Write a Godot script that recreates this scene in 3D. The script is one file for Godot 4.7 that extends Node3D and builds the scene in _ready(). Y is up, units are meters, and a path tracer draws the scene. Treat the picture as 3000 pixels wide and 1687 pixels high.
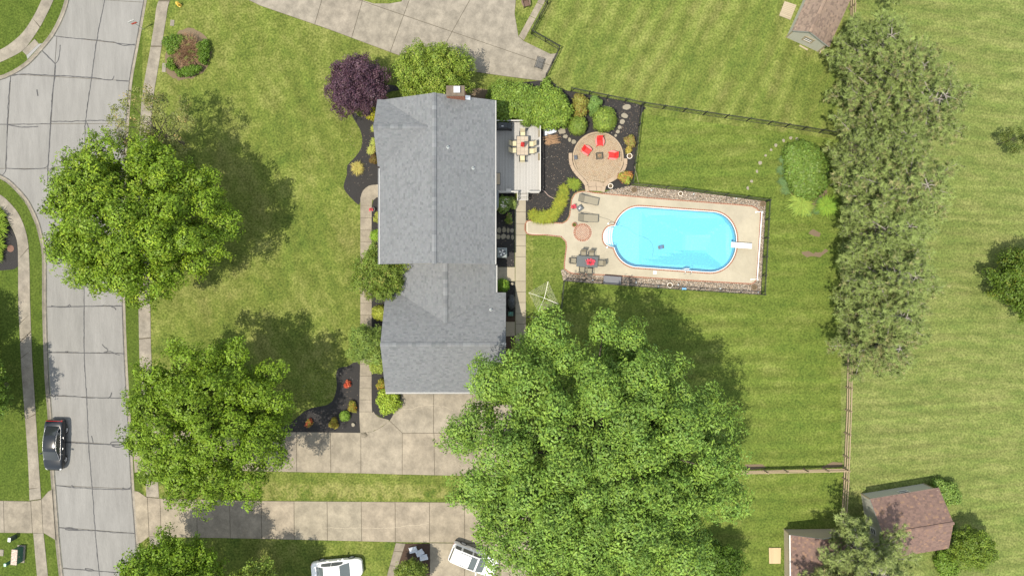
extends Node3D
# A suburban lot from above. World: x right, z towards the bottom of the plan, y up, metres.
# at(u, v, h): plan coordinates of the survey sheet (31 units a metre, datum in the middle) for a point h metres up.
const UNIT := 31.0
const DATUM := Vector2(1500.0, 843.5)
const FLIGHT := 66.0
const LAWN_Y := 0.0
const ROAD_Y := -0.10

var rng := RandomNumberGenerator.new()
var taken := {}
var M := {}
var T := {}

func at(u: float, v: float, h := 0.0) -> Vector3:
	var k := (1.0 - h / FLIGHT) / UNIT
	return Vector3((u - DATUM.x) * k, h, (v - DATUM.y) * k)

func a2(u: float, v: float, h := 0.0) -> Vector2:
	var p := at(u, v, h)
	return Vector2(p.x, p.z)

func plan(pts: Array) -> PackedVector2Array:
	var out := PackedVector2Array()
	for p in pts:
		out.append(a2(p[0], p[1]))
	return out

func rr(a: float, b: float) -> float:
	return rng.randf_range(a, b)

# ---------------------------------------------------------------- mesh collecting
class MB:
	var v := PackedVector3Array()
	var n := PackedVector3Array()
	var c := PackedColorArray()
	func size() -> int:
		return v.size()
	func trin(a: Vector3, b: Vector3, d: Vector3, na: Vector3, nb: Vector3, nd: Vector3, col := Color.WHITE) -> void:
		var g := (d - a).cross(b - a)
		if g.dot(na + nb + nd) < 0.0:
			v.append(a); v.append(d); v.append(b)
			n.append(na); n.append(nd); n.append(nb)
		else:
			v.append(a); v.append(b); v.append(d)
			n.append(na); n.append(nb); n.append(nd)
		c.append(col); c.append(col); c.append(col)
	func tri(a: Vector3, b: Vector3, d: Vector3, hint: Vector3, col := Color.WHITE) -> void:
		var g := (d - a).cross(b - a)
		if g.length_squared() < 1e-14:
			return
		g = g.normalized()
		if g.dot(hint) < 0.0:
			g = -g
		trin(a, b, d, g, g, g, col)
	func quad(a: Vector3, b: Vector3, d: Vector3, e: Vector3, hint: Vector3, col := Color.WHITE) -> void:
		tri(a, b, d, hint, col)
		tri(a, d, e, hint, col)
	func box(o: Vector3, s: Vector3, b := Basis(), col := Color.WHITE) -> void:
		var h := s * 0.5
		for ax in 3:
			for sg in [-1.0, 1.0]:
				var nn := Vector3.ZERO; nn[ax] = sg
				var p := Vector3.ZERO; p[(ax + 1) % 3] = 1.0
				var q := Vector3.ZERO; q[(ax + 2) % 3] = 1.0
				var f := nn * h
				var pp := p * h
				var qq := q * h
				quad(o + b * (f + pp + qq), o + b * (f + pp - qq), o + b * (f - pp - qq), o + b * (f - pp + qq), b * nn, col)
	# box with chamfered top edges
	func slabbox(o: Vector3, s: Vector3, ch: float, b := Basis(), col := Color.WHITE) -> void:
		var x := s.x * 0.5
		var y := s.y * 0.5
		var z := s.z * 0.5
		var lo := [Vector3(-x, -y, -z), Vector3(x, -y, -z), Vector3(x, -y, z), Vector3(-x, -y, z)]
		var mi := []
		var hi := []
		for p in lo:
			mi.append(Vector3(p.x, y - ch, p.z))
			hi.append(Vector3(p.x - signf(p.x) * ch, y, p.z - signf(p.z) * ch))
		quad(o + b * hi[0], o + b * hi[1], o + b * hi[2], o + b * hi[3], b * Vector3.UP, col)
		quad(o + b * lo[0], o + b * lo[1], o + b * lo[2], o + b * lo[3], b * Vector3.DOWN, col)
		for i in 4:
			var j := (i + 1) % 4
			var out: Vector3 = lo[i] + lo[j]
			out.y = 0.0
			quad(o + b * lo[i], o + b * lo[j], o + b * mi[j], o + b * mi[i], b * out, col)
			quad(o + b * mi[i], o + b * mi[j], o + b * hi[j], o + b * hi[i], b * (out.normalized() + Vector3.UP), col)
	func beam(p: Vector3, q: Vector3, w: float, h: float, col := Color.WHITE, up := Vector3.UP) -> void:
		var d := q - p
		if d.length() < 1e-5:
			return
		var z := d.normalized()
		var u := up
		if absf(z.dot(u)) > 0.98:
			u = Vector3.RIGHT
		var x := u.cross(z).normalized()
		var y := z.cross(x)
		box((p + q) * 0.5, Vector3(w, h, d.length()), Basis(x, y, z), col)
	func tube(pts: Array, rad: Array, sides := 6, col := Color.WHITE, cap := true) -> void:
		var rings := []
		var nrm := []
		for i in pts.size():
			var d: Vector3
			if i == 0:
				d = pts[1] - pts[0]
			elif i == pts.size() - 1:
				d = pts[i] - pts[i - 1]
			else:
				d = pts[i + 1] - pts[i - 1]
			d = d.normalized()
			var u := Vector3.UP if absf(d.y) < 0.9 else Vector3.RIGHT
			var x := u.cross(d).normalized()
			var y := d.cross(x)
			var ring := []
			var rn := []
			for k in sides:
				var a := TAU * k / sides
				var o := x * cos(a) + y * sin(a)
				ring.append(pts[i] + o * rad[i])
				rn.append(o)
			rings.append(ring)
			nrm.append(rn)
		for i in pts.size() - 1:
			for k in sides:
				var j := (k + 1) % sides
				trin(rings[i][k], rings[i][j], rings[i + 1][j], nrm[i][k], nrm[i][j], nrm[i + 1][j], col)
				trin(rings[i][k], rings[i + 1][j], rings[i + 1][k], nrm[i][k], nrm[i + 1][j], nrm[i + 1][k], col)
		if cap:
			for e in [0, pts.size() - 1]:
				var out: Vector3 = pts[e] - pts[1 if e == 0 else e - 1]
				for k in range(1, sides - 1):
					tri(rings[e][0], rings[e][k], rings[e][k + 1], out, col)
	func rod(p: Vector3, q: Vector3, r: float, sides := 6, col := Color.WHITE) -> void:
		tube([p, q], [r, r], sides, col)
	# turned profile [[radius, y], ...] round the vertical through o
	func lathe(o: Vector3, prof: Array, sides := 20, col := Color.WHITE, sx := 1.0, sz := 1.0) -> void:
		for i in prof.size() - 1:
			var r0: float = prof[i][0]
			var r1: float = prof[i + 1][0]
			var y0: float = prof[i][1]
			var y1: float = prof[i + 1][1]
			var sl := Vector2(y1 - y0, r0 - r1)
			sl = sl.normalized() if sl.length() > 0 else Vector2(1, 0)
			for k in sides:
				var a := TAU * k / sides
				var b := TAU * (k + 1) / sides
				var ca := Vector3(cos(a) * sx, 0, sin(a) * sz)
				var cb := Vector3(cos(b) * sx, 0, sin(b) * sz)
				var na := (Vector3(cos(a), 0, sin(a)) * sl.x + Vector3.UP * sl.y).normalized()
				var nb := (Vector3(cos(b), 0, sin(b)) * sl.x + Vector3.UP * sl.y).normalized()
				var p0 := o + ca * r0 + Vector3.UP * y0
				var p1 := o + cb * r0 + Vector3.UP * y0
				var p2 := o + cb * r1 + Vector3.UP * y1
				var p3 := o + ca * r1 + Vector3.UP * y1
				if r0 > 1e-4:
					trin(p0, p1, p2, na, nb, nb, col)
				if r1 > 1e-4:
					trin(p0, p2, p3, na, nb, na, col)
	# upright prism over a plan polygon
	func prism(poly: PackedVector2Array, y0: float, y1: float, col := Color.WHITE, ch := 0.0) -> void:
		var pg := poly
		if Geometry2D.is_polygon_clockwise(pg):
			pg = pg.duplicate()
			pg.reverse()
		var top := pg
		if ch > 0.0:
			var o := Geometry2D.offset_polygon(pg, -ch)
			if o.size() == 1 and o[0].size() == pg.size():
				# pair corners by nearest, keeps the chamfer even
				top = o[0]
				var best := 0
				for k in top.size():
					if top[k].distance_to(pg[0]) < top[best].distance_to(pg[0]):
						best = k
				var sh := PackedVector2Array()
				for k in top.size():
					sh.append(top[(best + k) % top.size()])
				if sh.size() > 1 and sh[1].distance_to(pg[1]) > sh[sh.size() - 1].distance_to(pg[1]):
					var s2 := PackedVector2Array([sh[0]])
					for k in range(sh.size() - 1, 0, -1):
						s2.append(sh[k])
					sh = s2
				top = sh
			else:
				ch = 0.0
		var idx := Geometry2D.triangulate_polygon(top)
		for i in range(0, idx.size(), 3):
			var a := top[idx[i]]
			var b := top[idx[i + 1]]
			var d := top[idx[i + 2]]
			tri(Vector3(a.x, y1, a.y), Vector3(b.x, y1, b.y), Vector3(d.x, y1, d.y), Vector3.UP, col)
		for i in pg.size():
			var p := pg[i]
			var q := pg[(i + 1) % pg.size()]
			var out := Vector3(q.y - p.y, 0, p.x - q.x)
			if Geometry2D.is_point_in_polygon((p + q) * 0.5 + Vector2(out.x, out.z).normalized() * 0.002, pg):
				out = -out
			var ym := y1 - ch
			if y0 < ym:
				quad(Vector3(p.x, y0, p.y), Vector3(q.x, y0, q.y), Vector3(q.x, ym, q.y), Vector3(p.x, ym, p.y), out, col)
			if ch > 0.0:
				var tp := top[i]
				var tq := top[(i + 1) % top.size()]
				quad(Vector3(p.x, ym, p.y), Vector3(q.x, ym, q.y), Vector3(tq.x, y1, tq.y), Vector3(tp.x, y1, tp.y), out.normalized() + Vector3.UP, col)
	func mesh() -> ArrayMesh:
		var arr := []
		arr.resize(Mesh.ARRAY_MAX)
		arr[Mesh.ARRAY_VERTEX] = v
		arr[Mesh.ARRAY_NORMAL] = n
		arr[Mesh.ARRAY_COLOR] = c
		var m := ArrayMesh.new()
		m.add_surface_from_arrays(Mesh.PRIMITIVE_TRIANGLES, arr)
		return m

# ---------------------------------------------------------------- scene tree helpers
func numbered(called: String) -> String:
	if not taken.has(called):
		taken[called] = 0
		return called
	taken[called] += 1
	return "%s_%03d" % [called, taken[called]]

func tag(o: Node, label: String, category := "", group := "", kind := "") -> Node:
	if label: o.set_meta("label", label)
	if category: o.set_meta("category", category)
	if group: o.set_meta("group", group)
	if kind: o.set_meta("kind", kind)
	return o

func thing(called: String, label: String, category: String, where := Vector3.ZERO, turn := 0.0, group := "") -> Node3D:
	var o := Node3D.new()
	o.name = numbered(called)
	add_child(o)
	o.position = where
	o.rotation.y = turn
	tag(o, label, category, group)
	return o

func struct(called: String, label := "") -> Node3D:
	var o := Node3D.new()
	o.name = numbered(called)
	add_child(o)
	tag(o, label, "", "", "structure")
	return o

func part(parent: Node, called: String, mesh: Mesh, m: Material, where := Vector3.ZERO, b := Basis()) -> MeshInstance3D:
	var o := MeshInstance3D.new()
	o.name = called
	o.mesh = mesh
	o.material_override = m
	parent.add_child(o, true)
	o.transform = Transform3D(b, where)
	return o

func swarm(parent: Node, called: String, mesh: Mesh, m: Material, xf: Array, cols: Array) -> MultiMeshInstance3D:
	var mm := MultiMesh.new()
	mm.transform_format = MultiMesh.TRANSFORM_3D
	mm.use_colors = true
	mm.mesh = mesh
	mm.instance_count = xf.size()
	for i in xf.size():
		mm.set_instance_transform(i, xf[i])
		mm.set_instance_color(i, cols[i])
	var o := MultiMeshInstance3D.new()
	o.name = called
	o.multimesh = mm
	o.material_override = m
	parent.add_child(o, true)
	return o

func copy_of(o: Node3D, label: String, where: Vector3, turn := 0.0) -> Node3D:
	var d: Node3D = o.duplicate()
	var base := String(o.name)
	if base.length() > 4 and base.substr(base.length() - 4, 1) == "_" and base.right(3).is_valid_int():
		base = base.left(base.length() - 4)
	d.name = numbered(base)
	add_child(d)
	d.position = where
	d.rotation.y = turn
	d.set_meta("label", label)
	return d

# ---------------------------------------------------------------- materials
func lin(r: float, g: float, b: float) -> Color:
	return Color(r, g, b).linear_to_srgb()

func noise_tex(key: String, size: int, freq: float, lo: float, hi: float, sd: int, oct := 6, gain := 0.55, kind := FastNoiseLite.TYPE_SIMPLEX_SMOOTH, as_normal := false, bump := 4.0) -> NoiseTexture2D:
	if T.has(key):
		return T[key]
	var f := FastNoiseLite.new()
	f.seed = sd
	f.noise_type = kind
	f.frequency = freq
	f.fractal_octaves = oct
	f.fractal_gain = gain
	var t := NoiseTexture2D.new()
	t.width = size
	t.height = size
	t.seamless = true
	t.noise = f
	if as_normal:
		t.as_normal_map = true
		t.bump_strength = bump
	else:
		var r := Gradient.new()
		r.set_color(0, Color(lo, lo, lo))
		r.set_color(1, Color(hi, hi, hi))
		t.color_ramp = r
	T[key] = t
	return t

# a plain or textured material; tile is the metres one texture repeat covers
func mat(key: String, col := Color.WHITE, rough := 0.8, tex: Texture2D = null, tile := 4.0, nrm: Texture2D = null, nscale := 1.0, opt := {}) -> StandardMaterial3D:
	if M.has(key):
		return M[key]
	var m := StandardMaterial3D.new()
	m.resource_name = key
	m.albedo_color = col
	m.roughness = rough
	m.vertex_color_use_as_albedo = true
	if tex or nrm:
		m.uv1_triplanar = true
		m.uv1_world_triplanar = not opt.get("own", false)
		m.uv1_scale = Vector3.ONE / tile
		m.uv1_triplanar_sharpness = 4.0
	if tex:
		m.albedo_texture = tex
	if nrm:
		m.normal_enabled = true
		m.normal_texture = nrm
		m.normal_scale = nscale
	if opt.has("metal"): m.metallic = opt.metal
	if opt.has("spec"): m.metallic_specular = opt.spec
	if opt.has("coat"):
		m.clearcoat_enabled = true
		m.clearcoat = opt.coat
		m.clearcoat_roughness = 0.05
	if opt.has("back"):
		m.backlight_enabled = true
		m.backlight = opt.back
	if opt.has("alpha"):
		m.transparency = BaseMaterial3D.TRANSPARENCY_ALPHA
		m.albedo_color.a = opt.alpha
	M[key] = m
	return m

# ---------------------------------------------------------------- plan geometry
func cut(polys: Array, p: Vector2, q: Vector2) -> Array:
	var d := (q - p).normalized()
	var s := Vector2(-d.y, d.x)
	var L := 500.0
	var out := []
	for sg in [-1.0, 1.0]:
		var half := PackedVector2Array([p - d * L, p + d * L, p + d * L + s * sg * L, p - d * L + s * sg * L])
		for pg in polys:
			for r in Geometry2D.intersect_polygons(pg, half):
				if r.size() >= 3 and not Geometry2D.is_polygon_clockwise(r) or r.size() >= 3:
					if absf(area(r)) > 0.02:
						out.append(r)
	return out

func area(p: PackedVector2Array) -> float:
	var s := 0.0
	for i in p.size():
		var q := p[(i + 1) % p.size()]
		s += p[i].x * q.y - q.x * p[i].y
	return s * 0.5

# concrete laid in panels: outline split along lines, a real open joint between the panels
func paved(parent: Node, called: String, outline: PackedVector2Array, lines: Array, top: float, m: Material, tone: Color, spread := 0.05, gap := 0.02, thick := 0.1) -> void:
	var polys := [outline]
	for l in lines:
		polys = cut(polys, a2(l[0], l[1]), a2(l[2], l[3]))
	for pg in polys:
		for o in Geometry2D.offset_polygon(pg, -gap):
			if o.size() < 3 or absf(area(o)) < 0.03:
				continue
			var b := MB.new()
			var k := 1.0 + rr(-spread, spread)
			b.prism(o, top - thick, top, Color(tone.r * k, tone.g * k, tone.b * k * (1.0 + rr(-0.02, 0.02))), 0.012)
			part(parent, called, b.mesh(), m)

func sheet(parent: Node, called: String, outline: PackedVector2Array, y0: float, y1: float, m: Material, col := Color.WHITE) -> MeshInstance3D:
	var b := MB.new()
	b.prism(outline, y0, y1, col)
	return part(parent, called, b.mesh(), m)

func smooth_line(pts: PackedVector2Array, closed: bool, step := 0.25) -> PackedVector2Array:
	var out := PackedVector2Array()
	var n := pts.size()
	var last := n if closed else n - 1
	for i in last:
		var p0 := pts[(i - 1 + n) % n] if closed or i > 0 else pts[i]
		var p1 := pts[i]
		var p2 := pts[(i + 1) % n]
		var p3 := pts[(i + 2) % n] if closed or i + 2 < n else p2
		var k := maxi(1, int(p1.distance_to(p2) / step))
		for j in k:
			out.append(p1.cubic_interpolate(p2, p0, p3, float(j) / k))
	if not closed:
		out.append(pts[n - 1])
	return out

func along(pts: PackedVector2Array, step: float, closed := false) -> Array:
	# [[point, direction], ...] at even steps
	var out := []
	var n := pts.size()
	var total := 0.0
	for i in (n if closed else n - 1):
		total += pts[i].distance_to(pts[(i + 1) % n])
	var k := maxi(1, int(round(total / step)))
	var want := 0.0
	var run := 0.0
	var ss := total / k
	for i in (n if closed else n - 1):
		var p := pts[i]
		var q := pts[(i + 1) % n]
		var L := p.distance_to(q)
		if L < 1e-6:
			continue
		while want + ss * 0.5 <= run + L and out.size() < k:
			var t := (want + ss * 0.5 - run) / L
			out.append([p.lerp(q, t), (q - p) / L, ss])
			want += ss
		run += L
	return out

func _ready() -> void:
	rng.seed = 7
	var cam := Camera3D.new()
	cam.name = "camera"
	add_child(cam)
	cam.position = Vector3(0, FLIGHT, 0)
	cam.rotation_degrees = Vector3(-90, 0, 0)
	cam.fov = 44.81
	cam.near = 0.5
	cam.far = 900.0
	cam.current = true
	var we := WorldEnvironment.new()
	we.name = "world_environment"
	var env := Environment.new()
	env.background_mode = Environment.BG_SKY
	var sky := Sky.new()
	var sm := ProceduralSkyMaterial.new()
	sm.sky_top_color = Color(0.645, 0.675, 0.71)
	sm.sky_horizon_color = Color(0.86, 0.87, 0.87)
	sm.ground_bottom_color = Color(0.32, 0.34, 0.26)
	sm.ground_horizon_color = Color(0.62, 0.66, 0.66)
	sm.sky_curve = 0.18
	sm.energy_multiplier = 1.0
	sky.sky_material = sm
	env.sky = sky
	env.background_energy_multiplier = 1.3
	env.tonemap_mode = Environment.TONE_MAPPER_LINEAR
	env.tonemap_exposure = 1.98
	env.sdfgi_enabled = true
	env.ssao_enabled = true
	env.ssil_enabled = true
	we.environment = env
	add_child(we)
	var sun := DirectionalLight3D.new()
	sun.name = "sun"
	sun.light_energy = 1.16
	sun.light_color = Color(1.0, 0.955, 0.88)
	sun.light_angular_distance = 0.6
	sun.shadow_enabled = true
	add_child(sun)
	# a metre of height throws its shadow 0.33 m right and 0.24 m up the plan
	sun.look_at_from_position(Vector3.ZERO, Vector3(0.33, -1.0, -0.24), Vector3.FORWARD)
	make_materials()
	print("materials ", Time.get_ticks_msec())
	build_ground()
	build_road()
	build_walks()
	build_beds()
	build_pool()
	build_patio()
	print("setting ", Time.get_ticks_msec())
	build_house()
	build_sheds()
	build_deck()
	print("buildings ", Time.get_ticks_msec())
	build_fences()
	build_furniture()
	build_cars()
	build_small()
	print("things ", Time.get_ticks_msec())
	build_trees()
	build_shrubs()
	build_litter()
	print("plants ", Time.get_ticks_msec(), " leaf faces ", leaf_faces)

func make_materials() -> void:
	var conc := noise_tex("t_conc", 1024, 0.006, 0.70, 1.0, 3, 8, 0.72)
	var soft := noise_tex("t_soft", 1024, 0.005, 0.87, 1.0, 4, 8, 0.72)
	var grain := noise_tex("t_grain", 512, 0.05, 0.74, 1.0, 5, 5, 0.7)
	var rough_n := noise_tex("t_rough_n", 512, 0.08, 0, 1, 9, 4, 0.6, FastNoiseLite.TYPE_SIMPLEX_SMOOTH, true, 3.0)
	mat("road", lin(0.198, 0.197, 0.192), 0.95, soft, 22.0, rough_n, 0.35)
	M.road.uv1_scale = Vector3(1.0 / 7.0, 1.0 / 7.0, 1.0 / 40.0)
	mat("concrete", lin(0.302, 0.270, 0.216), 0.93, conc, 13.0, rough_n, 0.3)
	mat("concrete_old", lin(0.262, 0.238, 0.198), 0.94, conc, 9.0, rough_n, 0.3)
	mat("deck_concrete", lin(0.345, 0.315, 0.245), 0.9, soft, 26.0, rough_n, 0.2)
	mat("joint_soil", lin(0.10, 0.085, 0.06), 1.0, grain, 1.0)
	mat("tar", lin(0.05, 0.052, 0.058), 0.75, grain, 0.6)
	mat("mulch", lin(0.066, 0.063, 0.064), 1.0, noise_tex("t_mulch", 512, 0.07, 0.25, 1.0, 21, 5, 0.75), 1.6, noise_tex("t_mulch_n", 512, 0.09, 0, 1, 22, 4, 0.7, FastNoiseLite.TYPE_CELLULAR, true, 8.0), 1.0)
	mat("brown_mulch", lin(0.12, 0.075, 0.05), 1.0, noise_tex("t_mulch", 512, 0.07, 0.25, 1.0, 21, 5, 0.75), 1.3)
	mat("bare_soil", lin(0.165, 0.125, 0.080), 1.0, grain, 1.2)
	mat("gravel_bed", lin(0.20, 0.165, 0.125), 1.0, noise_tex("t_gravel", 512, 0.11, 0.4, 1.0, 31, 3, 0.7, FastNoiseLite.TYPE_CELLULAR), 1.4)
	mat("pebble", Color.WHITE, 0.8)
	mat("paver", lin(0.385, 0.305, 0.215), 0.92, grain, 1.1, rough_n, 0.3)
	mat("wall_stone", lin(0.38, 0.30, 0.22), 0.92, grain, 1.4, rough_n, 0.4)
	mat("brick", lin(0.30, 0.13, 0.080), 0.9, grain, 0.7, rough_n, 0.4)
	mat("mortar", lin(0.50, 0.45, 0.37), 0.95, grain, 0.8)
	mat("stone", lin(0.28, 0.255, 0.20), 0.92, grain, 0.9, rough_n, 0.8)
	mat("shingle", lin(0.92, 0.94, 0.97), 0.95, grain, 0.8, rough_n, 0.5)
	mat("brown_shingle", lin(0.90, 0.90, 0.90), 0.95, grain, 0.8, rough_n, 0.5)
	mat("white_paint", lin(0.55, 0.55, 0.55), 0.5)
	mat("trim_grey", lin(0.30, 0.31, 0.32), 0.5)
	mat("siding", lin(0.62, 0.58, 0.50), 0.7)
	mat("shed_siding", lin(0.50, 0.50, 0.44), 0.75, grain, 1.2)
	mat("shed_trim", lin(0.26, 0.22, 0.15), 0.75)
	mat("tan_siding", lin(0.44, 0.38, 0.28), 0.75, grain, 1.2)
	mat("deck_board", lin(0.375, 0.37, 0.36), 0.75, noise_tex("t_board", 512, 0.03, 0.84, 1.0, 41, 5, 0.6), 1.5)
	mat("rail_white", lin(0.40, 0.395, 0.38), 0.6)
	mat("raw_wood", lin(0.40, 0.34, 0.245), 0.85, grain, 0.8)
	mat("fence_wood", lin(0.34, 0.27, 0.175), 0.9, grain, 0.8)
	mat("black_metal", lin(0.022, 0.024, 0.026), 0.45, null, 1, null, 1, {"metal": 0.3})
	mat("dark_metal", lin(0.07, 0.075, 0.08), 0.5, null, 1, null, 1, {"metal": 0.4})
	mat("bright_metal", lin(0.62, 0.63, 0.65), 0.35, null, 1, null, 1, {"metal": 0.7})
	mat("grey_metal", lin(0.34, 0.37, 0.38), 0.5, null, 1, null, 1, {"metal": 0.3})
	mat("aluminium", lin(0.72, 0.71, 0.68), 0.4, null, 1, null, 1, {"metal": 0.3})
	mat("red_plastic", lin(0.62, 0.022, 0.022), 0.55)
	mat("red_cloth", lin(0.60, 0.035, 0.035), 0.9)
	mat("pink_petal", lin(0.70, 0.10, 0.15), 0.8)
	mat("cream_sling", lin(0.56, 0.51, 0.345), 0.85, grain, 0.4)
	mat("taupe_sling", lin(0.245, 0.225, 0.17), 0.85, grain, 0.3)
	mat("slate_top", lin(0.10, 0.12, 0.135), 0.6, noise_tex("t_slate", 256, 0.06, 0.55, 1.0, 51, 4), 0.8)
	mat("tile_top", lin(0.42, 0.36, 0.285), 0.55, grain, 0.6)
	mat("black_cover", lin(0.028, 0.033, 0.038), 0.65, null, 1, rough_n, 0.3)
	mat("charcoal_plastic", lin(0.055, 0.06, 0.07), 0.5)
	mat("box_plastic", lin(0.10, 0.105, 0.12), 0.55)
	mat("green_metal", lin(0.035, 0.10, 0.075), 0.5)
	mat("terracotta", lin(0.32, 0.13, 0.08), 0.85)
	mat("white_pot", lin(0.66, 0.62, 0.55), 0.7)
	mat("barrel_wood", lin(0.22, 0.15, 0.09), 0.85, grain, 0.4)
	mat("potting_soil", lin(0.12, 0.09, 0.055), 1.0, grain, 0.5)
	mat("liner", lin(0.095, 0.55, 0.77), 0.6, noise_tex("t_liner", 512, 0.035, 0.78, 1.0, 61, 3, 0.5, FastNoiseLite.TYPE_CELLULAR), 3.0)
	mat("pool_white", lin(0.62, 0.62, 0.61), 0.4)
	mat("water", Color(1, 1, 1), 0.02, null, 3.0, noise_tex("t_water_n", 512, 0.02, 0, 1, 71, 4, 0.5, FastNoiseLite.TYPE_SIMPLEX_SMOOTH, true, 3.0), 0.35, {"alpha": 0.03})
	mat("tarp", lin(0.48, 0.52, 0.58), 0.5)
	mat("twig", lin(0.30, 0.19, 0.11), 0.9)
	mat("bark", lin(0.16, 0.13, 0.105), 0.95, noise_tex("t_bark", 256, 0.06, 0.45, 1.0, 81, 5, 0.7), 0.9)
	mat("pale_bark", lin(0.50, 0.46, 0.42), 0.95, noise_tex("t_bark", 256, 0.06, 0.45, 1.0, 81, 5, 0.7), 0.9)
	mat("glass_dark", lin(0.02, 0.024, 0.026), 0.04, null, 1, null, 1, {"spec": 0.6})
	mat("car_glass", lin(0.075, 0.092, 0.096), 0.05, null, 1, null, 1, {"spec": 0.6})
	mat("red_faded", lin(0.56, 0.13, 0.13), 0.5)
	mat("rubber", lin(0.02, 0.02, 0.02), 0.85)
	mat("leaf", Color.WHITE, 0.5, null, 1, null, 1, {"back": Color(0.40, 0.44, 0.12), "spec": 0.32})
	mat("needle", Color.WHITE, 0.75, null, 1, null, 1, {"back": Color(0.50, 0.53, 0.28), "spec": 0.25})
	mat("blade", Color.WHITE, 0.7, null, 1, null, 1, {"back": Color(0.30, 0.33, 0.12), "spec": 0.3})
	mat("litter", Color.WHITE, 0.9)

# ---------------------------------------------------------------- ground
# Lawn colour: grass with dry patches, clover-green patches and the lanes the mower left, in metres on the ground.
func lawn_texture() -> ImageTexture:
	var W := 2048
	var H := 1152
	var n1 := FastNoiseLite.new(); n1.seed = 11; n1.frequency = 0.16; n1.fractal_octaves = 4; n1.fractal_gain = 0.55
	var n2 := FastNoiseLite.new(); n2.seed = 12; n2.frequency = 0.75; n2.fractal_octaves = 4; n2.fractal_gain = 0.7
	var n3 := FastNoiseLite.new(); n3.seed = 13; n3.frequency = 4.0; n3.fractal_octaves = 3; n3.fractal_gain = 0.8
	var n4 := FastNoiseLite.new(); n4.seed = 14; n4.frequency = 0.055; n4.fractal_octaves = 3
	var data := PackedByteArray()
	data.resize(W * H * 3)
	var dirs := [Vector2(0.80, 0.60), Vector2(-0.42, 0.9), Vector2(0.03, 1.0), Vector2(0.12, 0.99)]
	var i := 0
	for py in H:
		var z := (py + 0.5) / H * 58.5 - 29.25
		for px in W:
			var x := (px + 0.5) / W * 104.0 - 52.0
			var a := n1.get_noise_2d(x, z)
			var b := n2.get_noise_2d(x, z)
			var f := n3.get_noise_2d(x, z)
			var w := n4.get_noise_2d(x, z)
			# which lawn: 0 front, 1 top right, 2 behind the pool, 3 far right, 4 street verges
			var stripe := 0.0
			var dry := a * 0.60 + b * 0.45 + f * 0.42
			var r := 0.0
			var g := 0.0
			var bl := 0.0
			if x < -35.0:
				r = 0.056; g = 0.083; bl = 0.012; dry = dry * 0.5 - 0.10
			elif x > 31.2 + w * 0.5:
				var q := (z * 0.98 + x * 0.14 * clampf(z * 0.06, -1.0, 1.6))
				stripe = n2.get_noise_2d(x * 0.06, q * 1.5) * 1.5 + sin(q * 3.6 + w * 6.0 + a * 2.0) * 0.35
				r = 0.101; g = 0.130; bl = 0.033
				var e := n2.get_noise_2d(x * 0.22 + z * 0.05, z * 1.1 - x * 0.10)
				dry = dry * 0.45 + e * 0.55 + 0.10
			elif z < -16.5 + (x - 12.0) * 0.13 and x > 2.0:
				stripe = sin((x * 0.90 + z * 0.44) * 3.1 + w * 4.0) * smoothstep(-0.35, 0.4, a + 0.25)
				r = 0.094; g = 0.121; bl = 0.024
				dry = dry * 0.75 + n2.get_noise_2d((x * 0.90 + z * 0.44) * 1.3, (z * 0.90 - x * 0.44) * 0.2) * 0.40 + 0.03
			elif x > 2.0:
				stripe = sin((z * 1.0 + x * 0.03) * 4.1 + w * 1.2) * (0.5 + 0.9 * a) + n2.get_noise_2d(x * 0.05, z * 1.8) * 0.9
				if x < 12.5 and z < 6.0:
					stripe = 0.0
				r = 0.085; g = 0.117; bl = 0.020
				dry = dry * 0.6 + n2.get_noise_2d(x * 0.25, z * 1.1) * 0.35 - 0.05
			else:
				var d := n1.get_noise_2d(x * 0.35 + z * 0.9, (z * 0.35 - x * 0.9) * 3.5)
				stripe = d * 1.5
				r = 0.090; g = 0.116; bl = 0.021
				dry += 0.04
				if z > 16.5 and x < -1.0:
					# the strip between the drives, thin and worn along its lower half
					var k := smoothstep(18.2, 19.0, z) * (1.0 - smoothstep(19.6, 20.2, z))
					dry += 1.1 * k * (0.45 + b) - 0.1
			var k2 := clampf(dry, -0.6, 0.8)
			if k2 > 0.0:
				r += k2 * 0.080; g += k2 * 0.054; bl += k2 * 0.036
			else:
				r *= 1.0 + k2 * 0.62; g *= 1.0 + k2 * 0.36; bl *= 1.0 + k2 * 0.5
			var m := (1.0 + stripe * 0.14) * (1.0 + f * 0.70 + b * 0.16)
			data[i] = int(clampf(pow(clampf(r * m, 0.0, 1.0), 1.0 / 2.2) * 255.0, 0, 255))
			data[i + 1] = int(clampf(pow(clampf(g * m * (1.0 + stripe * 0.02), 0.0, 1.0), 1.0 / 2.2) * 255.0, 0, 255))
			data[i + 2] = int(clampf(pow(clampf(bl * m, 0.0, 1.0), 1.0 / 2.2) * 255.0, 0, 255))
			i += 3
	return ImageTexture.create_from_image(Image.create_from_data(W, H, false, Image.FORMAT_RGB8, data))

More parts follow.
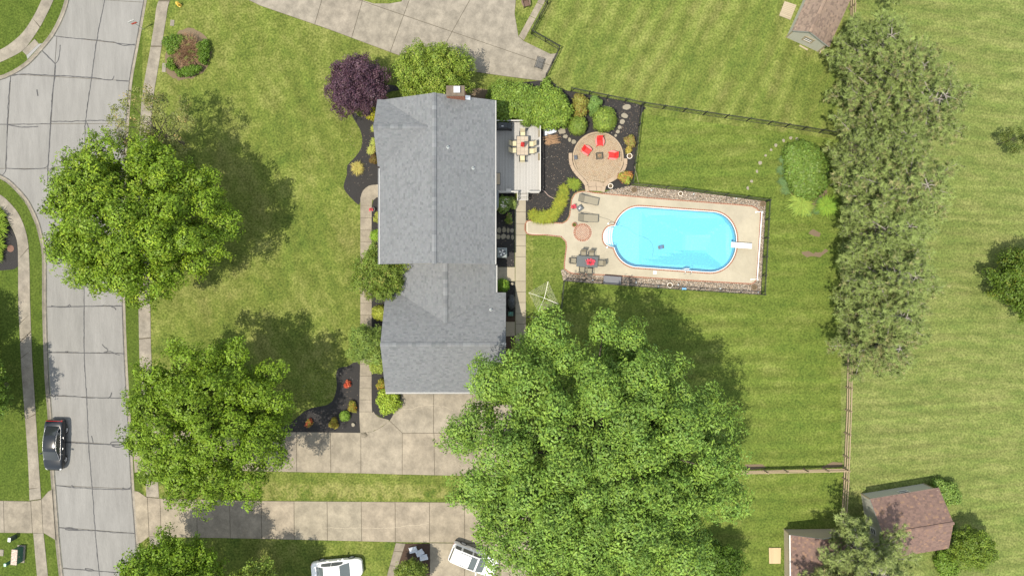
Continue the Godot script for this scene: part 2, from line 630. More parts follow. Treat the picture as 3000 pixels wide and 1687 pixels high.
var KERB_E := [[470, -300], [432, -90], [417, 0], [394, 129], [375, 236], [365, 355], [358, 480], [355, 620], [353, 760], [354, 896], [359, 1035], [366, 1167], [374, 1300], [380, 1425], [387, 1511], [391, 1562], [397, 1632], [403, 1700], [412, 1800], [430, 2000]]
var KERB_W1 := [[250, -300], [212, -60], [199, 0], [185, 45], [156, 102], [120, 147], [88, 182], [58, 205], [27, 222], [-10, 235], [-100, 250], [-400, 262]]
var KERB_W2 := [[-400, 492], [-60, 500], [2, 513], [35, 535], [58, 558], [77, 580], [96, 614], [113, 654], [126, 705], [132, 745], [133, 813], [133, 896], [137, 1033], [141, 1120], [149, 1222], [156, 1374], [160, 1425], [168, 1531], [172, 1590], [182, 1687], [192, 1790], [215, 2000]]

func shifted(pts: Array, du: float) -> Array:
	# a line moved sideways by du plan units (positive: to its left seen along it)
	var out := []
	for i in pts.size():
		var p := Vector2(pts[maxi(i - 1, 0)][0], pts[maxi(i - 1, 0)][1])
		var q := Vector2(pts[mini(i + 1, pts.size() - 1)][0], pts[mini(i + 1, pts.size() - 1)][1])
		var d := (q - p).normalized()
		out.append([pts[i][0] + d.y * du, pts[i][1] - d.x * du])
	return out

var POOL_YARD := [[1542, 646], [1593, 650], [1648, 652], [1660, 645], [1667, 632], [1670, 610], [1674, 582], [1682, 568], [1694, 561], [1716, 559], [1740, 563], [1902, 578], [2080, 592], [2203, 602], [2218, 609], [2230, 622], [2218, 818], [2212, 828], [2203, 833], [1925, 817], [1770, 807], [1693, 804], [1666, 799], [1652, 788], [1652, 770], [1658, 722], [1656, 708], [1643, 695], [1600, 690], [1542, 686]]

func build_ground() -> void:
	var tex := lawn_texture()
	var m := StandardMaterial3D.new()
	m.resource_name = "lawn"
	m.roughness = 1.0
	m.metallic_specular = 0.15
	m.albedo_texture = tex
	m.uv1_triplanar = true
	m.uv1_world_triplanar = true
	m.uv1_triplanar_sharpness = 8.0
	m.uv1_scale = Vector3(1.0 / 104.0, 1.0 / 58.5, 1.0 / 58.5)
	m.uv1_offset = Vector3(0.5, 0.5, 0.5)
	M["lawn"] = m
	# right of the street, with the pool let into it
	var e: Array = shifted(KERB_E, 11.0)
	var out := PackedVector2Array()
	for p in e:
		out.append(a2(p[0], p[1]))
	out = smooth_line(out, false, 1.0)
	out.append(Vector2(-30, 220)); out.append(Vector2(230, 220))
	# slit to the pool hole from the far right
	var hole := plan(POOL_YARD)
	if not Geometry2D.is_polygon_clockwise(hole):
		hole.reverse()
	if Geometry2D.is_polygon_clockwise(out):
		out.reverse()
	out.append(Vector2(230, -220)); out.append(Vector2(-30, -220))
	var polys := cut([out], Vector2(15, -4.5), Vector2(15, 10))
	var b := MB.new()
	for pg in polys:
		for r in Geometry2D.clip_polygons(pg, hole):
			if absf(area(r)) > 0.05:
				b.prism(r, -0.3, LAWN_Y)
	var lawn := struct("lawn")
	part(lawn, "lawn_east", b.mesh(), m)
	var b2 := MB.new()
	for src in [KERB_W1, KERB_W2]:
		var o := PackedVector2Array()
		for p in shifted(src, -11.0):
			o.append(a2(p[0], p[1]))
		o = smooth_line(o, false, 0.7)
		if src == KERB_W1:
			o.append(Vector2(-230, o[o.size() - 1].y)); o.append(Vector2(-230, -220)); o.append(Vector2(o[0].x, -220))
		else:
			o.append(Vector2(o[o.size() - 1].x, 220)); o.append(Vector2(-230, 220)); o.append(Vector2(-230, o[0].y))
		b2.prism(o, -0.3, LAWN_Y)
	part(lawn, "lawn_west", b2.mesh(), m)

func build_road() -> void:
	var road := struct("road")
	var e := smooth_line(plan(KERB_E), false, 0.8)
	var w1 := plan(KERB_W1)
	var w2 := plan(KERB_W2)
	w1 = smooth_line(w1, false, 0.6)
	w2 = smooth_line(w2, false, 0.6)
	var outline := PackedVector2Array()
	for p in e: outline.append(p)
	for k in range(w2.size() - 1, -1, -1): outline.append(w2[k])
	for k in range(w1.size() - 1, -1, -1): outline.append(w1[k])
	sheet(road, "road_bed", outline, ROAD_Y - 0.3, ROAD_Y - 0.03, M.joint_soil)
	# panels: strips between the joints across, cut again by the joints along
	var rows := [[0, -330, 600, -300], [0, -200, 600, -170], [0, -90, 600, -60], [0, -20, 600, 16], [156, 104, 394, 131], [30, 216, 377, 236], [0, 363, 143, 362], [13, 493, 135, 493], [133, 625, 356, 625], [133, 760, 354, 760], [133, 898, 355, 897], [137, 1033, 359, 1036], [145, 1160, 366, 1168], [150, 1291, 374, 1305], [160, 1423, 380, 1433], [170, 1546, 391, 1563], [183, 1667, 397, 1682], [190, 1790, 410, 1805]]
	var centre := [[340, -200], [303, 0], [280, 116], [265, 224], [247, 353], [245, 425], [243, 846], [243, 1035], [250, 1163], [256, 1300], [267, 1433], [275, 1556], [288, 1687], [305, 1850]]
	var polys := [outline]
	for l in rows:
		var p := a2(l[0], l[1])
		var q := a2(l[2], l[3])
		polys = cut(polys, p, q)
	# the joint along the middle follows the bend, so each strip is cut at its own slant
	var out := []
	for pg in polys:
		var c := Vector2.ZERO
		for q in pg: c += q
		c /= pg.size()
		var v := c.y * UNIT + DATUM.y
		for k in centre.size() - 1:
			if v >= centre[k][1] and v < centre[k + 1][1]:
				var two := cut([pg], a2(centre[k][0], centre[k][1]), a2(centre[k + 1][0], centre[k + 1][1]))
				for t in two:
					if v > 100.0 and v < 520.0 and t[0].x < -20:
						for s in cut([t], a2(157, 187), a2(136, 500)):
							for s2 in cut([s], a2(27, 224), a2(10, 512)):
								out.append(s2)
					else:
						out.append(t)
	for pg in out:
		for o in Geometry2D.offset_polygon(pg, -0.02):
			if absf(area(o)) < 0.1:
				continue
			var b := MB.new()
			var k := 1.0 + rr(-0.05, 0.04)
			b.prism(o, ROAD_Y - 0.2, ROAD_Y, Color(k, k, k * rr(0.985, 1.01)), 0.01)
			part(road, "panel", b.mesh(), M.road)
	# poured sealant: wandering ribbons along and across the joints, with drips and loops
	var lines := []
	lines.append(centre)
	lines.append([[120, 147], [138, 166], [157, 187], [157, 215], [152, 255], [149, 286], [144, 361], [140, 430], [137, 483], [135, 540]])
	lines.append([[173, 130], [170, 160], [164, 180], [157, 187]])
	lines.append([[27, 222], [22, 270], [17, 363], [15, 430], [13, 493], [2, 513]])
	lines.append([[156, 104], [200, 110], [240, 113], [280, 116], [330, 123], [394, 131]])
	lines.append([[335, 124], [350, 130], [368, 132], [392, 128]])
	lines.append([[27, 222], [58, 216], [110, 218], [156, 220], [210, 223], [263, 226], [305, 232], [325, 232], [331, 221]])
	lines.append([[337, 234], [377, 237]])
	lines.append([[-120, 364], [0, 363], [60, 363], [143, 362]])
	lines.append([[17, 364], [60, 372], [108, 370]])
	lines.append([[143, 355], [200, 355], [247, 353], [300, 352], [363, 356]])
	lines.append([[247, 353], [253, 365], [257, 376]])
	lines.append([[13, 492], [60, 495], [100, 493], [125, 492], [136, 484]])
	lines.append([[140, 500], [150, 492], [172, 486], [200, 487], [300, 488], [357, 490]])
	lines.append([[133, 625], [240, 626], [355, 625]])
	lines.append([[133, 760], [240, 762], [354, 760]])
	for r in [[133, 898, 243, 898, 355, 897], [137, 1033, 243, 1034, 359, 1036], [143, 1159, 250, 1165, 367, 1168], [150, 1292, 256, 1300, 374, 1304], [160, 1423, 267, 1432, 378, 1434], [168, 1546, 275, 1556, 392, 1563], [181, 1665, 287, 1675, 397, 1684]]:
		lines.append([[r[0], r[1]], [r[0] * 0.5 + r[2] * 0.5, (r[1] + r[3]) * 0.5 + rr(-2, 2)], [r[2], r[3]], [r[2] * 0.5 + r[4] * 0.5, (r[3] + r[5]) * 0.5 + rr(-2, 2)], [r[4], r[5]]])
	lines.append([[296, 1008], [303, 1018], [313, 1024], [309, 1034], [300, 1032], [320, 1030], [335, 1037], [347, 1040]])
	lines.append([[320, 1300], [324, 1296], [345, 1295], [354, 1298], [350, 1303], [325, 1306], [345, 1310], [366, 1304], [371, 1298]])
	lines.append([[185, 1548], [200, 1546], [215, 1551], [226, 1554], [205, 1554], [187, 1551]])
	lines.append([[245, 1667], [256, 1668], [272, 1672], [256, 1674], [245, 1669]])
	lines.append([[355, 1430], [368, 1434], [378, 1430], [380, 1424]])
	lines.append([[265, 1277], [270, 1297]])
	lines.append([[324, 1150], [320, 1162], [312, 1167]])
	lines.append([[206, 1422], [212, 1428]])
	lines.append([[146, 896], [160, 899], [195, 898], [200, 893], [204, 898]])
	lines.append([[322, 898], [332, 902], [336, 908]])
	lines.append([[187, 1030], [196, 1030], [193, 1033]])
	lines.append([[104, 261], [107, 280]])
	for l in [KERB_E, KERB_W1, KERB_W2]:
		lines.append(shifted(l, 1.5 if l == KERB_E else -1.5))
	var y := ROAD_Y + 0.004
	for li in lines.size():
		var l: Array = lines[li]
		var pts := smooth_line(plan(l), false, 0.18)
		var b := MB.new()
		var w := rr(0.032, 0.052)
		var edge := li >= lines.size() - 3
		if edge: w = 0.032
		var ph := rr(0, 50)
		var ff := FastNoiseLite.new()
		ff.seed = li
		ff.frequency = 1.1
		var prev := []
		for k in pts.size():
			var d := (pts[mini(k + 1, pts.size() - 1)] - pts[maxi(k - 1, 0)]).normalized()
			var s := Vector2(-d.y, d.x)
			var o := ff.get_noise_1d(k * 0.18 + ph) * (0.025 if edge else 0.06)
			var ww := w * (1.0 + 0.6 * ff.get_noise_1d(k * 0.5 + 200.0))
			var lo := pts[k] + s * (o - ww)
			var hi := pts[k] + s * (o + ww)
			var cur := [Vector3(lo.x, y, lo.y), Vector3(hi.x, y, hi.y)]
			if prev:
				b.quad(prev[0], prev[1], cur[1], cur[0], Vector3.UP)
			prev = cur
		part(road, "tar_seam", b.mesh(), M.tar)
		y += 0.0004
	# rolled kerbs with a gutter, cast in lengths
	for side in [[KERB_E, 1.0], [KERB_W1, -1.0], [KERB_W2, -1.0]]:
		var kerb := struct("kerb")
		var sg: float = side[1]
		var inner := smooth_line(plan(side[0]), false, 0.5)
		var outer := smooth_line(plan(shifted(side[0], 11.5 * sg)), false, 0.5)
		var midl := smooth_line(plan(shifted(side[0], 7.0 * sg)), false, 0.5)
		var n := mini(mini(inner.size(), outer.size()), midl.size())
		var k := 0
		while k < n - 1:
			var stop := mini(k + 7, n - 1)
			var b := MB.new()
			var tn := rr(0.95, 1.06)
			var col := Color(tn, tn * 0.99, tn * 0.97)
			for j in range(k, stop):
				var t := [float(j) / (n - 1), float(j + 1) / (n - 1)]
				var pi := [inner[int(t[0] * (inner.size() - 1))], inner[int(t[1] * (inner.size() - 1))]]
				var pm := [midl[int(t[0] * (midl.size() - 1))], midl[int(t[1] * (midl.size() - 1))]]
				var po := [outer[int(t[0] * (outer.size() - 1))], outer[int(t[1] * (outer.size() - 1))]]
				if j == stop - 1:
					pi[1] = pi[0].lerp(pi[1], 0.97); pm[1] = pm[0].lerp(pm[1], 0.97); po[1] = po[0].lerp(po[1], 0.97)
				var yi := ROAD_Y + 0.008
				b.quad(Vector3(pi[0].x, yi, pi[0].y), Vector3(pi[1].x, yi, pi[1].y), Vector3(pm[1].x, ROAD_Y + 0.02, pm[1].y), Vector3(pm[0].x, ROAD_Y + 0.02, pm[0].y), Vector3.UP, col)
				b.quad(Vector3(pm[0].x, ROAD_Y + 0.02, pm[0].y), Vector3(pm[1].x, ROAD_Y + 0.02, pm[1].y), Vector3(po[1].x, 0.012, po[1].y), Vector3(po[0].x, 0.012, po[0].y), Vector3.UP, col)
				b.quad(Vector3(po[0].x, 0.012, po[0].y), Vector3(po[1].x, 0.012, po[1].y), Vector3(po[1].x, -0.3, po[1].y), Vector3(po[0].x, -0.3, po[0].y), Vector3((po[0] - pi[0]).x, 0, (po[0] - pi[0]).y), col)
			part(kerb, "kerb_stone", b.mesh(), M.concrete_old)
			k = stop

func ring_slabs(called: String, left: Array, right: Array, step: float, top: float, m: Material) -> void:
	# a curving footpath between two edges, in slabs
	var path := struct(called)
	var l := smooth_line(plan(left), false, 0.1)
	var r := smooth_line(plan(right), false, 0.1)
	var total := 0.0
	for i in l.size() - 1:
		total += l[i].distance_to(l[i + 1])
	var n := maxi(1, int(total / step))
	var soil := MB.new()
	for k in n:
		var b := MB.new()
		var tn := 1.0 + rr(-0.07, 0.06)
		var pg := PackedVector2Array()
		for j in 5:
			var t := (k + j * 0.25 * 0.98 + 0.01) / n
			pg.append(l[int(clampf(t, 0, 1) * (l.size() - 1))])
		for j in range(4, -1, -1):
			var t := (k + j * 0.25 * 0.98 + 0.01) / n
			pg.append(r[int(clampf(t, 0, 1) * (r.size() - 1))])
		b.prism(pg, top - 0.1, top, Color(tn, tn * rr(0.985, 1.0), tn * rr(0.96, 1.0)))
		part(path, "slab", b.mesh(), m)
	for k in 40:
		var i0 := k * (l.size() - 1) / 40
		var i1 := (k + 1) * (l.size() - 1) / 40
		var j0 := k * (r.size() - 1) / 40
		var j1 := (k + 1) * (r.size() - 1) / 40
		soil.quad(Vector3(l[i0].x, 0.006, l[i0].y), Vector3(l[i1].x, 0.006, l[i1].y), Vector3(r[j1].x, 0.006, r[j1].y), Vector3(r[j0].x, 0.006, r[j0].y), Vector3.UP)
	part(path, "joint_bed", soil.mesh(), M.joint_soil)

func build_walks() -> void:
	var top := 0.035
	# footpaths along the street
	ring_slabs("sidewalk", [[520, -120], [464, 0], [451, 70], [437, 155], [417, 267], [410, 355], [405, 480], [402, 620], [402, 780], [405, 923], [408, 1062], [416, 1180], [421, 1262]], [[552, -120], [497, 0], [485, 58], [470, 150], [464, 189], [448, 286], [442, 367], [438, 480], [436, 620], [436, 780], [439, 888], [442, 1039], [450, 1180], [455, 1262]], 1.45, top, M.concrete_old)
	ring_slabs("sidewalk", [[436, 1571], [442, 1620], [450, 1700], [462, 1800]], [[472, 1574], [478, 1620], [486, 1700], [498, 1800]], 1.45, top, M.concrete_old)
	ring_slabs("sidewalk", [[424, 1375], [428, 1456]], [[459, 1375], [465, 1459]], 1.45, top, M.concrete_old)
	ring_slabs("sidewalk", [[170, -120], [130, -30], [120, 0], [100, 42], [70, 89], [38, 120], [0, 145], [-60, 165]], [[205, -120], [166, -30], [155, 0], [139, 35], [118, 75], [90, 118], [62, 150], [0, 182], [-60, 205]], 1.45, top, M.concrete_old)
	ring_slabs("sidewalk", [[-60, 575], [0, 607], [26, 654], [43, 689], [50, 720], [51.6, 770], [52, 865], [53, 908], [60, 1055], [64, 1120], [80, 1339], [85, 1467]], [[-60, 540], [0, 571], [26, 593], [52, 625], [70, 665], [80, 706], [83.5, 747], [85, 787], [86, 865], [87, 900], [92, 1040], [97, 1120], [113, 1374], [119, 1462]], 1.5, top, M.concrete_old)
	ring_slabs("sidewalk", [[96, 1562], [107, 1687], [118, 1800]], [[126, 1562], [139, 1687], [151, 1800]], 1.5, top, M.concrete_old)
	# kerb ramp top left with its dark tactile strip
	var rampk := struct("kerb_ramp")
	sheet(rampk, "ramp_slab", plan([[64, 150], [100, 114], [112, 128], [76, 162]]), -0.1, 0.03, M.concrete_old, Color(1.05, 1.03, 1.0))
	var wp := MB.new()
	wp.prism(plan([[76, 162.5], [112, 128.5], [122, 127], [79, 173]]), -0.1, 0.026)
	part(rampk, "tactile_strip", wp.mesh(), mat("tactile", lin(0.20, 0.20, 0.20), 0.9))
	# neighbour's drive across the street
	var dw := struct("driveway")
	paved(dw, "panel", plan([[-400, 1459], [85, 1468], [119, 1463], [139, 1440], [151, 1433], [162, 1583], [128, 1562], [-400, 1556]]), [[-90, 1400, -90, 1600], [8, 1440, 12, 1600], [87, 1440, 96, 1600], [119, 1440, 127, 1600]], top, M.concrete_old, Color(0.97, 0.95, 0.92))
	sheet(dw, "joint_bed", plan([[-400, 1459], [85, 1468], [119, 1463], [139, 1440], [151, 1433], [162, 1583], [128, 1562], [-400, 1556]]), -0.1, 0.004, M.joint_soil)
	# the main drive
	var md := struct("driveway")
	var o1 := [[385, 1258], [421, 1262], [455, 1262], [600, 1262], [1057, 1267], [1057, 1386.5], [822, 1382], [470, 1373], [428, 1375], [393, 1385]]
	paved(md, "panel", plan(o1), [[421, 1200, 426, 1400], [457, 1200, 460, 1400], [540, 1200, 543, 1400], [640, 1200, 643, 1400], [760, 1200, 763, 1400], [867, 1200, 869, 1400], [967, 1200, 969, 1400]], top, M.concrete, Color(0.94, 0.93, 0.92))
	sheet(md, "joint_bed", plan(o1), -0.1, 0.004, M.joint_soil)
	var o2 := [[1057, 1267], [1095, 1262], [1120, 1249], [1141, 1232], [1178, 1268], [1178, 1390], [1057, 1386.5]]
	paved(md, "panel", plan(o2), [], top, M.concrete, Color(1.0, 0.98, 0.95))
	var o3 := [[1141, 1232], [1166, 1190], [1174, 1163], [1175, 1120], [1500, 1120], [1500, 1269], [1178, 1268]]
	paved(md, "panel", plan(o3), [[1270, 1100, 1270, 1300], [1385, 1100, 1385, 1300]], top, M.concrete, Color(1.04, 1.03, 1.0))
	var o4 := [[1178, 1268], [1500, 1269], [1500, 1397], [1178, 1390]]
	paved(md, "panel", plan(o4), [[1271, 1260, 1273, 1400], [1385, 1260, 1387, 1400]], top, M.concrete, Color(1.0, 0.98, 0.95))
	for o in [o2, o3, o4]:
		sheet(md, "joint_bed", plan(o), -0.1, 0.004, M.joint_soil)
	# lower neighbour's drive and parking
	var nd := struct("driveway")
	var o5 := [[391, 1437], [405, 1440], [428, 1456], [468, 1460], [750, 1467], [1415, 1472], [1560, 1474], [1560, 1592], [1159, 1588], [750, 1578], [472, 1573], [436, 1571], [412, 1590], [402, 1592]]
	paved(nd, "panel", plan(o5), [[428, 1400, 437, 1600], [466, 1400, 472, 1600], [575, 1400, 577, 1600], [671, 1400, 674, 1600], [764, 1400, 766, 1600], [860, 1400, 862, 1600], [957, 1400, 959, 1600], [1057, 1400, 1059, 1600], [1157, 1400, 1158, 1600], [1257, 1400, 1259, 1600], [1360, 1400, 1362, 1600], [1460, 1400, 1462, 1600]], top, M.concrete, Color(1.0, 0.97, 0.93))
	sheet(nd, "joint_bed", plan(o5), -0.1, 0.004, M.joint_soil)
	var o6 := [[1259, 1590], [1560, 1593], [1560, 1900], [1259, 1900]]
	paved(nd, "panel", plan(o6), [[1360, 1500, 1362, 1900], [1462, 1500, 1464, 1900], [1200, 1695, 1600, 1695]], top, M.concrete, Color(1.05, 1.02, 0.96))
	sheet(nd, "joint_bed", plan(o6), -0.1, 0.004, M.joint_soil)
	var nw := struct("garden_path")
	var o7 := [[1159, 1590], [1188, 1592], [1172, 1640], [1150, 1710], [1125, 1760], [1100, 1760], [1133, 1687]]
	paved(nw, "slab", plan(o7), [[1130, 1612, 1200, 1618], [1120, 1655, 1200, 1661], [1110, 1700, 1200, 1706]], top, M.concrete_old, Color(0.98, 0.95, 0.9))
	sheet(nw, "joint_bed", plan(o7), -0.1, 0.004, M.joint_soil)
	for cr in [[md, [[1168, 1199], [1190, 1200], [1208, 1198], [1226, 1191], [1250, 1187], [1270, 1187], [1290, 1190], [1306, 1193], [1318, 1200], [1327, 1201]]], [nd, [[950, 1546], [1000, 1547], [1057, 1546], [1110, 1547], [1158, 1545], [1185, 1540], [1230, 1537], [1257, 1531]]]]:
		var pts := smooth_line(plan(cr[1]), false, 0.15)
		var b := MB.new()
		var ff := FastNoiseLite.new()
		ff.frequency = 1.5
		var prev := []
		for k in pts.size():
			var d := (pts[mini(k + 1, pts.size() - 1)] - pts[maxi(k - 1, 0)]).normalized()
			var q := Vector2(-d.y, d.x)
			var o := ff.get_noise_1d(k * 0.6) * 0.10
			var w := 0.008 + 0.014 * absf(ff.get_noise_1d(k * 0.9 + 70.0))
			var cur := [Vector3((pts[k] + q * (o - w)).x, top + 0.004, (pts[k] + q * (o - w)).y), Vector3((pts[k] + q * (o + w)).x, top + 0.004, (pts[k] + q * (o + w)).y)]
			if prev:
				b.quad(prev[0], prev[1], cur[1], cur[0], Vector3.UP)
			prev = cur
		part(cr[0], "patched_crack", b.mesh(), mat("crack_fill", lin(0.36, 0.32, 0.25), 0.95))
	# top neighbour's drive
	var td := struct("driveway")
	var o8 := [[700, -14], [760, 16], [960, 85], [1178, 166], [1300, 198], [1485, 224], [1592, 238], [1602, 222], [1636, 155], [1613, 158], [1535, 120], [1519, 106], [1508, 40], [1518, -80], [1200, -80], [1176, 4], [1140, 10], [1095, 10], [1062, 0], [1040, -20], [1000, -100], [560, -100]]
	paved(td, "panel", plan(o8), [[948, -20, 925, 60], [1062, 0, 1030, 110], [1184, 40, 1140, 160], [1382, -10, 1290, 155], [1184, 45, 1520, 160]], top, M.concrete_old, Color(1.02, 1.0, 0.98), 0.05)
	sheet(td, "joint_bed", plan(o8), -0.1, 0.004, M.joint_soil)
	var tw := struct("garden_path")
	var o9 := [[1519, 106], [1535, 119], [1593, 12], [1610, -25], [1590, -35], [1574, 5]]
	paved(tw, "slab", plan(o9), [[1540, 40, 1600, 70], [1560, 0, 1620, 30]], top + 0.001, M.concrete_old, Color(1.0, 0.97, 0.94), 0.03)
	# front walk
	var fw := struct("front_walk")
	var o10 := smooth_line(plan([[1055, 1266], [1055, 1000], [1055, 800], [1055, 600], [1056, 577], [1063, 558], [1080, 544], [1100, 541], [1125, 541], [1125, 578], [1104, 578], [1093, 587], [1089, 605], [1089, 800], [1089, 1000], [1089, 1190], [1094, 1205], [1108, 1221], [1140, 1231], [1120, 1248], [1095, 1261]]), true, 0.25)
	var cuts := []
	for v in [602, 638, 674, 709, 745, 781, 817, 852, 888, 923, 958, 994, 1030, 1066, 1101, 1136, 1171, 1206]:
		cuts.append([1000, v, 1160, v])
	paved(fw, "slab", o10, cuts, top, M.concrete, Color(0.93, 0.92, 0.9), 0.05, 0.012)
	sheet(fw, "joint_bed", o10, -0.1, 0.004, M.joint_soil)
	# back walk, branches to the house
	var bw := struct("back_walk")
	var c2 := []
	for v in [621, 655, 689, 720, 752, 824, 855, 886, 918, 949, 980]:
		c2.append([1500, v, 1560, v])
	var o11 := plan([[1509, 586], [1541, 586], [1541, 1010], [1510, 1010]])
	paved(bw, "slab", o11, c2, top, M.deck_concrete, Color(0.84, 0.83, 0.82), 0.04, 0.014)
	paved(bw, "slab", plan([[1452, 782], [1509, 782], [1509, 824], [1452, 824]]), [], top, M.deck_concrete, Color(0.86, 0.84, 0.82), 0.03)
	paved(bw, "slab", plan([[1482, 942], [1509, 942], [1509, 985], [1482, 985]]), [], top, M.deck_concrete, Color(0.86, 0.84, 0.82), 0.03)
	sheet(bw, "joint_bed", o11, -0.1, 0.004, M.joint_soil)

func build_beds() -> void:
	# dark mulch beds and bare earth
	var beds := [
		["mulch", [[1040, 330], [1062, 345], [1085, 300], [1130, 250], [1170, 262], [1120, 300], [1125, 541], [1100, 541], [1080, 544], [1063, 558], [1056, 577], [1052, 600], [1030, 582], [1008, 555], [1008, 535], [1016, 510], [1017, 485], [1040, 460], [1058, 432], [1060, 400], [1052, 375], [1038, 352], [1030, 335]]],
		["mulch", [[1089, 605], [1093, 587], [1104, 578], [1160, 578], [1160, 1160], [1174, 1163], [1166, 1190], [1141, 1231], [1120, 1224], [1100, 1213], [1089, 1190]]],
		["mulch", [[990, 1079], [1015, 1074], [1055, 1072], [1055, 1266], [820, 1262], [850, 1240], [900, 1200], [960, 1185], [978, 1165], [986, 1130], [984, 1100]]],
		["mulch", [[1440, 262], [1480, 250], [1600, 236], [1650, 262], [1700, 272], [1882, 309], [1876, 340], [1862, 460], [1850, 540], [1790, 556], [1716, 556], [1694, 560], [1680, 568], [1673, 582], [1669, 610], [1666, 632], [1659, 644], [1648, 651], [1593, 649], [1542, 645], [1541, 586], [1541, 570], [1541, 556], [1500, 556], [1440, 556], [1440, 350]]],
		["mulch", [[1440, 545], [1508, 560], [1508, 782], [1440, 782]]],
		["mulch", [[1452, 824], [1509, 824], [1509, 942], [1480, 942], [1452, 870]]],
		["brown_mulch", [[1482, 925], [1509, 925], [1509, 942], [1482, 942]]],
		["brown_mulch", [[1482, 985], [1509, 985], [1509, 1020], [1482, 1020]]],
		["brown_mulch", [[1188, 1592], [1259, 1592], [1259, 1760], [1130, 1760], [1150, 1710], [1172, 1640]]],
		["mulch", [[-40, 640], [0, 640], [26, 660], [43, 692], [49, 722], [51, 780], [40, 788], [0, 792], [-40, 792]]],
		["bare_soil", [[520, 95], [535, 84], [562, 84], [594, 100], [612, 125], [618, 155], [610, 190], [588, 214], [560, 230], [530, 234], [502, 226], [486, 205], [482, 170], [486, 140], [500, 112]]],
		["bare_soil", [[2330, 590], [2312, 545], [2306, 500], [2316, 440], [2336, 416], [2368, 412], [2392, 440], [2398, 480], [2415, 520], [2424, 570], [2420, 605], [2380, 615]]],
		["bare_soil", [[2530, 430], [2505, 460], [2490, 440], [2500, 412], [2530, 400], [2550, 420]]],
		["bare_soil", [[2345, 740], [2370, 737], [2400, 740], [2420, 730], [2424, 738], [2400, 750], [2360, 752]]],
		["bare_soil", [[2372, 675], [2385, 672], [2402, 678], [2400, 690], [2384, 692], [2372, 684]]],
		["bare_soil", [[1350, 270], [1400, 258], [1440, 262], [1442, 290], [1400, 290], [1360, 284]]],
		["bare_soil", [[2408, 1366], [2445, 1352], [2472, 1360], [2470, 1370], [2410, 1372]]],
		["bare_soil", [[2186, 1362], [2230, 1360], [2250, 1372], [2190, 1376]]],
	]
	var y := 0.016
	for b in beds:
		var o := smooth_line(plan(b[1]), true, 0.3) if b[0] != "brown_mulch" and b[1].size() > 6 else plan(b[1])
		if b[0] == "bare_soil":
			# ragged rims where the grass gives out
			var f := FastNoiseLite.new()
			f.seed = int(b[1][0][0])
			f.frequency = 1.3
			for k in o.size():
				o[k] += Vector2(f.get_noise_2d(o[k].x, o[k].y), f.get_noise_2d(o[k].y + 40, o[k].x)) * 0.30
		var s := struct({"mulch": "mulch_bed", "brown_mulch": "mulch_bed", "bare_soil": "bare_earth"}[b[0]])
		sheet(s, "surface", o, -0.05, y if b[0] != "bare_soil" else 0.006, M[b[0]])
		y += 0.0006
	# gravel strips inside the pool fence
	for g in [
		[[1790, 556], [1850, 543], [2000, 558], [2245, 590], [2229, 863], [2100, 853], [1925, 842], [1650, 822], [1644, 790], [1652, 789], [1666, 799], [1693, 804], [1770, 807], [1925, 817], [2203, 833], [2212, 828], [2218, 818], [2230, 622], [2218, 609], [2203, 602], [2080, 592], [1902, 578], [1765, 565]],
	]:
		var s := struct("gravel_strip")
		var pg := plan(g)
		sheet(s, "gravel_bed", pg, -0.05, 0.014, M.gravel_bed)
		var peb := MB.new()
		peb.lathe(Vector3.ZERO, [[1.0, -0.3], [0.9, 0.2], [0.5, 0.55], [0.0, 0.65]], 6)
		var xf := []
		var cols := []
		var tints := [Color(0.30, 0.25, 0.19), Color(0.22, 0.18, 0.14), Color(0.38, 0.34, 0.29), Color(0.18, 0.165, 0.15), Color(0.28, 0.21, 0.155)]
		while xf.size() < 9000:
			var p := Vector2(rr(4.4, 24.2), rr(-10.0, 1.0))
			if Geometry2D.is_point_in_polygon(p, pg):
				var sc := rr(0.025, 0.055)
				xf.append(Transform3D(Basis.from_euler(Vector3(rr(-0.3, 0.3), rr(0, TAU), rr(-0.3, 0.3))).scaled(Vector3(sc, sc * 0.7, sc * rr(0.6, 1.0))), Vector3(p.x, 0.018, p.y)))
				var t: Color = tints[rng.randi() % 5]
				var k := rr(0.75, 1.15)
				cols.append(Color(t.r * k, t.g * k, t.b * k))
		var sw := swarm(s, "gravel", peb.mesh(), M.pebble, xf, cols)
		sw.set_meta("kind", "stuff")

const POOL_Y := 0.10
const WATER_Y := -0.06

func pool_frame() -> Array:
	# centre, direction along, direction across
	var d := Vector2.from_angle(deg_to_rad(3.95))
	return [a2(1977, 701.5), d, Vector2(-d.y, d.x)]

func pool_outline(bump := true) -> PackedVector2Array:
	var f := pool_frame()
	var pg := PackedVector2Array()
	for k in 72:
		var a := TAU * k / 72.0
		var x := cos(a)
		var y := sin(a)
		var ex := signf(x) * pow(absf(x), 0.92) * 2.52
		pg.append(f[0] + f[1] * (signf(x) * 3.30 + ex if absf(x) > 0.02 else 3.30 * signf(x)) + f[2] * signf(y) * pow(absf(y), 0.94) * 2.84)
	if bump:
		var b := smooth_line(plan([[1815, 663], [1790, 664], [1777, 671], [1770, 684], [1769, 697], [1772, 710], [1782, 719], [1800, 724], [1815, 727]]), false, 0.12)
		b.append(a2(1860, 720)); b.append(a2(1860, 670))
		var u := Geometry2D.merge_polygons(pg, b)
		var best := u[0]
		for q in u:
			if absf(area(q)) > absf(area(best)):
				best = q
		return best
	return pg

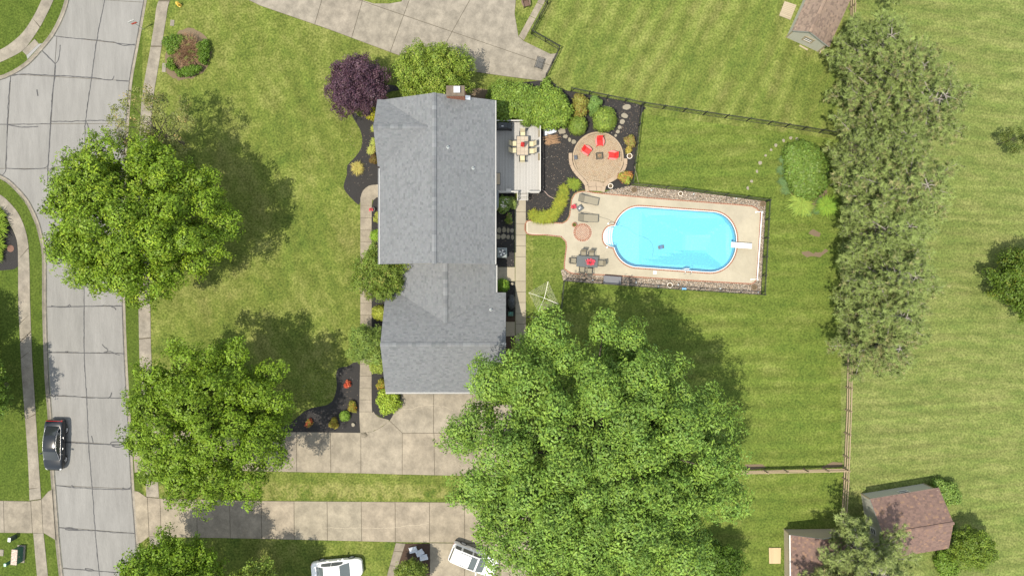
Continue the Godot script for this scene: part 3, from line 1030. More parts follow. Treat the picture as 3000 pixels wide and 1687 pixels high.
func pool_depth(p: Vector2) -> float:
	var f := pool_frame()
	var s: float = (p - f[0]).dot(f[1])
	var t: float = (p - f[0]).dot(f[2])
	var slope := 1.05 + clampf((s + 3.1) / 4.6, 0.0, 1.0) * 1.35
	var from_side := 2.84 - absf(t)
	var from_end := 5.8 - s
	var near := minf(from_side, from_end)
	return minf(slope, 1.05 + maxf(0.0, near - 0.45) * 0.85)

func build_pool() -> void:
	var f := pool_frame()
	var edge := pool_outline()
	var lip: PackedVector2Array = Geometry2D.offset_polygon(edge, 0.055)[0]
	var rim: PackedVector2Array = Geometry2D.offset_polygon(edge, 0.195)[0]
	# concrete surround in panels
	var deck := struct("pool_deck")
	var yard := plan(POOL_YARD)
	var yin: PackedVector2Array = Geometry2D.offset_polygon(yard, -0.13)[0]
	var polys := [yin]
	for u in [1596, 1655, 1738, 1923, 2047]:
		polys = cut(polys, a2(u, 500), a2(u - 3, 900))
	var out := []
	for pg in polys:
		var c := Vector2.ZERO
		for q in pg: c += q
		c /= pg.size()
		var u: float = c.x * UNIT + DATUM.x
		var ls := []
		if u > 2047:
			ls = [[2157, 664, 2215, 622], [2126, 782, 2207, 827], [2157, 726, 2222, 730]]
		elif u > 1738 and u < 1923:
			ls = [[1836, 778, 1778, 796], [1797, 722, 1745, 755], [1848, 600, 1852, 660]]
		elif u > 1655 and u < 1738:
			ls = [[1650, 681, 1740, 684], [1734, 757, 1660, 790]]
		var sub := [pg]
		for l in ls:
			sub = cut(sub, a2(l[0], l[1]), a2(l[2], l[3]))
		out.append_array(sub)
	var med := PackedVector2Array()
	for k in 40:
		med.append(a2(1706.7, 681) + Vector2.from_angle(TAU * k / 40.0) * 0.92)
	for pg in out:
		for o in Geometry2D.offset_polygon(pg, -0.012):
			for r in Geometry2D.clip_polygons(o, rim):
				for r2 in Geometry2D.clip_polygons(r, med):
					if absf(area(r2)) > 0.03 and not Geometry2D.is_polygon_clockwise(r2) or absf(area(r2)) > 0.03:
						var b := MB.new()
						var k := rr(0.965, 1.03)
						b.prism(r2, POOL_Y - 0.1, POOL_Y, Color(k, k, k * rr(0.98, 1.01)))
						part(deck, "panel", b.mesh(), M.deck_concrete)
	var bed := MB.new()
	for pg in cut([yard], a2(1970, 500), a2(1970, 900)):
		for r in Geometry2D.clip_polygons(pg, edge):
			if absf(area(r)) > 0.02:
				bed.prism(r, -0.35, POOL_Y - 0.022)
	part(deck, "mortar_bed", bed.mesh(), M.mortar)
	# brick edging round the surround
	var brick := MB.new()
	brick.slabbox(Vector3.ZERO, Vector3(0.187, 0.06, 0.1), 0.006)
	var bm := brick.mesh()
	var tones := [Color(1.0, 1.0, 1.0), Color(1.25, 1.25, 1.2), Color(0.82, 0.8, 0.8), Color(1.45, 1.35, 1.25)]
	var bms := []
	for t in tones:
		var q := MB.new()
		q.slabbox(Vector3.ZERO, Vector3(1, 1, 1), 0.03, Basis(), t)
		bms.append(q.mesh())
	var edgel := smooth_line(Geometry2D.offset_polygon(yard, -0.06)[0], true, 0.3)
	for s in along(edgel, 0.225, true):
		var yaw := -atan2(s[1].y, s[1].x)
		part(deck, "brick", bms[rng.randi() % 4], M.brick, Vector3(s[0].x, POOL_Y - 0.03, s[0].y), Basis(Vector3.UP, yaw).scaled_local(Vector3(s[2] - 0.022, 0.066, 0.105)))
	# brick rose set in the concrete
	var mc := a2(1706.7, 681)
	var rings := [[0.0, 0.075, 5], [0.105, 0.195, 9], [0.225, 0.32, 13], [0.35, 0.445, 17], [0.475, 0.575, 21], [0.61, 0.87, 30]]
	var base := MB.new()
	base.prism(Geometry2D.offset_polygon(med, -0.005)[0], POOL_Y - 0.1, POOL_Y - 0.006)
	part(deck, "medallion_bed", base.mesh(), M.mortar)
	for r in rings:
		for k in r[2]:
			var g := 0.020 / maxf(r[1], 0.1)
			var a0: float = TAU * k / r[2] + g + r[1]
			var a1: float = TAU * (k + 1) / r[2] - g + r[1]
			var pg := PackedVector2Array()
			for j in 3:
				pg.append(mc + Vector2.from_angle(lerpf(a0, a1, j / 2.0)) * r[1])
			if r[0] > 0.01:
				for j in 3:
					pg.append(mc + Vector2.from_angle(lerpf(a1, a0, j / 2.0)) * r[0])
			else:
				pg.append(mc + Vector2.from_angle((a0 + a1) * 0.5) * 0.015)
			var b := MB.new()
			b.prism(pg, POOL_Y - 0.05, POOL_Y + 0.004, tones[rng.randi() % 4] * Color(0.95, 0.95, 0.95))
			part(deck, "brick", b.mesh(), M.brick)
	# the pool itself
	var pool := thing("swimming_pool", "oval blue swimming pool with brick coping and white corner steps", "swimming pool")
	var ring := MB.new()
	for pg in cut([lip], a2(1970, 500), a2(1970, 900)):
		for r in Geometry2D.clip_polygons(pg, edge):
			if absf(area(r)) > 0.01:
				ring.prism(r, POOL_Y - 0.1, POOL_Y - 0.004)
	part(pool, "coping_lip", ring.mesh(), M.pool_white)
	var mid := smooth_line(Geometry2D.offset_polygon(edge, 0.124)[0], true, 0.3)
	for s in along(mid, 0.215, true):
		var yaw := -atan2(s[1].y, s[1].x)
		part(pool, "coping_brick", bms[rng.randi() % 4], M.brick, Vector3(s[0].x, POOL_Y - 0.028, s[0].y), Basis(Vector3.UP, yaw).scaled_local(Vector3(s[2] - 0.024, 0.066, 0.115)))
	# liner: walls and a floor that falls to a hopper
	var sh := MB.new()
	for i in edge.size():
		var p := edge[i]
		var q := edge[(i + 1) % edge.size()]
		var inn: Vector2 = f[0] - (p + q) * 0.5
		var dp := pool_depth(p)
		var dq := pool_depth(q)
		sh.quad(Vector3(p.x, POOL_Y - 0.05, p.y), Vector3(q.x, POOL_Y - 0.05, q.y), Vector3(q.x, -dq, q.y), Vector3(p.x, -dp, p.y), Vector3(inn.x, 0, inn.y))
	for iz in 22:
		for ix in 46:
			var x0 := 8.0 + ix * 0.3
			var z0 := -7.9 + iz * 0.3
			var cell := PackedVector2Array([Vector2(x0, z0), Vector2(x0 + 0.3, z0), Vector2(x0 + 0.3, z0 + 0.3), Vector2(x0, z0 + 0.3)])
			for r in Geometry2D.intersect_polygons(cell, edge):
				for k in range(1, r.size() - 1):
					var A := r[0]
					var B := r[k]
					var C := r[k + 1]
					sh.tri(Vector3(A.x, -pool_depth(A), A.y), Vector3(B.x, -pool_depth(B), B.y), Vector3(C.x, -pool_depth(C), C.y), Vector3.UP)
	part(pool, "liner", sh.mesh(), M.liner)
	# moulded steps in the bump
	var bump := smooth_line(plan([[1812, 664], [1790, 665], [1778, 672], [1771, 684], [1770, 697], [1773, 709], [1783, 718], [1800, 723], [1809, 725]]), false, 0.12)
	var steps := [[1773.0, -0.02], [1780.5, -0.20], [1788.5, -0.44], [1796, -0.70]]
	for si in steps.size():
		var s: Array = steps[si]
		var cutter := PackedVector2Array()
		var u0: float = 1760.0 if si == 0 else steps[si - 1][0]
		for k in 9:
			var t := k / 8.0
			cutter.append(a2(s[0] - 8.0 + 8.0 * pow(absf(t - 0.5) * 2.0, 2.0), lerpf(655, 730, t)) + Vector2(0.30, 0))
		cutter.append(a2(1755, 730)); cutter.append(a2(1755, 655))
		var hull := bump.duplicate()
		hull.append(a2(1812, 690))
		var b := MB.new()
		for r in Geometry2D.intersect_polygons(hull, cutter):
			if absf(area(r)) > 0.01:
				b.prism(r, -1.0 - si * 0.005, s[1])
		if b.size() > 0:
			part(pool, "step", b.mesh(), M.pool_white if si == 0 else mat("step_blue", lin(0.36, 0.66, 0.74), 0.5))
	var wa := MB.new()
	wa.prism(Geometry2D.offset_polygon(edge, -0.004)[0], WATER_Y - 0.002, WATER_Y)
	var w := MB.new()
	var idx := Geometry2D.triangulate_polygon(edge)
	for i in range(0, idx.size(), 3):
		var A := edge[idx[i]]
		var B := edge[idx[i + 1]]
		var C := edge[idx[i + 2]]
		w.tri(Vector3(A.x, WATER_Y, A.y), Vector3(B.x, WATER_Y, B.y), Vector3(C.x, WATER_Y, C.y), Vector3.UP)
	var wn := struct("pool_water")
	part(wn, "water_surface", w.mesh(), M.water)

func build_patio() -> void:
	var patio := struct("paved_patio")
	var c := a2(1752.8, 460.5)
	var fc := a2(1755, 458)
	var R := 2.41
	var disc := PackedVector2Array()
	for k in 64:
		disc.append(c + Vector2.from_angle(TAU * k / 64.0) * R)
	var flare := plan([[1678, 449], [1679, 475], [1688, 495], [1702, 510], [1717, 530], [1721, 536], [1745, 534], [1771, 541], [1779, 531], [1797, 519.5], [1816, 503], [1826, 481], [1828, 462]])
	var whole: PackedVector2Array = Geometry2D.merge_polygons(disc, flare)[0]
	var bed := MB.new()
	bed.prism(whole, -0.05, 0.028)
	part(patio, "sand_bed", bed.mesh(), mat("sand", lin(0.21, 0.165, 0.115), 1.0, T.t_grain, 0.7))
	var tones := [Color(1, 1, 1), Color(1.1, 1.08, 1.05), Color(0.9, 0.88, 0.86), Color(1.0, 0.92, 0.86), Color(1.06, 1.06, 1.0)]
	var rest := MB.new()
	var singles := 0
	var inner: PackedVector2Array = Geometry2D.offset_polygon(whole, -0.16)[0]
	# laid in rings round the fire bowl; big outer stones first as pieces of their own
	for k in range(22, 0, -1):
		var r0 := k * 0.143
		var r1 := r0 + 0.122
		var n := maxi(6, int(TAU * r0 / 0.175))
		var turn := rr(0, 1)
		for j in n:
			var a0 := TAU * (j + turn) / n
			var am := TAU * (j + 0.5 + turn) / n
			if not Geometry2D.is_point_in_polygon(fc + Vector2.from_angle(am) * (r0 + 0.065), inner):
				continue
			var g := 0.010 / r1
			var pg := PackedVector2Array([fc + Vector2.from_angle(a0 + g) * r1, fc + Vector2.from_angle(TAU * (j + 1 + turn) / n - g) * r1, fc + Vector2.from_angle(TAU * (j + 1 + turn) / n - g) * r0, fc + Vector2.from_angle(a0 + g) * r0])
			var t: Color = tones[rng.randi() % 5] * rr(0.88, 1.1)
			var top := 0.045 + rr(-0.002, 0.002)
			if singles < 240:
				var b := MB.new()
				b.prism(pg, 0.0, top, t, 0.006)
				part(patio, "paver", b.mesh(), M.paver)
				singles += 1
			else:
				rest.prism(pg, 0.0, top, t)
	var p := part(patio, "small_pavers", rest.mesh(), M.paver)
	p.set_meta("kind", "stuff")
	# soldier course along the rim
	var rim := smooth_line(Geometry2D.offset_polygon(whole, -0.075)[0], true, 0.2)
	var sb := MB.new()
	sb.slabbox(Vector3.ZERO, Vector3(1, 1, 1), 0.03)
	var sbm := sb.mesh()
	for s in along(rim, 0.27, true):
		part(patio, "edge_paver", sbm, M.paver, Vector3(s[0].x, 0.022, s[0].y), Basis(Vector3.UP, -atan2(s[1].y, s[1].x)).scaled_local(Vector3(s[2] - 0.012, 0.052, 0.135)))
	# low curving walls with capstones
	var walls := [
		["low_wall", "curved tan block wall along the left side of the round patio", [[1671, 449], [1672, 474], [1679, 494], [1693, 513], [1708, 529], [1717, 543], [1720, 562]]],
		["low_wall", "curved tan block wall from the patio rim past the red-flowered plant", [[1832, 465], [1831, 484], [1821, 505], [1803, 521], [1785, 532], [1771, 545], [1766, 563]]],
	]
	for w in walls:
		var t := thing(w[0], w[1], "garden wall", Vector3.ZERO, 0.0, "low walls of the round patio")
		var line := smooth_line(plan(w[2]), false, 0.1)
		for s in along(line, 0.62):
			var yaw := -atan2(s[1].y, s[1].x)
			var tn := rr(0.92, 1.08)
			var b := MB.new()
			b.slabbox(Vector3(0, -0.1, 0), Vector3(s[2] - 0.02, 0.2, 0.26), 0.01, Basis(), Color(tn * 0.9, tn * 0.9, tn * 0.9))
			part(t, "block", b.mesh(), M.wall_stone, Vector3(s[0].x, 0.17, s[0].y), Basis(Vector3.UP, yaw))
			var cp := MB.new()
			cp.slabbox(Vector3(0, 0.035, 0), Vector3(s[2] - 0.008, 0.066, 0.33), 0.012, Basis(), Color(tn, tn * 0.98, tn * 0.96))
			part(t, "capstone", cp.mesh(), M.wall_stone, Vector3(s[0].x, 0.171, s[0].y), Basis(Vector3.UP, yaw))
	var st := thing("garden_steps", "two tan block steps between the round patio and the pool deck", "steps")
	for q in [[[[1721, 536], [1733, 533], [1746, 533], [1746, 546], [1735, 546], [1724, 548]], 0.085], [[[1746.4, 533], [1758, 535], [1771, 541], [1766, 551], [1757, 547], [1746.4, 546]], 0.085], [[[1724, 548.4], [1736, 546.4], [1748, 546.4], [1748, 560], [1725, 559]], 0.13], [[[1748.5, 546.4], [1757, 547.4], [1766, 551.4], [1764, 561], [1748.5, 560]], 0.13]]:
		var b := MB.new()
		var tn := rr(0.95, 1.05)
		b.prism(Geometry2D.offset_polygon(plan(q[0]), -0.006)[0], -0.05, q[1], Color(tn, tn, tn), 0.012)
		part(st, "step_block", b.mesh(), M.wall_stone)

# one roof slope: o is a corner at the eave, u runs along the eave, w up the slope; outline in (along, up) metres
func slope(parent: Node, o: Vector3, u: Vector3, w: Vector3, outline: PackedVector2Array, pal: Array, m: Material, course := 0.165, tabw := 0.24) -> void:
	var nn := w.cross(u).normalized()
	if nn.y < 0: nn = -nn
	var b := MB.new()
	var idx := Geometry2D.triangulate_polygon(outline)
	for i in range(0, idx.size(), 3):
		var q := []
		for k in 3:
			var s := outline[idx[i + k]]
			q.append(o + u * s.x + w * s.y)
		b.tri(q[0], q[1], q[2], nn, pal[1])
		b.tri(q[0] - nn * 0.14, q[1] - nn * 0.14, q[2] - nn * 0.14, -nn, pal[1])
	part(parent, "roof_deck", b.mesh(), m)
	# fascia boards round the slope
	var fb := MB.new()
	for i in outline.size():
		var p := outline[i]
		var q := outline[(i + 1) % outline.size()]
		var P := o + u * p.x + w * p.y
		var Q := o + u * q.x + w * q.y
		var mid := (p + q) * 0.5
		var outw := Vector2(q.y - p.y, p.x - q.x).normalized()
		if Geometry2D.is_point_in_polygon(mid + outw * 0.01, outline): outw = -outw
		fb.quad(P - nn * 0.004, Q - nn * 0.004, Q - nn * 0.15, P - nn * 0.15, u * outw.x + w * outw.y)
	part(parent, "fascia", fb.mesh(), M.trim_grey)
	# shingles in overlapping courses, thick tabs between thin ones
	var sh := MB.new()
	var lo := outline[0]
	var hi := outline[0]
	for p in outline:
		lo = Vector2(minf(lo.x, p.x), minf(lo.y, p.y))
		hi = Vector2(maxf(hi.x, p.x), maxf(hi.y, p.y))
	var row := 0
	var t := lo.y - 0.02
	while t < hi.y:
		var s := lo.x - rr(0.0, tabw)
		var thick := row % 4 < 2
		while s < hi.x:
			var wd := tabw * rr(0.6, 1.25)
			thick = rng.randf() < 0.6
			var r0 := 0.014 if thick else 0.009
			var k := rr(0.93, 1.07)
			var col: Color = (pal[0] if thick else pal[1])
			if rng.randf() < 0.10: col = pal[2]
			col = Color(col.r * k, col.g * k, col.b * k)
			var rect := PackedVector2Array([Vector2(s, t), Vector2(s + wd - 0.004, t), Vector2(s + wd - 0.004, t + course + 0.015), Vector2(s, t + course + 0.015)])
			for pg in Geometry2D.intersect_polygons(rect, outline):
				var V := []
				for p in pg:
					var lift := lerpf(r0, 0.004, clampf((p.y - t) / course, 0, 1))
					V.append(o + u * p.x + w * p.y + nn * lift)
				for i in range(1, V.size() - 1):
					sh.tri(V[0], V[i], V[i + 1], nn, col)
			if s > lo.x and s + wd < hi.x and t > lo.y and Geometry2D.is_point_in_polygon(Vector2(s + wd * 0.5, t + 0.02), outline):
				var A := o + u * s + w * t
				var B := o + u * (s + wd) + w * t
				sh.quad(A + nn * r0, B + nn * r0, B - nn * 0.002, A - nn * 0.002, -w, col)
			s += wd
		t += course
		row += 1
	var sp := part(parent, "shingles", sh.mesh(), m)
	sp.set_meta("kind", "stuff")

func ridge_caps(parent: Node, p: Vector3, q: Vector3, dn1: Vector3, dn2: Vector3, pal: Array, m: Material, wid := 0.21) -> void:
	# dn1, dn2: unit vectors down each slope
	var L := p.distance_to(q)
	var d := (q - p) / L
	var n := int(L / 0.34)
	for k in n:
		var a := p + d * (L * k / n)
		var e := p + d * (L * (k + 1) / n + 0.03)
		var b := MB.new()
		var c: Color = pal[rng.randi() % 3]
		var kk := rr(0.98, 1.25)
		c = Color(c.r * kk, c.g * kk, c.b * kk)
		var up := Vector3.UP
		for dn in [dn1, dn2]:
			b.quad(a + up * 0.11, e + up * 0.125, e + dn * wid + up * 0.11, a + dn * wid + up * 0.095, up, c)
			b.quad(e + up * 0.125, e + dn * wid + up * 0.11, e + dn * wid, e, d, c)
		part(parent, "ridge_cap", b.mesh(), m)

func gable_walls(parent: Node, x0: float, x1: float, z0: float, z1: float, eave: float, ridge: float, along_z: bool, m: Material) -> void:
	var c := [Vector3(x0, 0, z0), Vector3(x1, 0, z0), Vector3(x1, 0, z1), Vector3(x0, 0, z1)]
	var mid := Vector3((x0 + x1) * 0.5, 0, (z0 + z1) * 0.5)
	for i in 4:
		var p: Vector3 = c[i]
		var q: Vector3 = c[(i + 1) % 4]
		var out := (p + q) * 0.5 - mid
		var b := MB.new()
		var E := Vector3.UP * eave
		b.quad(p, q, q + E, p + E, out)
		var is_gable := (i % 2 == 0) if along_z else (i % 2 == 1)
		if is_gable:
			b.tri(p + E, q + E, (p + q) * 0.5 + Vector3.UP * ridge, out)
		part(parent, "wall", b.mesh(), m)
		# lap siding as real boards
		var ln := MB.new()
		var od := out.normalized() * 0.012
		var y := 0.2
		while y < eave - 0.2:
			ln.quad(p + Vector3.UP * y + od, q + Vector3.UP * y + od, q + Vector3.UP * (y + 0.19) + od * 0.15, p + Vector3.UP * (y + 0.19) + od * 0.15, out)
			ln.quad(p + Vector3.UP * y + od, q + Vector3.UP * y + od, q + Vector3.UP * y, p + Vector3.UP * y, Vector3.DOWN)
			y += 0.2
		var sp := part(parent, "siding_boards", ln.mesh(), m)
		sp.set_meta("kind", "stuff")

func rect2(x0: float, y0: float, x1: float, y1: float) -> PackedVector2Array:
	return PackedVector2Array([Vector2(x0, y0), Vector2(x1, y0), Vector2(x1, y1), Vector2(x0, y1)])

func window_on(parent: Node, o: Vector3, right: Vector3, w: float, h: float) -> void:
	# a window whose sill centre is o, seen from outside; right lies in the wall
	var n := right.cross(Vector3.UP).normalized()
	var f := MB.new()
	for s in [-1.0, 1.0]:
		f.beam(o + right * s * w * 0.5 + n * 0.03, o + right * s * w * 0.5 + Vector3.UP * h + n * 0.03, 0.08, 0.06)
	for y in [0.0, h * 0.5, h]:
		f.beam(o - right * w * 0.5 + Vector3.UP * y + n * 0.03, o + right * w * 0.5 + Vector3.UP * y + n * 0.03, 0.06, 0.08)
	var win := part(parent, "window", f.mesh(), M.white_paint)
	var g := MB.new()
	g.quad(o - right * w * 0.5 + n * 0.022, o + right * w * 0.5 + n * 0.022, o + right * w * 0.5 + Vector3.UP * h + n * 0.022, o - right * w * 0.5 + Vector3.UP * h + n * 0.022, n)
	part(win, "pane", g.mesh(), M.glass_dark)

var SHINGLE := [Color(0.190, 0.199, 0.209), Color(0.172, 0.181, 0.191), Color(0.152, 0.161, 0.171)]
const HX0 := -11.50
const HX1 := -1.51
const HZ0 := -16.30
const HZ1 := -2.07
const HE := 5.4
const HR := 7.7

func build_house() -> void:
	var h := thing("house", "long grey-shingled house with brick chimney and attached garage", "house")
	var rx := (HX0 + HX1) * 0.5
	var half := (HX1 - HX0) * 0.5
	var rise := HR - HE
	var sl := sqrt(half * half + rise * rise)
	var L := HZ1 - HZ0
	var ov := 0.38
	gable_walls(h, HX0 + ov, HX1 - ov, HZ0 + ov, HZ1 - 0.12, HE - 0.2, HR - 0.3, true, M.siding)
	var we := Vector3(half, rise, 0).normalized()
	var ww := Vector3(-half, rise, 0).normalized()
	# east slope and west slope
	slope(h, Vector3(HX1, HE, HZ0), Vector3.BACK, ww, rect2(0, 0, L, sl), SHINGLE, M.shingle)
	slope(h, Vector3(HX0, HE, HZ0), Vector3.BACK, we, rect2(0, 0, L, sl), SHINGLE, M.shingle)
	ridge_caps(h, Vector3(rx, HR, HZ0), Vector3(rx, HR, HZ1 + 0.02), -we, -ww, SHINGLE, M.shingle)
	# front cross gable
	var gz := -13.55
	var gh := 7.40
	var gx := -11.66
	var pit := 0.655
	var gd := Vector3(0, -pit, 1).normalized()
	var gu := Vector3(0, -pit, -1).normalized()
	var meet := rx - (HR - gh) / (rise / half)
	var k := sqrt(1 + pit * pit)
	var main_at := func(x: float) -> float: return HE + rise / half * (x - HX0)
	for s in [1.0, -1.0]:
		# outline in (along x from gx, up the slope from its eave)
		var run := 3.0 if s > 0 else (gz - HZ0)
		var drop := run * pit
		var eave_y := gh - drop
		var vx: float = HX0 + (eave_y - HE) / (rise / half)
		var o := Vector3(gx, eave_y, gz + s * run)
		var w := -gd if s > 0 else -gu
		slope(h, o, Vector3.RIGHT, w, PackedVector2Array([Vector2(0, 0), Vector2(maxf(vx - gx, 0.06), 0), Vector2(meet - gx, run * k), Vector2(0, run * k)]), SHINGLE, M.shingle)
	ridge_caps(h, Vector3(gx, gh, gz), Vector3(meet, gh, gz), gd, gu, SHINGLE, M.shingle)
	var gw := MB.new()
	gw.tri(Vector3(gx + 0.3, 5.3, gz - 2.7), Vector3(gx + 0.3, 5.3, gz + 2.9), Vector3(gx + 0.3, gh - 0.2, gz), Vector3.LEFT)
	gw.quad(Vector3(gx + 0.3, 0, gz - 2.4), Vector3(gx + 0.3, 0, gz + 2.6), Vector3(gx + 0.3, 5.3, gz + 2.6), Vector3(gx + 0.3, 5.3, gz - 2.4), Vector3.LEFT)
	gw.quad(Vector3(gx + 0.3, 0, gz + 2.6), Vector3(HX0 + ov, 0, gz + 2.6), Vector3(HX0 + ov, 5.3, gz + 2.6), Vector3(gx + 0.3, 5.3, gz + 2.6), Vector3.BACK)
	part(h, "gable_wall", gw.mesh(), M.siding)
	# link between house and garage
	var lx0 := -10.30
	var lx1 := -1.48
	var lr := -5.90
	var le := 2.7
	var lh := 4.18
	var gz0 := 0.42
	var gz1 := 9.46
	var gm := 4.94
	var gr := 5.22
	var gp := (gr - le) / (gm - gz0)
	var apex := gz0 + (lh - le) / gp
	gable_walls(h, lx0 + 0.3, lx1 - 0.25, HZ1 - 0.12, gz0 + 0.6, le - 0.1, lh - 0.2, true, M.siding)
	for s in [[lx1, -1.0], [lx0, 1.0]]:
		var run: float = absf(lr - s[0])
		var w := Vector3(s[1] * run, lh - le, 0).normalized()
		var len := sqrt(run * run + (lh - le) * (lh - le))
		slope(h, Vector3(s[0], le, HZ1 - 0.1), Vector3.BACK, w, PackedVector2Array([Vector2(0, 0), Vector2(gz0 - HZ1 + 0.1, 0), Vector2(apex - HZ1 + 0.1, len), Vector2(0, len)]), SHINGLE, M.shingle)
	ridge_caps(h, Vector3(lr, lh, HZ1 - 0.1), Vector3(lr, lh, apex), Vector3(4.4, -1.48, 0).normalized(), Vector3(-4.4, -1.48, 0).normalized(), SHINGLE, M.shingle)
	# garage
	var gx0 := -11.48
	var gx1 := -0.55
	gable_walls(h, gx0 + 0.3, gx1 - 0.3, gz0 + 0.4, gz1 - 0.4, le - 0.1, gr - 0.3, false, M.siding)
	for s in [[gz0, 1.0], [gz1, -1.0]]:
		var run: float = absf(gm - s[0])
		var w := Vector3(0, gr - le, s[1] * run).normalized()
		var len := sqrt(run * run + (gr - le) * (gr - le))
		slope(h, Vector3(gx0, le, s[0]), Vector3.RIGHT, w, rect2(0, 0, gx1 - gx0, len), SHINGLE, M.shingle)
	ridge_caps(h, Vector3(gx0, gr, gm), Vector3(gx1, gr, gm), Vector3(0, -2.52, 4.52).normalized(), Vector3(0, -2.52, -4.52).normalized(), SHINGLE, M.shingle)
	# gutters and downpipe
	for g in [[Vector3(HX1 + 0.07, HE - 0.06, HZ0), Vector3(HX1 + 0.07, HE - 0.06, HZ1)], [Vector3(HX0 - 0.07, HE - 0.06, -10.4), Vector3(HX0 - 0.07, HE - 0.06, HZ1)], [Vector3(lx1 + 0.07, le - 0.06, HZ1), Vector3(lx1 + 0.07, le - 0.06, gz0)], [Vector3(gx0, le - 0.06, gz1 + 0.07), Vector3(gx1, le - 0.06, gz1 + 0.07)]]:
		var b := MB.new()
		var d: Vector3 = (g[1] - g[0]).normalized()
		var sd := d.cross(Vector3.UP)
		b.beam(g[0] + Vector3.DOWN * 0.05, g[1] + Vector3.DOWN * 0.05, 0.12, 0.01)
		b.beam(g[0] + sd * 0.065, g[1] + sd * 0.065, 0.012, 0.11)
		b.beam(g[0] - sd * 0.065, g[1] - sd * 0.065, 0.012, 0.11)
		part(h, "gutter", b.mesh(), M.trim_grey)
	var dp := MB.new()
	dp.rod(Vector3(HX1 - 0.28, 0.1, HZ1 - 0.25), Vector3(HX1 - 0.28, HE - 0.15, HZ1 - 0.25), 0.045, 8)
	dp.rod(Vector3(HX1 - 0.28, HE - 0.15, HZ1 - 0.25), Vector3(HX1 + 0.07, HE - 0.1, HZ1 - 0.25), 0.045, 8)
	part(h, "downpipe", dp.mesh(), M.white_paint)
	# chimney on the far gable
	var ch := Node3D.new()
	ch.name = "chimney"
	h.add_child(ch)
	var core := MB.new()
	var cx := -4.70
	var cz := -16.36
	core.box(Vector3(cx, 4.0, cz), Vector3(1.40, 8.0, 0.72))
	part(ch, "mortar", core.mesh(), M.mortar)
	var bk := MB.new()
	var y := 0.05
	var rowi := 0
	while y < 7.95:
		for side in 4:
			var len := 1.46 if side % 2 == 0 else 0.78
			var n := 7 if side % 2 == 0 else 4
			var stepw := len / n
			for j in n:
				var off := (j + (0.5 if rowi % 2 == 0 else 0.25)) * stepw - len * 0.5
				if off > len * 0.5 - 0.05: continue
				var pos := Vector3(off, y, 0.365) if side == 0 else (Vector3(0.705, y, off) if side == 1 else (Vector3(off, y, -0.365) if side == 2 else Vector3(-0.705, y, off)))
				var dim := Vector3(stepw - 0.015, 0.06, 0.05) if side % 2 == 0 else Vector3(0.05, 0.06, stepw - 0.015)
				var kk := rr(0.75, 1.3)
				bk.box(Vector3(cx, 0, cz) + pos, dim, Basis(), Color(kk, kk, kk))
		y += 0.075
		rowi += 1
	var bks := part(ch, "bricks", bk.mesh(), M.brick)
	bks.set_meta("kind", "stuff")
	var cap := MB.new()
	cap.slabbox(Vector3(cx, 8.05, cz), Vector3(1.54, 0.12, 0.86), 0.03, Basis(), Color(0.62, 0.55, 0.5))
	part(ch, "crown_slab", cap.mesh(), M.concrete_old)
	var fl := MB.new()
	fl.box(Vector3(cx + 0.14, 8.2, cz - 0.04), Vector3(0.36, 0.2, 0.36))
	fl.slabbox(Vector3(cx + 0.14, 8.36, cz - 0.04), Vector3(0.54, 0.06, 0.54), 0.025)
	part(ch, "flue_cap", fl.mesh(), M.bright_metal)
	var fsh := MB.new()
	fsh.quad(Vector3(cx + 0.74, HE + 1.35, cz + 0.36), Vector3(cx + 1.15, HE + 1.16, cz + 0.36), Vector3(cx + 1.15, HE + 1.16, cz), Vector3(cx + 0.74, HE + 1.35, cz), Vector3.UP)
	part(ch, "flashing", fsh.mesh(), M.bright_metal)
	# vent pipes through the roof
	for vp in [[1311, 431, 0], [1385, 492, 0], [1438, 908, 1]]:
		var hh := 6.0 if vp[2] == 0 else 3.5
		for i in 6:
			var p := at(vp[0], vp[1], hh)
			hh = HE + (HX1 - p.x) * rise / half if vp[2] == 0 else le + (p.z - gz0) * gp
		var p := at(vp[0], vp[1], hh)
		var b := MB.new()
		b.lathe(p + Vector3.DOWN * 0.05, [[0.17, 0.0], [0.16, 0.06], [0.07, 0.14], [0.055, 0.15], [0.055, 0.42], [0.04, 0.42], [0.04, 0.2]], 12)
		part(h, "vent_pipe", b.mesh(), M.grey_metal)
	# bay at the back with its own little roof
	var bay := Node3D.new()
	bay.name = "bay_window"
	h.add_child(bay)
	var by := [at(1446, 549, 2.7), at(1461, 560, 2.7), at(1461, 606, 2.7), at(1446, 620, 2.7)]
	var bw := MB.new()
	var br := MB.new()
	var top: Vector3 = (by[0] + by[3]) * 0.5 + Vector3(-0.35, 0.42, 0)
	for i in 3:
		var p: Vector3 = by[i]
		var q: Vector3 = by[i + 1]
		var pi: Vector3 = p + (top - p) * 0.12
		var qi: Vector3 = q + (top - q) * 0.12
		bw.quad(Vector3(pi.x, 0.1, pi.z), Vector3(qi.x, 0.1, qi.z), Vector3(qi.x, 2.65, qi.z), Vector3(pi.x, 2.65, pi.z), (p + q) * 0.5 - top)
		br.tri(p, q, top, Vector3.UP, SHINGLE[1])
		br.quad(p, q, q + Vector3.DOWN * 0.12, p + Vector3.DOWN * 0.12, (p + q) * 0.5 - top, Color(0.6, 0.6, 0.6))
	part(bay, "bay_wall", bw.mesh(), M.siding)
	part(bay, "bay_roof", br.mesh(), M.shingle)
	# openings
	for z in [-14.6, -12.0, -9.2, -5.6]:
		window_on(h, Vector3(HX1 - ov, 3.3, z), Vector3.FORWARD, 1.1, 1.3)
		window_on(h, Vector3(HX0 + ov, 3.3, z - 0.3) if z > -10.0 else Vector3(gx + 0.3, 3.3, z - 0.3), Vector3.BACK, 1.1, 1.3)
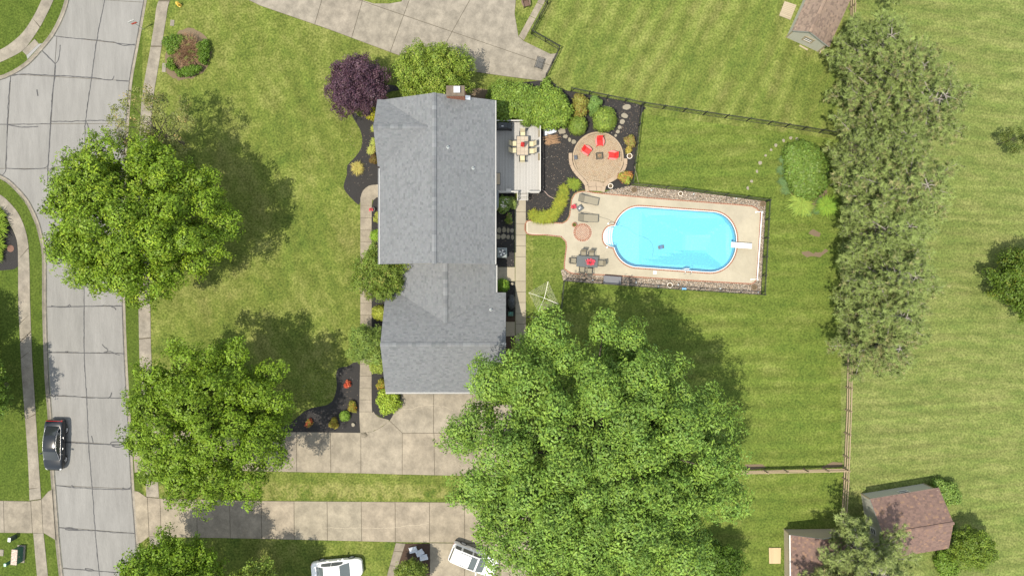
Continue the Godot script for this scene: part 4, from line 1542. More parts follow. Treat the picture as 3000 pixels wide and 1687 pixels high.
	for x in [-9.2, -4.6]:
		var gdoor := Node3D.new()
		gdoor.name = "garage_door"
		h.add_child(gdoor, true)
		for r in 4:
			var b := MB.new()
			b.slabbox(Vector3(x, 0.3 + r * 0.54, gz1 - 0.37), Vector3(3.4, 0.52, 0.05), 0.012)
			part(gdoor, "door_panel", b.mesh(), M.white_paint)

func shed(called: String, label: String, o: Vector2, ang: float, w: float, d: float, eave: float, ridge: float, rpos: float, along_w: bool, wallm: Material, pal: Array, ov := 0.22) -> Node3D:
	# o: one floor corner; w along the turned x axis, d along the turned z axis
	var t := thing(called, label, "shed", Vector3(o.x, 0, o.y), -ang)
	var c := [Vector3(0, 0, 0), Vector3(w, 0, 0), Vector3(w, 0, d), Vector3(0, 0, d)]
	var mid := Vector3(w * 0.5, 0, d * 0.5)
	for i in 4:
		var p: Vector3 = c[i]
		var q: Vector3 = c[(i + 1) % 4]
		var out := (p + q) * 0.5 - mid
		var b := MB.new()
		b.quad(p, q, q + Vector3.UP * eave, p + Vector3.UP * eave, out)
		var gable := (i % 2 == 1) if along_w else (i % 2 == 0)
		var apex := p.lerp(q, rpos if (i == 0 or i == 1) else 1.0 - rpos)
		if gable:
			b.tri(p + Vector3.UP * eave, q + Vector3.UP * eave, apex + Vector3.UP * (ridge - 0.08), out)
		part(t, "wall", b.mesh(), wallm)
		# upright grooves of the panel siding
		var gr := MB.new()
		var od := out.normalized()
		var L := p.distance_to(q)
		var n := int(L / 0.3)
		for k in n:
			var a := p.lerp(q, (k + 0.5) / n)
			gr.quad(a - (q - p).normalized() * 0.13 + od * 0.012, a + (q - p).normalized() * 0.13 + od * 0.012, a + (q - p).normalized() * 0.13 + Vector3.UP * (eave - 0.02) + od * 0.012, a - (q - p).normalized() * 0.13 + Vector3.UP * (eave - 0.02) + od * 0.012, out)
		var sp := part(t, "siding_boards", gr.mesh(), wallm)
		sp.set_meta("kind", "stuff")
		var tr := MB.new()
		tr.beam(p + Vector3.UP * 0.0 + od * 0.02, p + Vector3.UP * eave + od * 0.02, 0.1, 0.1)
		part(t, "corner_trim", tr.mesh(), M.shed_trim)
	# two slopes
	if along_w:
		var r1 := rpos * d
		var k1 := (ridge - eave) / r1
		var k2 := (ridge - eave) / (d - r1)
		var w1 := Vector3(0, k1, 1).normalized()
		var w2 := Vector3(0, k2, -1).normalized()
		slope(t, Vector3(-ov, eave - k1 * ov, -ov), Vector3.RIGHT, w1, rect2(0, 0, w + 2 * ov, (r1 + ov) * sqrt(1 + k1 * k1)), pal, M.brown_shingle, 0.17, 0.22)
		slope(t, Vector3(-ov, eave - k2 * ov, d + ov), Vector3.RIGHT, w2, rect2(0, 0, w + 2 * ov, (d - r1 + ov) * sqrt(1 + k2 * k2)), pal, M.brown_shingle, 0.17, 0.22)
		ridge_caps(t, Vector3(-ov, ridge, r1), Vector3(w + ov, ridge, r1), -w1, -w2, pal, M.brown_shingle, 0.15)
	else:
		var r1 := rpos * w
		var k1 := (ridge - eave) / r1
		var k2 := (ridge - eave) / (w - r1)
		var w1 := Vector3(1, k1, 0).normalized()
		var w2 := Vector3(-1, k2, 0).normalized()
		slope(t, Vector3(-ov, eave - k1 * ov, -ov), Vector3.BACK, w1, rect2(0, 0, d + 2 * ov, (r1 + ov) * sqrt(1 + k1 * k1)), pal, M.brown_shingle, 0.17, 0.22)
		slope(t, Vector3(w + ov, eave - k2 * ov, -ov), Vector3.BACK, w2, rect2(0, 0, d + 2 * ov, (w - r1 + ov) * sqrt(1 + k2 * k2)), pal, M.brown_shingle, 0.17, 0.22)
		ridge_caps(t, Vector3(r1, ridge, -ov), Vector3(r1, ridge, d + ov), -w1, -w2, pal, M.brown_shingle, 0.15)
	return t

func plank_ramp(label: String, pts: Array, n: int, m: Material) -> void:
	# pts: four plan corners; planks run from edge 0-1 to edge 3-2
	var t := thing("plank_ramp", label, "ramp")
	var q := []
	for p in pts: q.append(at(p[0], p[1], 0.1))
	for i in n:
		var a: Vector3 = q[0].lerp(q[1], (i + 0.5) / n)
		var b: Vector3 = q[3].lerp(q[2], (i + 0.5) / n)
		var w: float = q[0].distance_to(q[1]) / n - 0.008
		var mb := MB.new()
		var k := rr(0.88, 1.1)
		mb.beam(a + Vector3.DOWN * 0.02, b + Vector3.DOWN * 0.02, w, 0.035, Color(k, k, k))
		part(t, "plank", mb.mesh(), m)
	for e in [0.1, 0.9]:
		var mb := MB.new()
		mb.beam(q[0].lerp(q[3], e) + Vector3.DOWN * 0.07, q[1].lerp(q[2], e) + Vector3.DOWN * 0.07, 0.08, 0.07)
		part(t, "joist", mb.mesh(), m)

func build_sheds() -> void:
	var brown := [Color(0.26, 0.195, 0.155), Color(0.195, 0.145, 0.118), Color(0.30, 0.22, 0.17)]
	var plum := [Color(0.215, 0.140, 0.118), Color(0.175, 0.115, 0.10), Color(0.27, 0.17, 0.12)]
	var s1 := shed("garden_shed", "pale green shed with brown roof and small gable window by the pines", a2(2305, 109) + Vector2(0.413, -0.911) * 5.2, 0.426, 3.25, 5.2, 2.25, 3.2, 0.33, false, M.shed_siding, brown)
	# gable window with dark trim
	var wl := MB.new()
	var gx := 1.65
	var gy := 1.35
	var gz := 5.2
	for s in [-1.0, 1.0]:
		wl.box(Vector3(gx + s * 0.42, gy, gz + 0.03), Vector3(0.14, 0.75, 0.05))
		wl.box(Vector3(gx, gy + s * 0.38, gz + 0.035), Vector3(0.98, 0.12, 0.05))
	var win := part(s1, "window", wl.mesh(), M.shed_trim)
	var wf := MB.new()
	for yy in [-0.28, 0.0, 0.28]:
		wf.box(Vector3(gx, gy + yy, gz + 0.03), Vector3(0.7, 0.08, 0.03))
	part(win, "sash", wf.mesh(), M.white_paint)
	var wg := MB.new()
	wg.quad(Vector3(gx - 0.36, gy - 0.32, gz + 0.022), Vector3(gx + 0.36, gy - 0.32, gz + 0.022), Vector3(gx + 0.36, gy + 0.32, gz + 0.022), Vector3(gx - 0.36, gy + 0.32, gz + 0.022), Vector3.BACK)
	part(win, "pane", wg.mesh(), M.glass_dark)
	plank_ramp("weathered plank ramp at the doors of the pale green shed", [[2300, 3], [2284, 45], [2317, 58], [2335, 14]].duplicate(), 9, M.raw_wood)
	var pk := thing("loose_plank", "short pale plank lying in grass under the shed window", "plank", at(2355.0, 139.5, 0.0))
	var pb := MB.new()
	pb.slabbox(Vector3(0, 0.03, 0), Vector3(0.9, 0.06, 0.14), 0.008, Basis(Vector3.UP, -0.5))
	part(pk, "board", pb.mesh(), M.raw_wood)
	for i in 5:
		var q := thing("scrap_board", "thin scrap of tan board by the pale green shed, %s" % ["nearest the loose plank", "second from the loose plank", "third from the loose plank", "fourth from the loose plank", "nearest the pines"][i], "board", at(2405.0 + i * 9.0 * (0.5 + 0.5 * (i % 2)), 150.0 - i * 7.0, 0.0), rr(0.6, 1.6), "scrap boards beside the pale green shed")
		var b := MB.new()
		b.slabbox(Vector3(0, 0.02, 0), Vector3(rr(0.4, 0.7), 0.04, 0.1), 0.006)
		part(q, "board", b.mesh(), M.raw_wood)
	var s2 := shed("garden_shed", "large pale grey shed with reddish-brown roof and one narrow window", a2(2524, 1447), deg_to_rad(-9.4), 5.95, 5.2, 2.25, 3.55, 0.5, true, M.shed_siding, plum)
	window_on(s2, Vector3(3.35, 0.95, 0.0), Vector3.LEFT, 0.85, 0.75)
	window_on(s2, Vector3(0.0, 0.9, 3.1), Vector3.FORWARD * -1.0, 0.6, 0.8)
	var s3 := shed("garden_shed", "tan shed with reddish-brown roof half hidden below the drooping pine", a2(2298, 1551), deg_to_rad(-0.6), 4.6, 6.2, 2.2, 3.3, 0.5, false, M.tan_siding, plum)
	var gt := MB.new()
	gt.beam(Vector3(-0.26, 2.02, -0.2), Vector3(-0.26, 2.02, 6.4), 0.1, 0.09)
	part(s3, "gutter", gt.mesh(), M.white_paint)
	plank_ramp("fresh yellow plank ramp beside the tan shed", [[2254, 1605], [2289, 1605], [2288, 1651], [2255, 1651]], 8, mat("new_wood", lin(0.40, 0.31, 0.19), 0.8))

const DECK_Y := 0.6

func baluster_run(parent: Node, p: Vector3, q: Vector3, h: float, m: Material, step := 0.125, drop := 0.06) -> void:
	# rails and balusters from p to q, standing on their line
	var rl := MB.new()
	rl.beam(p + Vector3.UP * h, q + Vector3.UP * h, 0.09, 0.04)
	part(parent, "top_rail", rl.mesh(), m)
	var rb := MB.new()
	rb.beam(p + Vector3.UP * 0.08, q + Vector3.UP * 0.08, 0.05, 0.05)
	part(parent, "bottom_rail", rb.mesh(), m)
	var bal := MB.new()
	bal.box(Vector3(0, h * 0.5 - drop * 0.5, 0), Vector3(0.035, h + drop - 0.02, 0.035))
	var bm := bal.mesh()
	var n := int(p.distance_to(q) / step)
	var yaw := atan2(-(q - p).z, (q - p).x)
	for i in n:
		part(parent, "baluster", bm, m, p.lerp(q, (i + 0.5) / n), Basis(Vector3.UP, yaw))

func build_deck() -> void:
	var d := thing("timber_deck", "pale grey plank deck with white railing behind the house", "deck")
	var x0 := HX1 - 0.38 + 0.02
	var a := at(1583, 358, DECK_Y)
	var b := at(1583, 566, DECK_Y)
	var x1 := a.x
	var z0 := a.z
	var z1 := b.z
	var n := 32
	for i in n:
		var w := (x1 - x0) / n
		var bx := x0 + (i + 0.5) * w
		var k := rr(0.94, 1.05)
		# boards butt near the middle, alternately
		var zm := at(1500, 490 if i % 3 else 388, DECK_Y).z if i > 8 else z1
		for s in ([[z0, zm], [zm, z1]] if zm < z1 else [[z0, z1]]):
			var mb := MB.new()
			var kk := k * rr(0.97, 1.03)
			mb.slabbox(Vector3(bx, DECK_Y - 0.016, (s[0] + s[1]) * 0.5), Vector3(w - 0.012, 0.032, s[1] - s[0] - 0.006), 0.004, Basis(), Color(kk, kk, kk))
			part(d, "deck_plank", mb.mesh(), M.deck_board)
	var fr := MB.new()
	for z in 9:
		fr.beam(Vector3(x0, DECK_Y - 0.11, lerpf(z0 + 0.05, z1 - 0.05, z / 8.0)), Vector3(x1, DECK_Y - 0.11, lerpf(z0 + 0.05, z1 - 0.05, z / 8.0)), 0.045, 0.15, Color(0.45, 0.42, 0.38))
	fr.beam(Vector3(x1 - 0.02, DECK_Y - 0.11, z0), Vector3(x1 - 0.02, DECK_Y - 0.11, z1), 0.04, 0.15)
	part(d, "joists", fr.mesh(), M.deck_board)
	for px in [x0 + 1.4, x1 - 0.1]:
		for pz in [z0 + 0.1, (z0 + z1) * 0.5, z1 - 0.1]:
			var pm := MB.new()
			pm.box(Vector3(px, (DECK_Y - 0.18) * 0.5, pz), Vector3(0.1, DECK_Y - 0.18, 0.1))
			part(d, "support_post", pm.mesh(), M.deck_board)
	var s0 := at(1518, 566, DECK_Y).x
	var s1 := at(1544, 566, DECK_Y).x
	var bayx := at(1463, 566, DECK_Y).x
	var runs := [[Vector3(x0, DECK_Y, z0 + 0.04), Vector3(x1 - 0.04, DECK_Y, z0 + 0.04)], [Vector3(x1 - 0.04, DECK_Y, z0 + 0.04), Vector3(x1 - 0.04, DECK_Y, z1 - 0.04)], [Vector3(bayx, DECK_Y, z1 - 0.04), Vector3(s0 - 0.05, DECK_Y, z1 - 0.04)], [Vector3(s1 + 0.05, DECK_Y, z1 - 0.04), Vector3(x1 - 0.04, DECK_Y, z1 - 0.04)]]
	for r in runs:
		baluster_run(d, r[0], r[1], 0.88, M.rail_white)
		for e in r:
			var pm := MB.new()
			pm.slabbox(e + Vector3.UP * 0.45, Vector3(0.1, 0.98, 0.1), 0.012)
			part(d, "rail_post", pm.mesh(), M.rail_white)
	# two steps down to the walk, with side rails
	var zs := [z1, at(1530, 577, 0.4).z, at(1530, 587, 0.2).z]
	for i in 2:
		for j in 2:
			var mb := MB.new()
			var zz := lerpf(zs[i], zs[i + 1], (j + 0.5) / 2.0)
			mb.slabbox(Vector3((s0 + s1) * 0.5, DECK_Y - 0.2 * (i + 1) - 0.016, zz), Vector3(s1 - s0, 0.032, (zs[i + 1] - zs[i]) * 0.5 - 0.01), 0.004)
			part(d, "step_plank", mb.mesh(), M.deck_board)
	for x in [s0 - 0.06, s1 + 0.06]:
		var mb := MB.new()
		mb.beam(Vector3(x, DECK_Y + 0.86, z1), Vector3(x, 0.98, zs[2]), 0.06, 0.04)
		mb.beam(Vector3(x, DECK_Y + 0.06, z1), Vector3(x, 0.2, zs[2]), 0.05, 0.16)
		part(d, "stair_rail", mb.mesh(), M.rail_white)
		for i in 6:
			var t := (i + 0.5) / 6.0
			var bb := MB.new()
			bb.box(Vector3(x, lerpf(DECK_Y, 0.12, t) + 0.45, lerpf(z1, zs[2], t)), Vector3(0.035, 0.86, 0.035))
			part(d, "baluster", bb.mesh(), M.rail_white)
		var pp := MB.new()
		pp.box(Vector3(x, 0.5, zs[2]), Vector3(0.09, 1.0, 0.09))
		part(d, "rail_post", pp.mesh(), M.rail_white)

func iron_fence(label: String, pts: Array, h := 1.35, step := 0.13) -> void:
	var t := thing("iron_fence", label, "fence", Vector3.ZERO, 0.0, "black iron picket fences")
	var pk := MB.new()
	pk.box(Vector3(0, h * 0.5, 0), Vector3(0.02, h, 0.02))
	var pm := pk.mesh()
	var pst := MB.new()
	pst.box(Vector3(0, h * 0.5 + 0.03, 0), Vector3(0.065, h + 0.06, 0.065))
	pst.lathe(Vector3(0, h + 0.06, 0), [[0.045, 0.0], [0.05, 0.03], [0.0, 0.07]], 8)
	var psm := pst.mesh()
	for k in pts.size() - 1:
		var p := at(pts[k][0], pts[k][1])
		var q := at(pts[k + 1][0], pts[k + 1][1])
		var L := p.distance_to(q)
		var yaw := atan2(-(q - p).z, (q - p).x)
		var n := maxi(1, int(round(L / 1.83)))
		for i in n:
			var a := p.lerp(q, float(i) / n)
			var e := p.lerp(q, float(i + 1) / n)
			for y in [0.12, h - 0.22, h - 0.04]:
				var r := MB.new()
				r.beam(a + Vector3.UP * y, e + Vector3.UP * y, 0.03, 0.035)
				part(t, "rail", r.mesh(), M.black_metal)
			part(t, "post", psm, M.black_metal, a, Basis(Vector3.UP, yaw))
			var m := int(L / n / step)
			for j in m:
				part(t, "picket", pm, M.black_metal, a.lerp(e, (j + 0.5) / m), Basis(Vector3.UP, yaw))
		if k == pts.size() - 2:
			part(t, "post", psm, M.black_metal, q, Basis(Vector3.UP, yaw))

func rail_fence(label: String, pts: Array, spacing: float) -> void:
	var t := thing("split_rail_fence", label, "fence", Vector3.ZERO, 0.0, "split rail timber fences")
	for k in pts.size() - 1:
		var p := at(pts[k][0], pts[k][1])
		var q := at(pts[k + 1][0], pts[k + 1][1])
		var n := maxi(1, int(round(p.distance_to(q) / spacing)))
		for i in n + 1:
			var a := p.lerp(q, float(i) / n)
			if i < n or k == pts.size() - 2:
				var pm := MB.new()
				pm.slabbox(a + Vector3(rr(-0.02, 0.02), 0.66, rr(-0.02, 0.02)), Vector3(0.13, 1.32, 0.13), 0.03, Basis(Vector3.UP, rr(-0.2, 0.2)), Color(1, 1, 1) * rr(0.75, 1.0))
				part(t, "post", pm.mesh(), M.fence_wood)
			if i < n:
				var e := p.lerp(q, float(i + 1) / n)
				for y in [0.35, 0.75, 1.17]:
					var r := MB.new()
					var kk := rr(0.9, 1.3)
					r.beam(a + Vector3.UP * (y + rr(-0.03, 0.03)), e + Vector3.UP * (y + rr(-0.03, 0.03)), rr(0.07, 0.09), rr(0.09, 0.12), Color(kk, kk, kk))
					part(t, "rail", r.mesh(), M.fence_wood)

func build_fences() -> void:
	iron_fence("long black iron fence dividing the back yard from the upper lawn", [[1672, 268], [1882, 310], [2060, 337], [2250, 365], [2450, 397]], 1.35, 0.15)
	iron_fence("black iron fence running down from the long fence beside the mulch bed", [[1876, 313], [1850, 540]])
	iron_fence("black iron pool fence along the gravel above the pool", [[1846, 543], [2000, 558], [2244, 590]])
	iron_fence("black iron pool fence behind the white pool cover roller", [[2244, 591], [2229, 862]])
	iron_fence("black iron pool fence below the pool beside the storage box", [[1652, 823], [1925, 844], [2228, 863]])
	iron_fence("short black iron fence beside the clothes dryer", [[1651, 825], [1641, 930], [1546, 927]])
	iron_fence("black iron fence stepping round the upper neighbour's concrete pad", [[1570, -30], [1604, 12], [1557, 100], [1638, 146], [1599, 226]], 1.2)
	rail_fence("long brown split rail fence running up under the pines", [[2464, 1500], [2470, 1400], [2478, 1200], [2482, 1000], [2484, 600], [2488, 200], [2490, -60]], 2.4)
	rail_fence("short brown split rail fence running left from the corner post", [[2120, 1379], [2472, 1371]], 1.95)

func sling_chair(label: String, where: Vector3, face: float, group: String, sling: Material, frame: Material, rounded: bool) -> Node3D:
	# faces +z when face is 0
	var t := thing("patio_chair", label, "chair", where, face, group)
	var s := MB.new()
	for i in 4:
		var z0 := -0.22 + i * 0.115
		var y0 := 0.40 + 0.012 * (i - 1.5) * (i - 1.5)
		var y1 := 0.40 + 0.012 * (i - 0.5) * (i - 0.5)
		s.quad(Vector3(-0.23, y0, z0), Vector3(0.23, y0, z0), Vector3(0.23, y1, z0 + 0.115), Vector3(-0.23, y1, z0 + 0.115), Vector3.UP)
	part(t, "seat", s.mesh(), sling)
	var bk := MB.new()
	var prof := [[-0.22, 0.43], [-0.29, 0.62], [-0.36, 0.82], [-0.42, 0.97]]
	for i in 3:
		bk.quad(Vector3(-0.23, prof[i][1], prof[i][0]), Vector3(0.23, prof[i][1], prof[i][0]), Vector3(0.22, prof[i + 1][1], prof[i + 1][0]), Vector3(-0.22, prof[i + 1][1], prof[i + 1][0]), Vector3(0, 0.4, 1))
	if not rounded:
		bk.box(Vector3(0, 0.975, -0.44), Vector3(0.46, 0.02, 0.09))
	part(t, "backrest", bk.mesh(), sling)
	var fr := MB.new()
	for x in [-0.25, 0.25]:
		fr.tube([Vector3(x, 0.41, 0.25), Vector3(x, 0.41, -0.21), Vector3(x, 0.62, -0.30), Vector3(x, 0.98, -0.43)], [0.017, 0.017, 0.017, 0.017], 6)
	if rounded:
		fr.tube([Vector3(-0.25, 0.97, -0.43), Vector3(-0.12, 0.99, -0.465), Vector3(0, 1.0, -0.475), Vector3(0.12, 0.99, -0.465), Vector3(0.25, 0.97, -0.43)], [0.022, 0.022, 0.022, 0.022, 0.022], 6)
	else:
		fr.rod(Vector3(-0.25, 0.98, -0.43), Vector3(0.25, 0.98, -0.43), 0.017)
	fr.rod(Vector3(-0.25, 0.41, 0.25), Vector3(0.25, 0.41, 0.25), 0.017)
	part(t, "frame", fr.mesh(), frame)
	for x in [-0.29, 0.29]:
		var lg := MB.new()
		lg.tube([Vector3(x, 0.0, 0.24), Vector3(x, 0.60, 0.20)], [0.016, 0.016], 6)
		part(t, "leg", lg.mesh(), frame)
		var lb := MB.new()
		lb.tube([Vector3(x, 0.0, -0.28), Vector3(x, 0.40, -0.22)], [0.016, 0.016], 6)
		part(t, "leg", lb.mesh(), frame)
		var am := MB.new()
		am.tube([Vector3(x, 0.60, 0.21), Vector3(x, 0.63, -0.05), Vector3(x, 0.64, -0.30)], [0.02, 0.024, 0.02], 6)
		part(t, "armrest", am.mesh(), frame)
	return t

func lounger(label: String, foot: Vector3, yaw: float) -> void:
	# long axis x: head at -x; yaw turns it
	var t := thing("sun_lounger", label, "sun lounger", foot, yaw, "sun loungers by the pool")
	var b := MB.new()
	b.quad(Vector3(-0.32, 0.36, -0.33), Vector3(1.0, 0.36, -0.33), Vector3(1.0, 0.36, 0.33), Vector3(-0.32, 0.36, 0.33), Vector3.UP)
	part(t, "bed", b.mesh(), M.taupe_sling)
	var k := MB.new()
	k.quad(Vector3(-0.32, 0.37, -0.33), Vector3(-0.32, 0.37, 0.33), Vector3(-0.86, 0.82, 0.33), Vector3(-0.86, 0.82, -0.33), Vector3(0.6, 1, 0))
	part(t, "backrest", k.mesh(), M.taupe_sling)
	var f := MB.new()
	for z in [-0.35, 0.35]:
		f.tube([Vector3(1.02, 0.36, z), Vector3(-0.33, 0.36, z), Vector3(-0.88, 0.82, z)], [0.018, 0.018, 0.018], 6)
		f.tube([Vector3(0.05, 0.36, z * 1.1), Vector3(0.0, 0.60, z * 1.15), Vector3(-0.45, 0.64, z * 1.15), Vector3(-0.62, 0.58, z * 1.02)], [0.016, 0.016, 0.016, 0.016], 6)
	f.rod(Vector3(1.02, 0.36, -0.35), Vector3(1.02, 0.36, 0.35), 0.018)
	f.rod(Vector3(-0.88, 0.82, -0.35), Vector3(-0.88, 0.82, 0.35), 0.018)
	part(t, "frame", f.mesh(), M.dark_metal)
	for z in [-0.34, 0.34]:
		for x in [-0.5, 0.85]:
			var l := MB.new()
			l.tube([Vector3(x, 0, z), Vector3(x + 0.05, 0.36, z)], [0.018, 0.018], 6)
			part(t, "leg", l.mesh(), M.dark_metal)

func adirondack(label: String, where: Vector3, face: float, m: Material, group := "") -> void:
	# faces +z
	var t := thing("garden_chair", label, "chair", where, face, group)
	for i in 6:
		var b := MB.new()
		var z := 0.26 - i * 0.095
		var y := 0.36 - i * 0.018
		b.slabbox(Vector3(0, y, z), Vector3(0.50, 0.022, 0.085), 0.005, Basis(Vector3.RIGHT, -0.18))
		part(t, "seat_slat", b.mesh(), m)
	for i in 5:
		var x := (i - 2) * 0.105
		var b := MB.new()
		var top := 0.95 - 0.018 * (i - 2) * (i - 2)
		b.beam(Vector3(x, 0.24, -0.23), Vector3(x * 1.12, top, -0.52), 0.098, 0.02, Color.WHITE, Vector3.RIGHT if false else Vector3(0, 0.3, 1))
		part(t, "back_slat", b.mesh(), m)
	var br := MB.new()
	br.beam(Vector3(-0.29, 0.62, -0.40), Vector3(0.29, 0.62, -0.40), 0.06, 0.03)
	part(t, "back_brace", br.mesh(), m)
	for s in [-1.0, 1.0]:
		var a := MB.new()
		var pg := PackedVector2Array()
		for k in 12:
			var q := k / 11.0
			pg.append(Vector2(s * (0.30 + 0.11 * sin(q * PI) + 0.02), lerpf(0.34, -0.44, q)))
		pg.append(Vector2(s * 0.28, -0.44)); pg.append(Vector2(s * 0.26, 0.30))
		a.prism(pg, 0.535, 0.56, Color(1.0, 1.0, 1.0), 0.006)
		a.prism(pg, 0.533, 0.536)
		part(t, "armrest", a.mesh(), M.red_faded if m == M.red_plastic else m)
		var l := MB.new()
		l.beam(Vector3(s * 0.29, 0.0, 0.30), Vector3(s * 0.29, 0.54, 0.28), 0.03, 0.1, Color.WHITE, Vector3.BACK)
		part(t, "leg", l.mesh(), m)
		var r := MB.new()
		r.beam(Vector3(s * 0.26, 0.0, -0.50), Vector3(s * 0.26, 0.37, 0.34), 0.03, 0.12)
		part(t, "side_rail", r.mesh(), m)

func pot(label: String, where: Vector3, r: float, hgt: float, m: Material, group := "") -> Node3D:
	var t := thing("plant_pot", label, "plant pot", where, 0.0, group)
	var b := MB.new()
	b.lathe(Vector3.ZERO, [[0.0, 0.0], [r * 0.72, 0.0], [r * 0.92, hgt * 0.9], [r, hgt * 0.9], [r, hgt], [r * 0.82, hgt], [r * 0.8, hgt * 0.86]], 20)
	part(t, "pot", b.mesh(), m)
	var s := MB.new()
	s.lathe(Vector3.ZERO, [[r * 0.82, hgt * 0.88], [r * 0.4, hgt * 0.92], [0.0, hgt * 0.92]], 14)
	part(t, "soil", s.mesh(), M.potting_soil)
	return t

func petals(parent: Node, called: String, o: Vector3, rx: float, ry: float, rz: float, n: int, tints: Array, m: Material, len := 0.16) -> void:
	var b := MB.new()
	for i in n:
		var dir := Vector3(rr(-1, 1), rr(0.15, 1.0), rr(-1, 1)).normalized()
		var p := o + dir * Vector3(rx, ry, rz) * rr(0.25, 0.8)
		var e := p + dir * len * rr(0.7, 1.2)
		var s := dir.cross(Vector3(rr(-1, 1), rr(-1, 1), rr(-1, 1))).normalized() * len * 0.2
		var c: Color = tints[rng.randi() % tints.size()]
		b.tri(p - s * 0.4, p.lerp(e, 0.55) + s, e, dir + Vector3.UP, c)
		b.tri(p - s * 0.4, p.lerp(e, 0.55) - s, e, dir + Vector3.UP, c)
	part(parent, called, b.mesh(), m)

func build_furniture() -> void:
	var dk := DECK_Y
	# ---- deck: dining set with a folded parasol
	var tc := at(1530.5, 431, dk)
	var t := thing("dining_table", "tile-topped dining table with a red parasol through it, on the deck", "table", tc)
	var hw := 0.545
	var hl := 0.90
	var f := MB.new()
	for s in [-1.0, 1.0]:
		f.beam(Vector3(s * hw, 0.70, -hl), Vector3(s * hw, 0.70, hl), 0.04, 0.04)
		f.beam(Vector3(-hw, 0.70, s * hl), Vector3(hw, 0.70, s * hl), 0.04, 0.04)
	f.box(Vector3(0, 0.69, 0), Vector3(hw * 2, 0.02, hl * 2), Basis(), Color(0.8, 0.8, 0.8))
	part(t, "frame", f.mesh(), M.dark_metal)
	for ix in 3:
		for iz in 5:
			var b := MB.new()
			var k := rr(0.9, 1.08)
			b.slabbox(Vector3((ix - 1) * 0.345, 0.708, (iz - 2) * 0.345), Vector3(0.335, 0.02, 0.335), 0.004, Basis(), Color(k, k * 0.985, k * 0.97))
			part(t, "tile", b.mesh(), M.tile_top)
	for sx in [-1.0, 1.0]:
		for sz in [-1.0, 1.0]:
			var l := MB.new()
			l.tube([Vector3(sx * hw * 0.92, 0, sz * hl * 0.92), Vector3(sx * hw * 0.9, 0.69, sz * hl * 0.9)], [0.022, 0.022], 6)
			part(t, "leg", l.mesh(), M.dark_metal)
	var um := thing("folded_parasol", "folded red parasol standing through the tile-topped table", "parasol", tc)
	var pole := MB.new()
	pole.rod(Vector3(0, 0.725, 0), Vector3(0, 2.35, 0), 0.019, 8)
	pole.lathe(Vector3(0, 2.33, 0), [[0.02, 0], [0.035, 0.03], [0.0, 0.08]], 8)
	part(um, "pole", pole.mesh(), M.bright_metal)
	for k in 8:
		var a := TAU * k / 8.0 + 0.2
		var b := MB.new()
		var dir := Vector3(cos(a), 0, sin(a))
		var sd := Vector3(-sin(a), 0, cos(a))
		var prev := []
		for j in 7:
			var q := j / 6.0
			var rad := 0.03 + 0.26 * pow(q, 0.8) * (1.0 - 0.25 * q * q) * (0.85 + 0.3 * float(k % 2)) + (0.12 if k == 6 else 0.0) * q
			var wd := 0.02 + 0.10 * q
			var y := 2.28 - 1.25 * q
			var cur := [dir * rad * 0.45 - sd * wd + Vector3.UP * y, dir * rad + Vector3.UP * y, dir * rad * 0.45 + sd * wd + Vector3.UP * y]
			if prev:
				b.quad(prev[0], prev[1], cur[1], cur[0], dir - sd + Vector3.UP * 0.2)
				b.quad(prev[1], prev[2], cur[2], cur[1], dir + sd + Vector3.UP * 0.2)
			prev = cur
		part(um, "canopy_fold", b.mesh(), M.red_cloth)
	var cg := "cream sling chairs round the deck table"
	for c in [["cream sling chair at the far end of the deck table, towards the hedge", 1531, 397, 0.0], ["cream sling chair at the near end of the deck table, towards the steps", 1530, 466, PI], ["cream sling chair on the house side of the deck table, nearer the grill", 1506, 423, PI / 2], ["cream sling chair on the house side of the deck table, nearer the steps", 1505, 443, PI / 2], ["cream sling chair on the railing side of the deck table, nearer the hedge", 1555, 424, -PI / 2], ["cream sling chair on the railing side of the deck table, nearer the steps", 1556, 445, -PI / 2]]:
		sling_chair(c[0], at(c[1], c[2], dk), c[3], cg, M.cream_sling, M.dark_metal, false)
	# covered grill
	var gp := at(1474, 374, dk)
	var gr := thing("covered_grill", "grill under a black fabric cover in the deck corner", "grill", gp)
	var g := MB.new()
	var prof := [[-0.80, 0.0], [-0.78, 0.55], [-0.74, 0.80], [-0.45, 0.92], [-0.42, 1.08], [0.42, 1.10], [0.46, 0.92], [0.76, 0.82], [0.80, 0.5], [0.84, 0.0]]
	for i in prof.size() - 1:
		var p: Array = prof[i]
		var q: Array = prof[i + 1]
		var dz0: float = 0.30 + 0.02 * sin(i * 2.0) - p[1] * 0.05
		var dz1: float = 0.30 + 0.02 * sin((i + 1) * 2.0) - q[1] * 0.05
		g.quad(Vector3(p[0], p[1], -dz0), Vector3(q[0], q[1], -dz1), Vector3(q[0], q[1], dz1), Vector3(p[0], p[1], dz0), Vector3((p[0] + q[0]) * 0.5, 0.6, 0))
		for s in [-1.0, 1.0]:
			g.quad(Vector3(p[0], p[1], s * dz0), Vector3(q[0], q[1], s * dz1), Vector3(q[0], 0.0, s * (dz1 + 0.03)), Vector3(p[0], 0.0, s * (dz0 + 0.03)), Vector3(0, 0.1, s))
	part(gr, "cover", g.mesh(), M.black_cover)
	var lb := MB.new()
	lb.slabbox(Vector3(-0.05, 1.103, 0.1), Vector3(0.20, 0.012, 0.06), 0.003)
	part(gr, "badge", lb.mesh(), M.bright_metal)
	# small tiled side table under the eave, cushion on the deck
	var st := thing("side_table", "small tan-tiled side table beside the house wall on the deck", "table", at(1456, 526, dk))
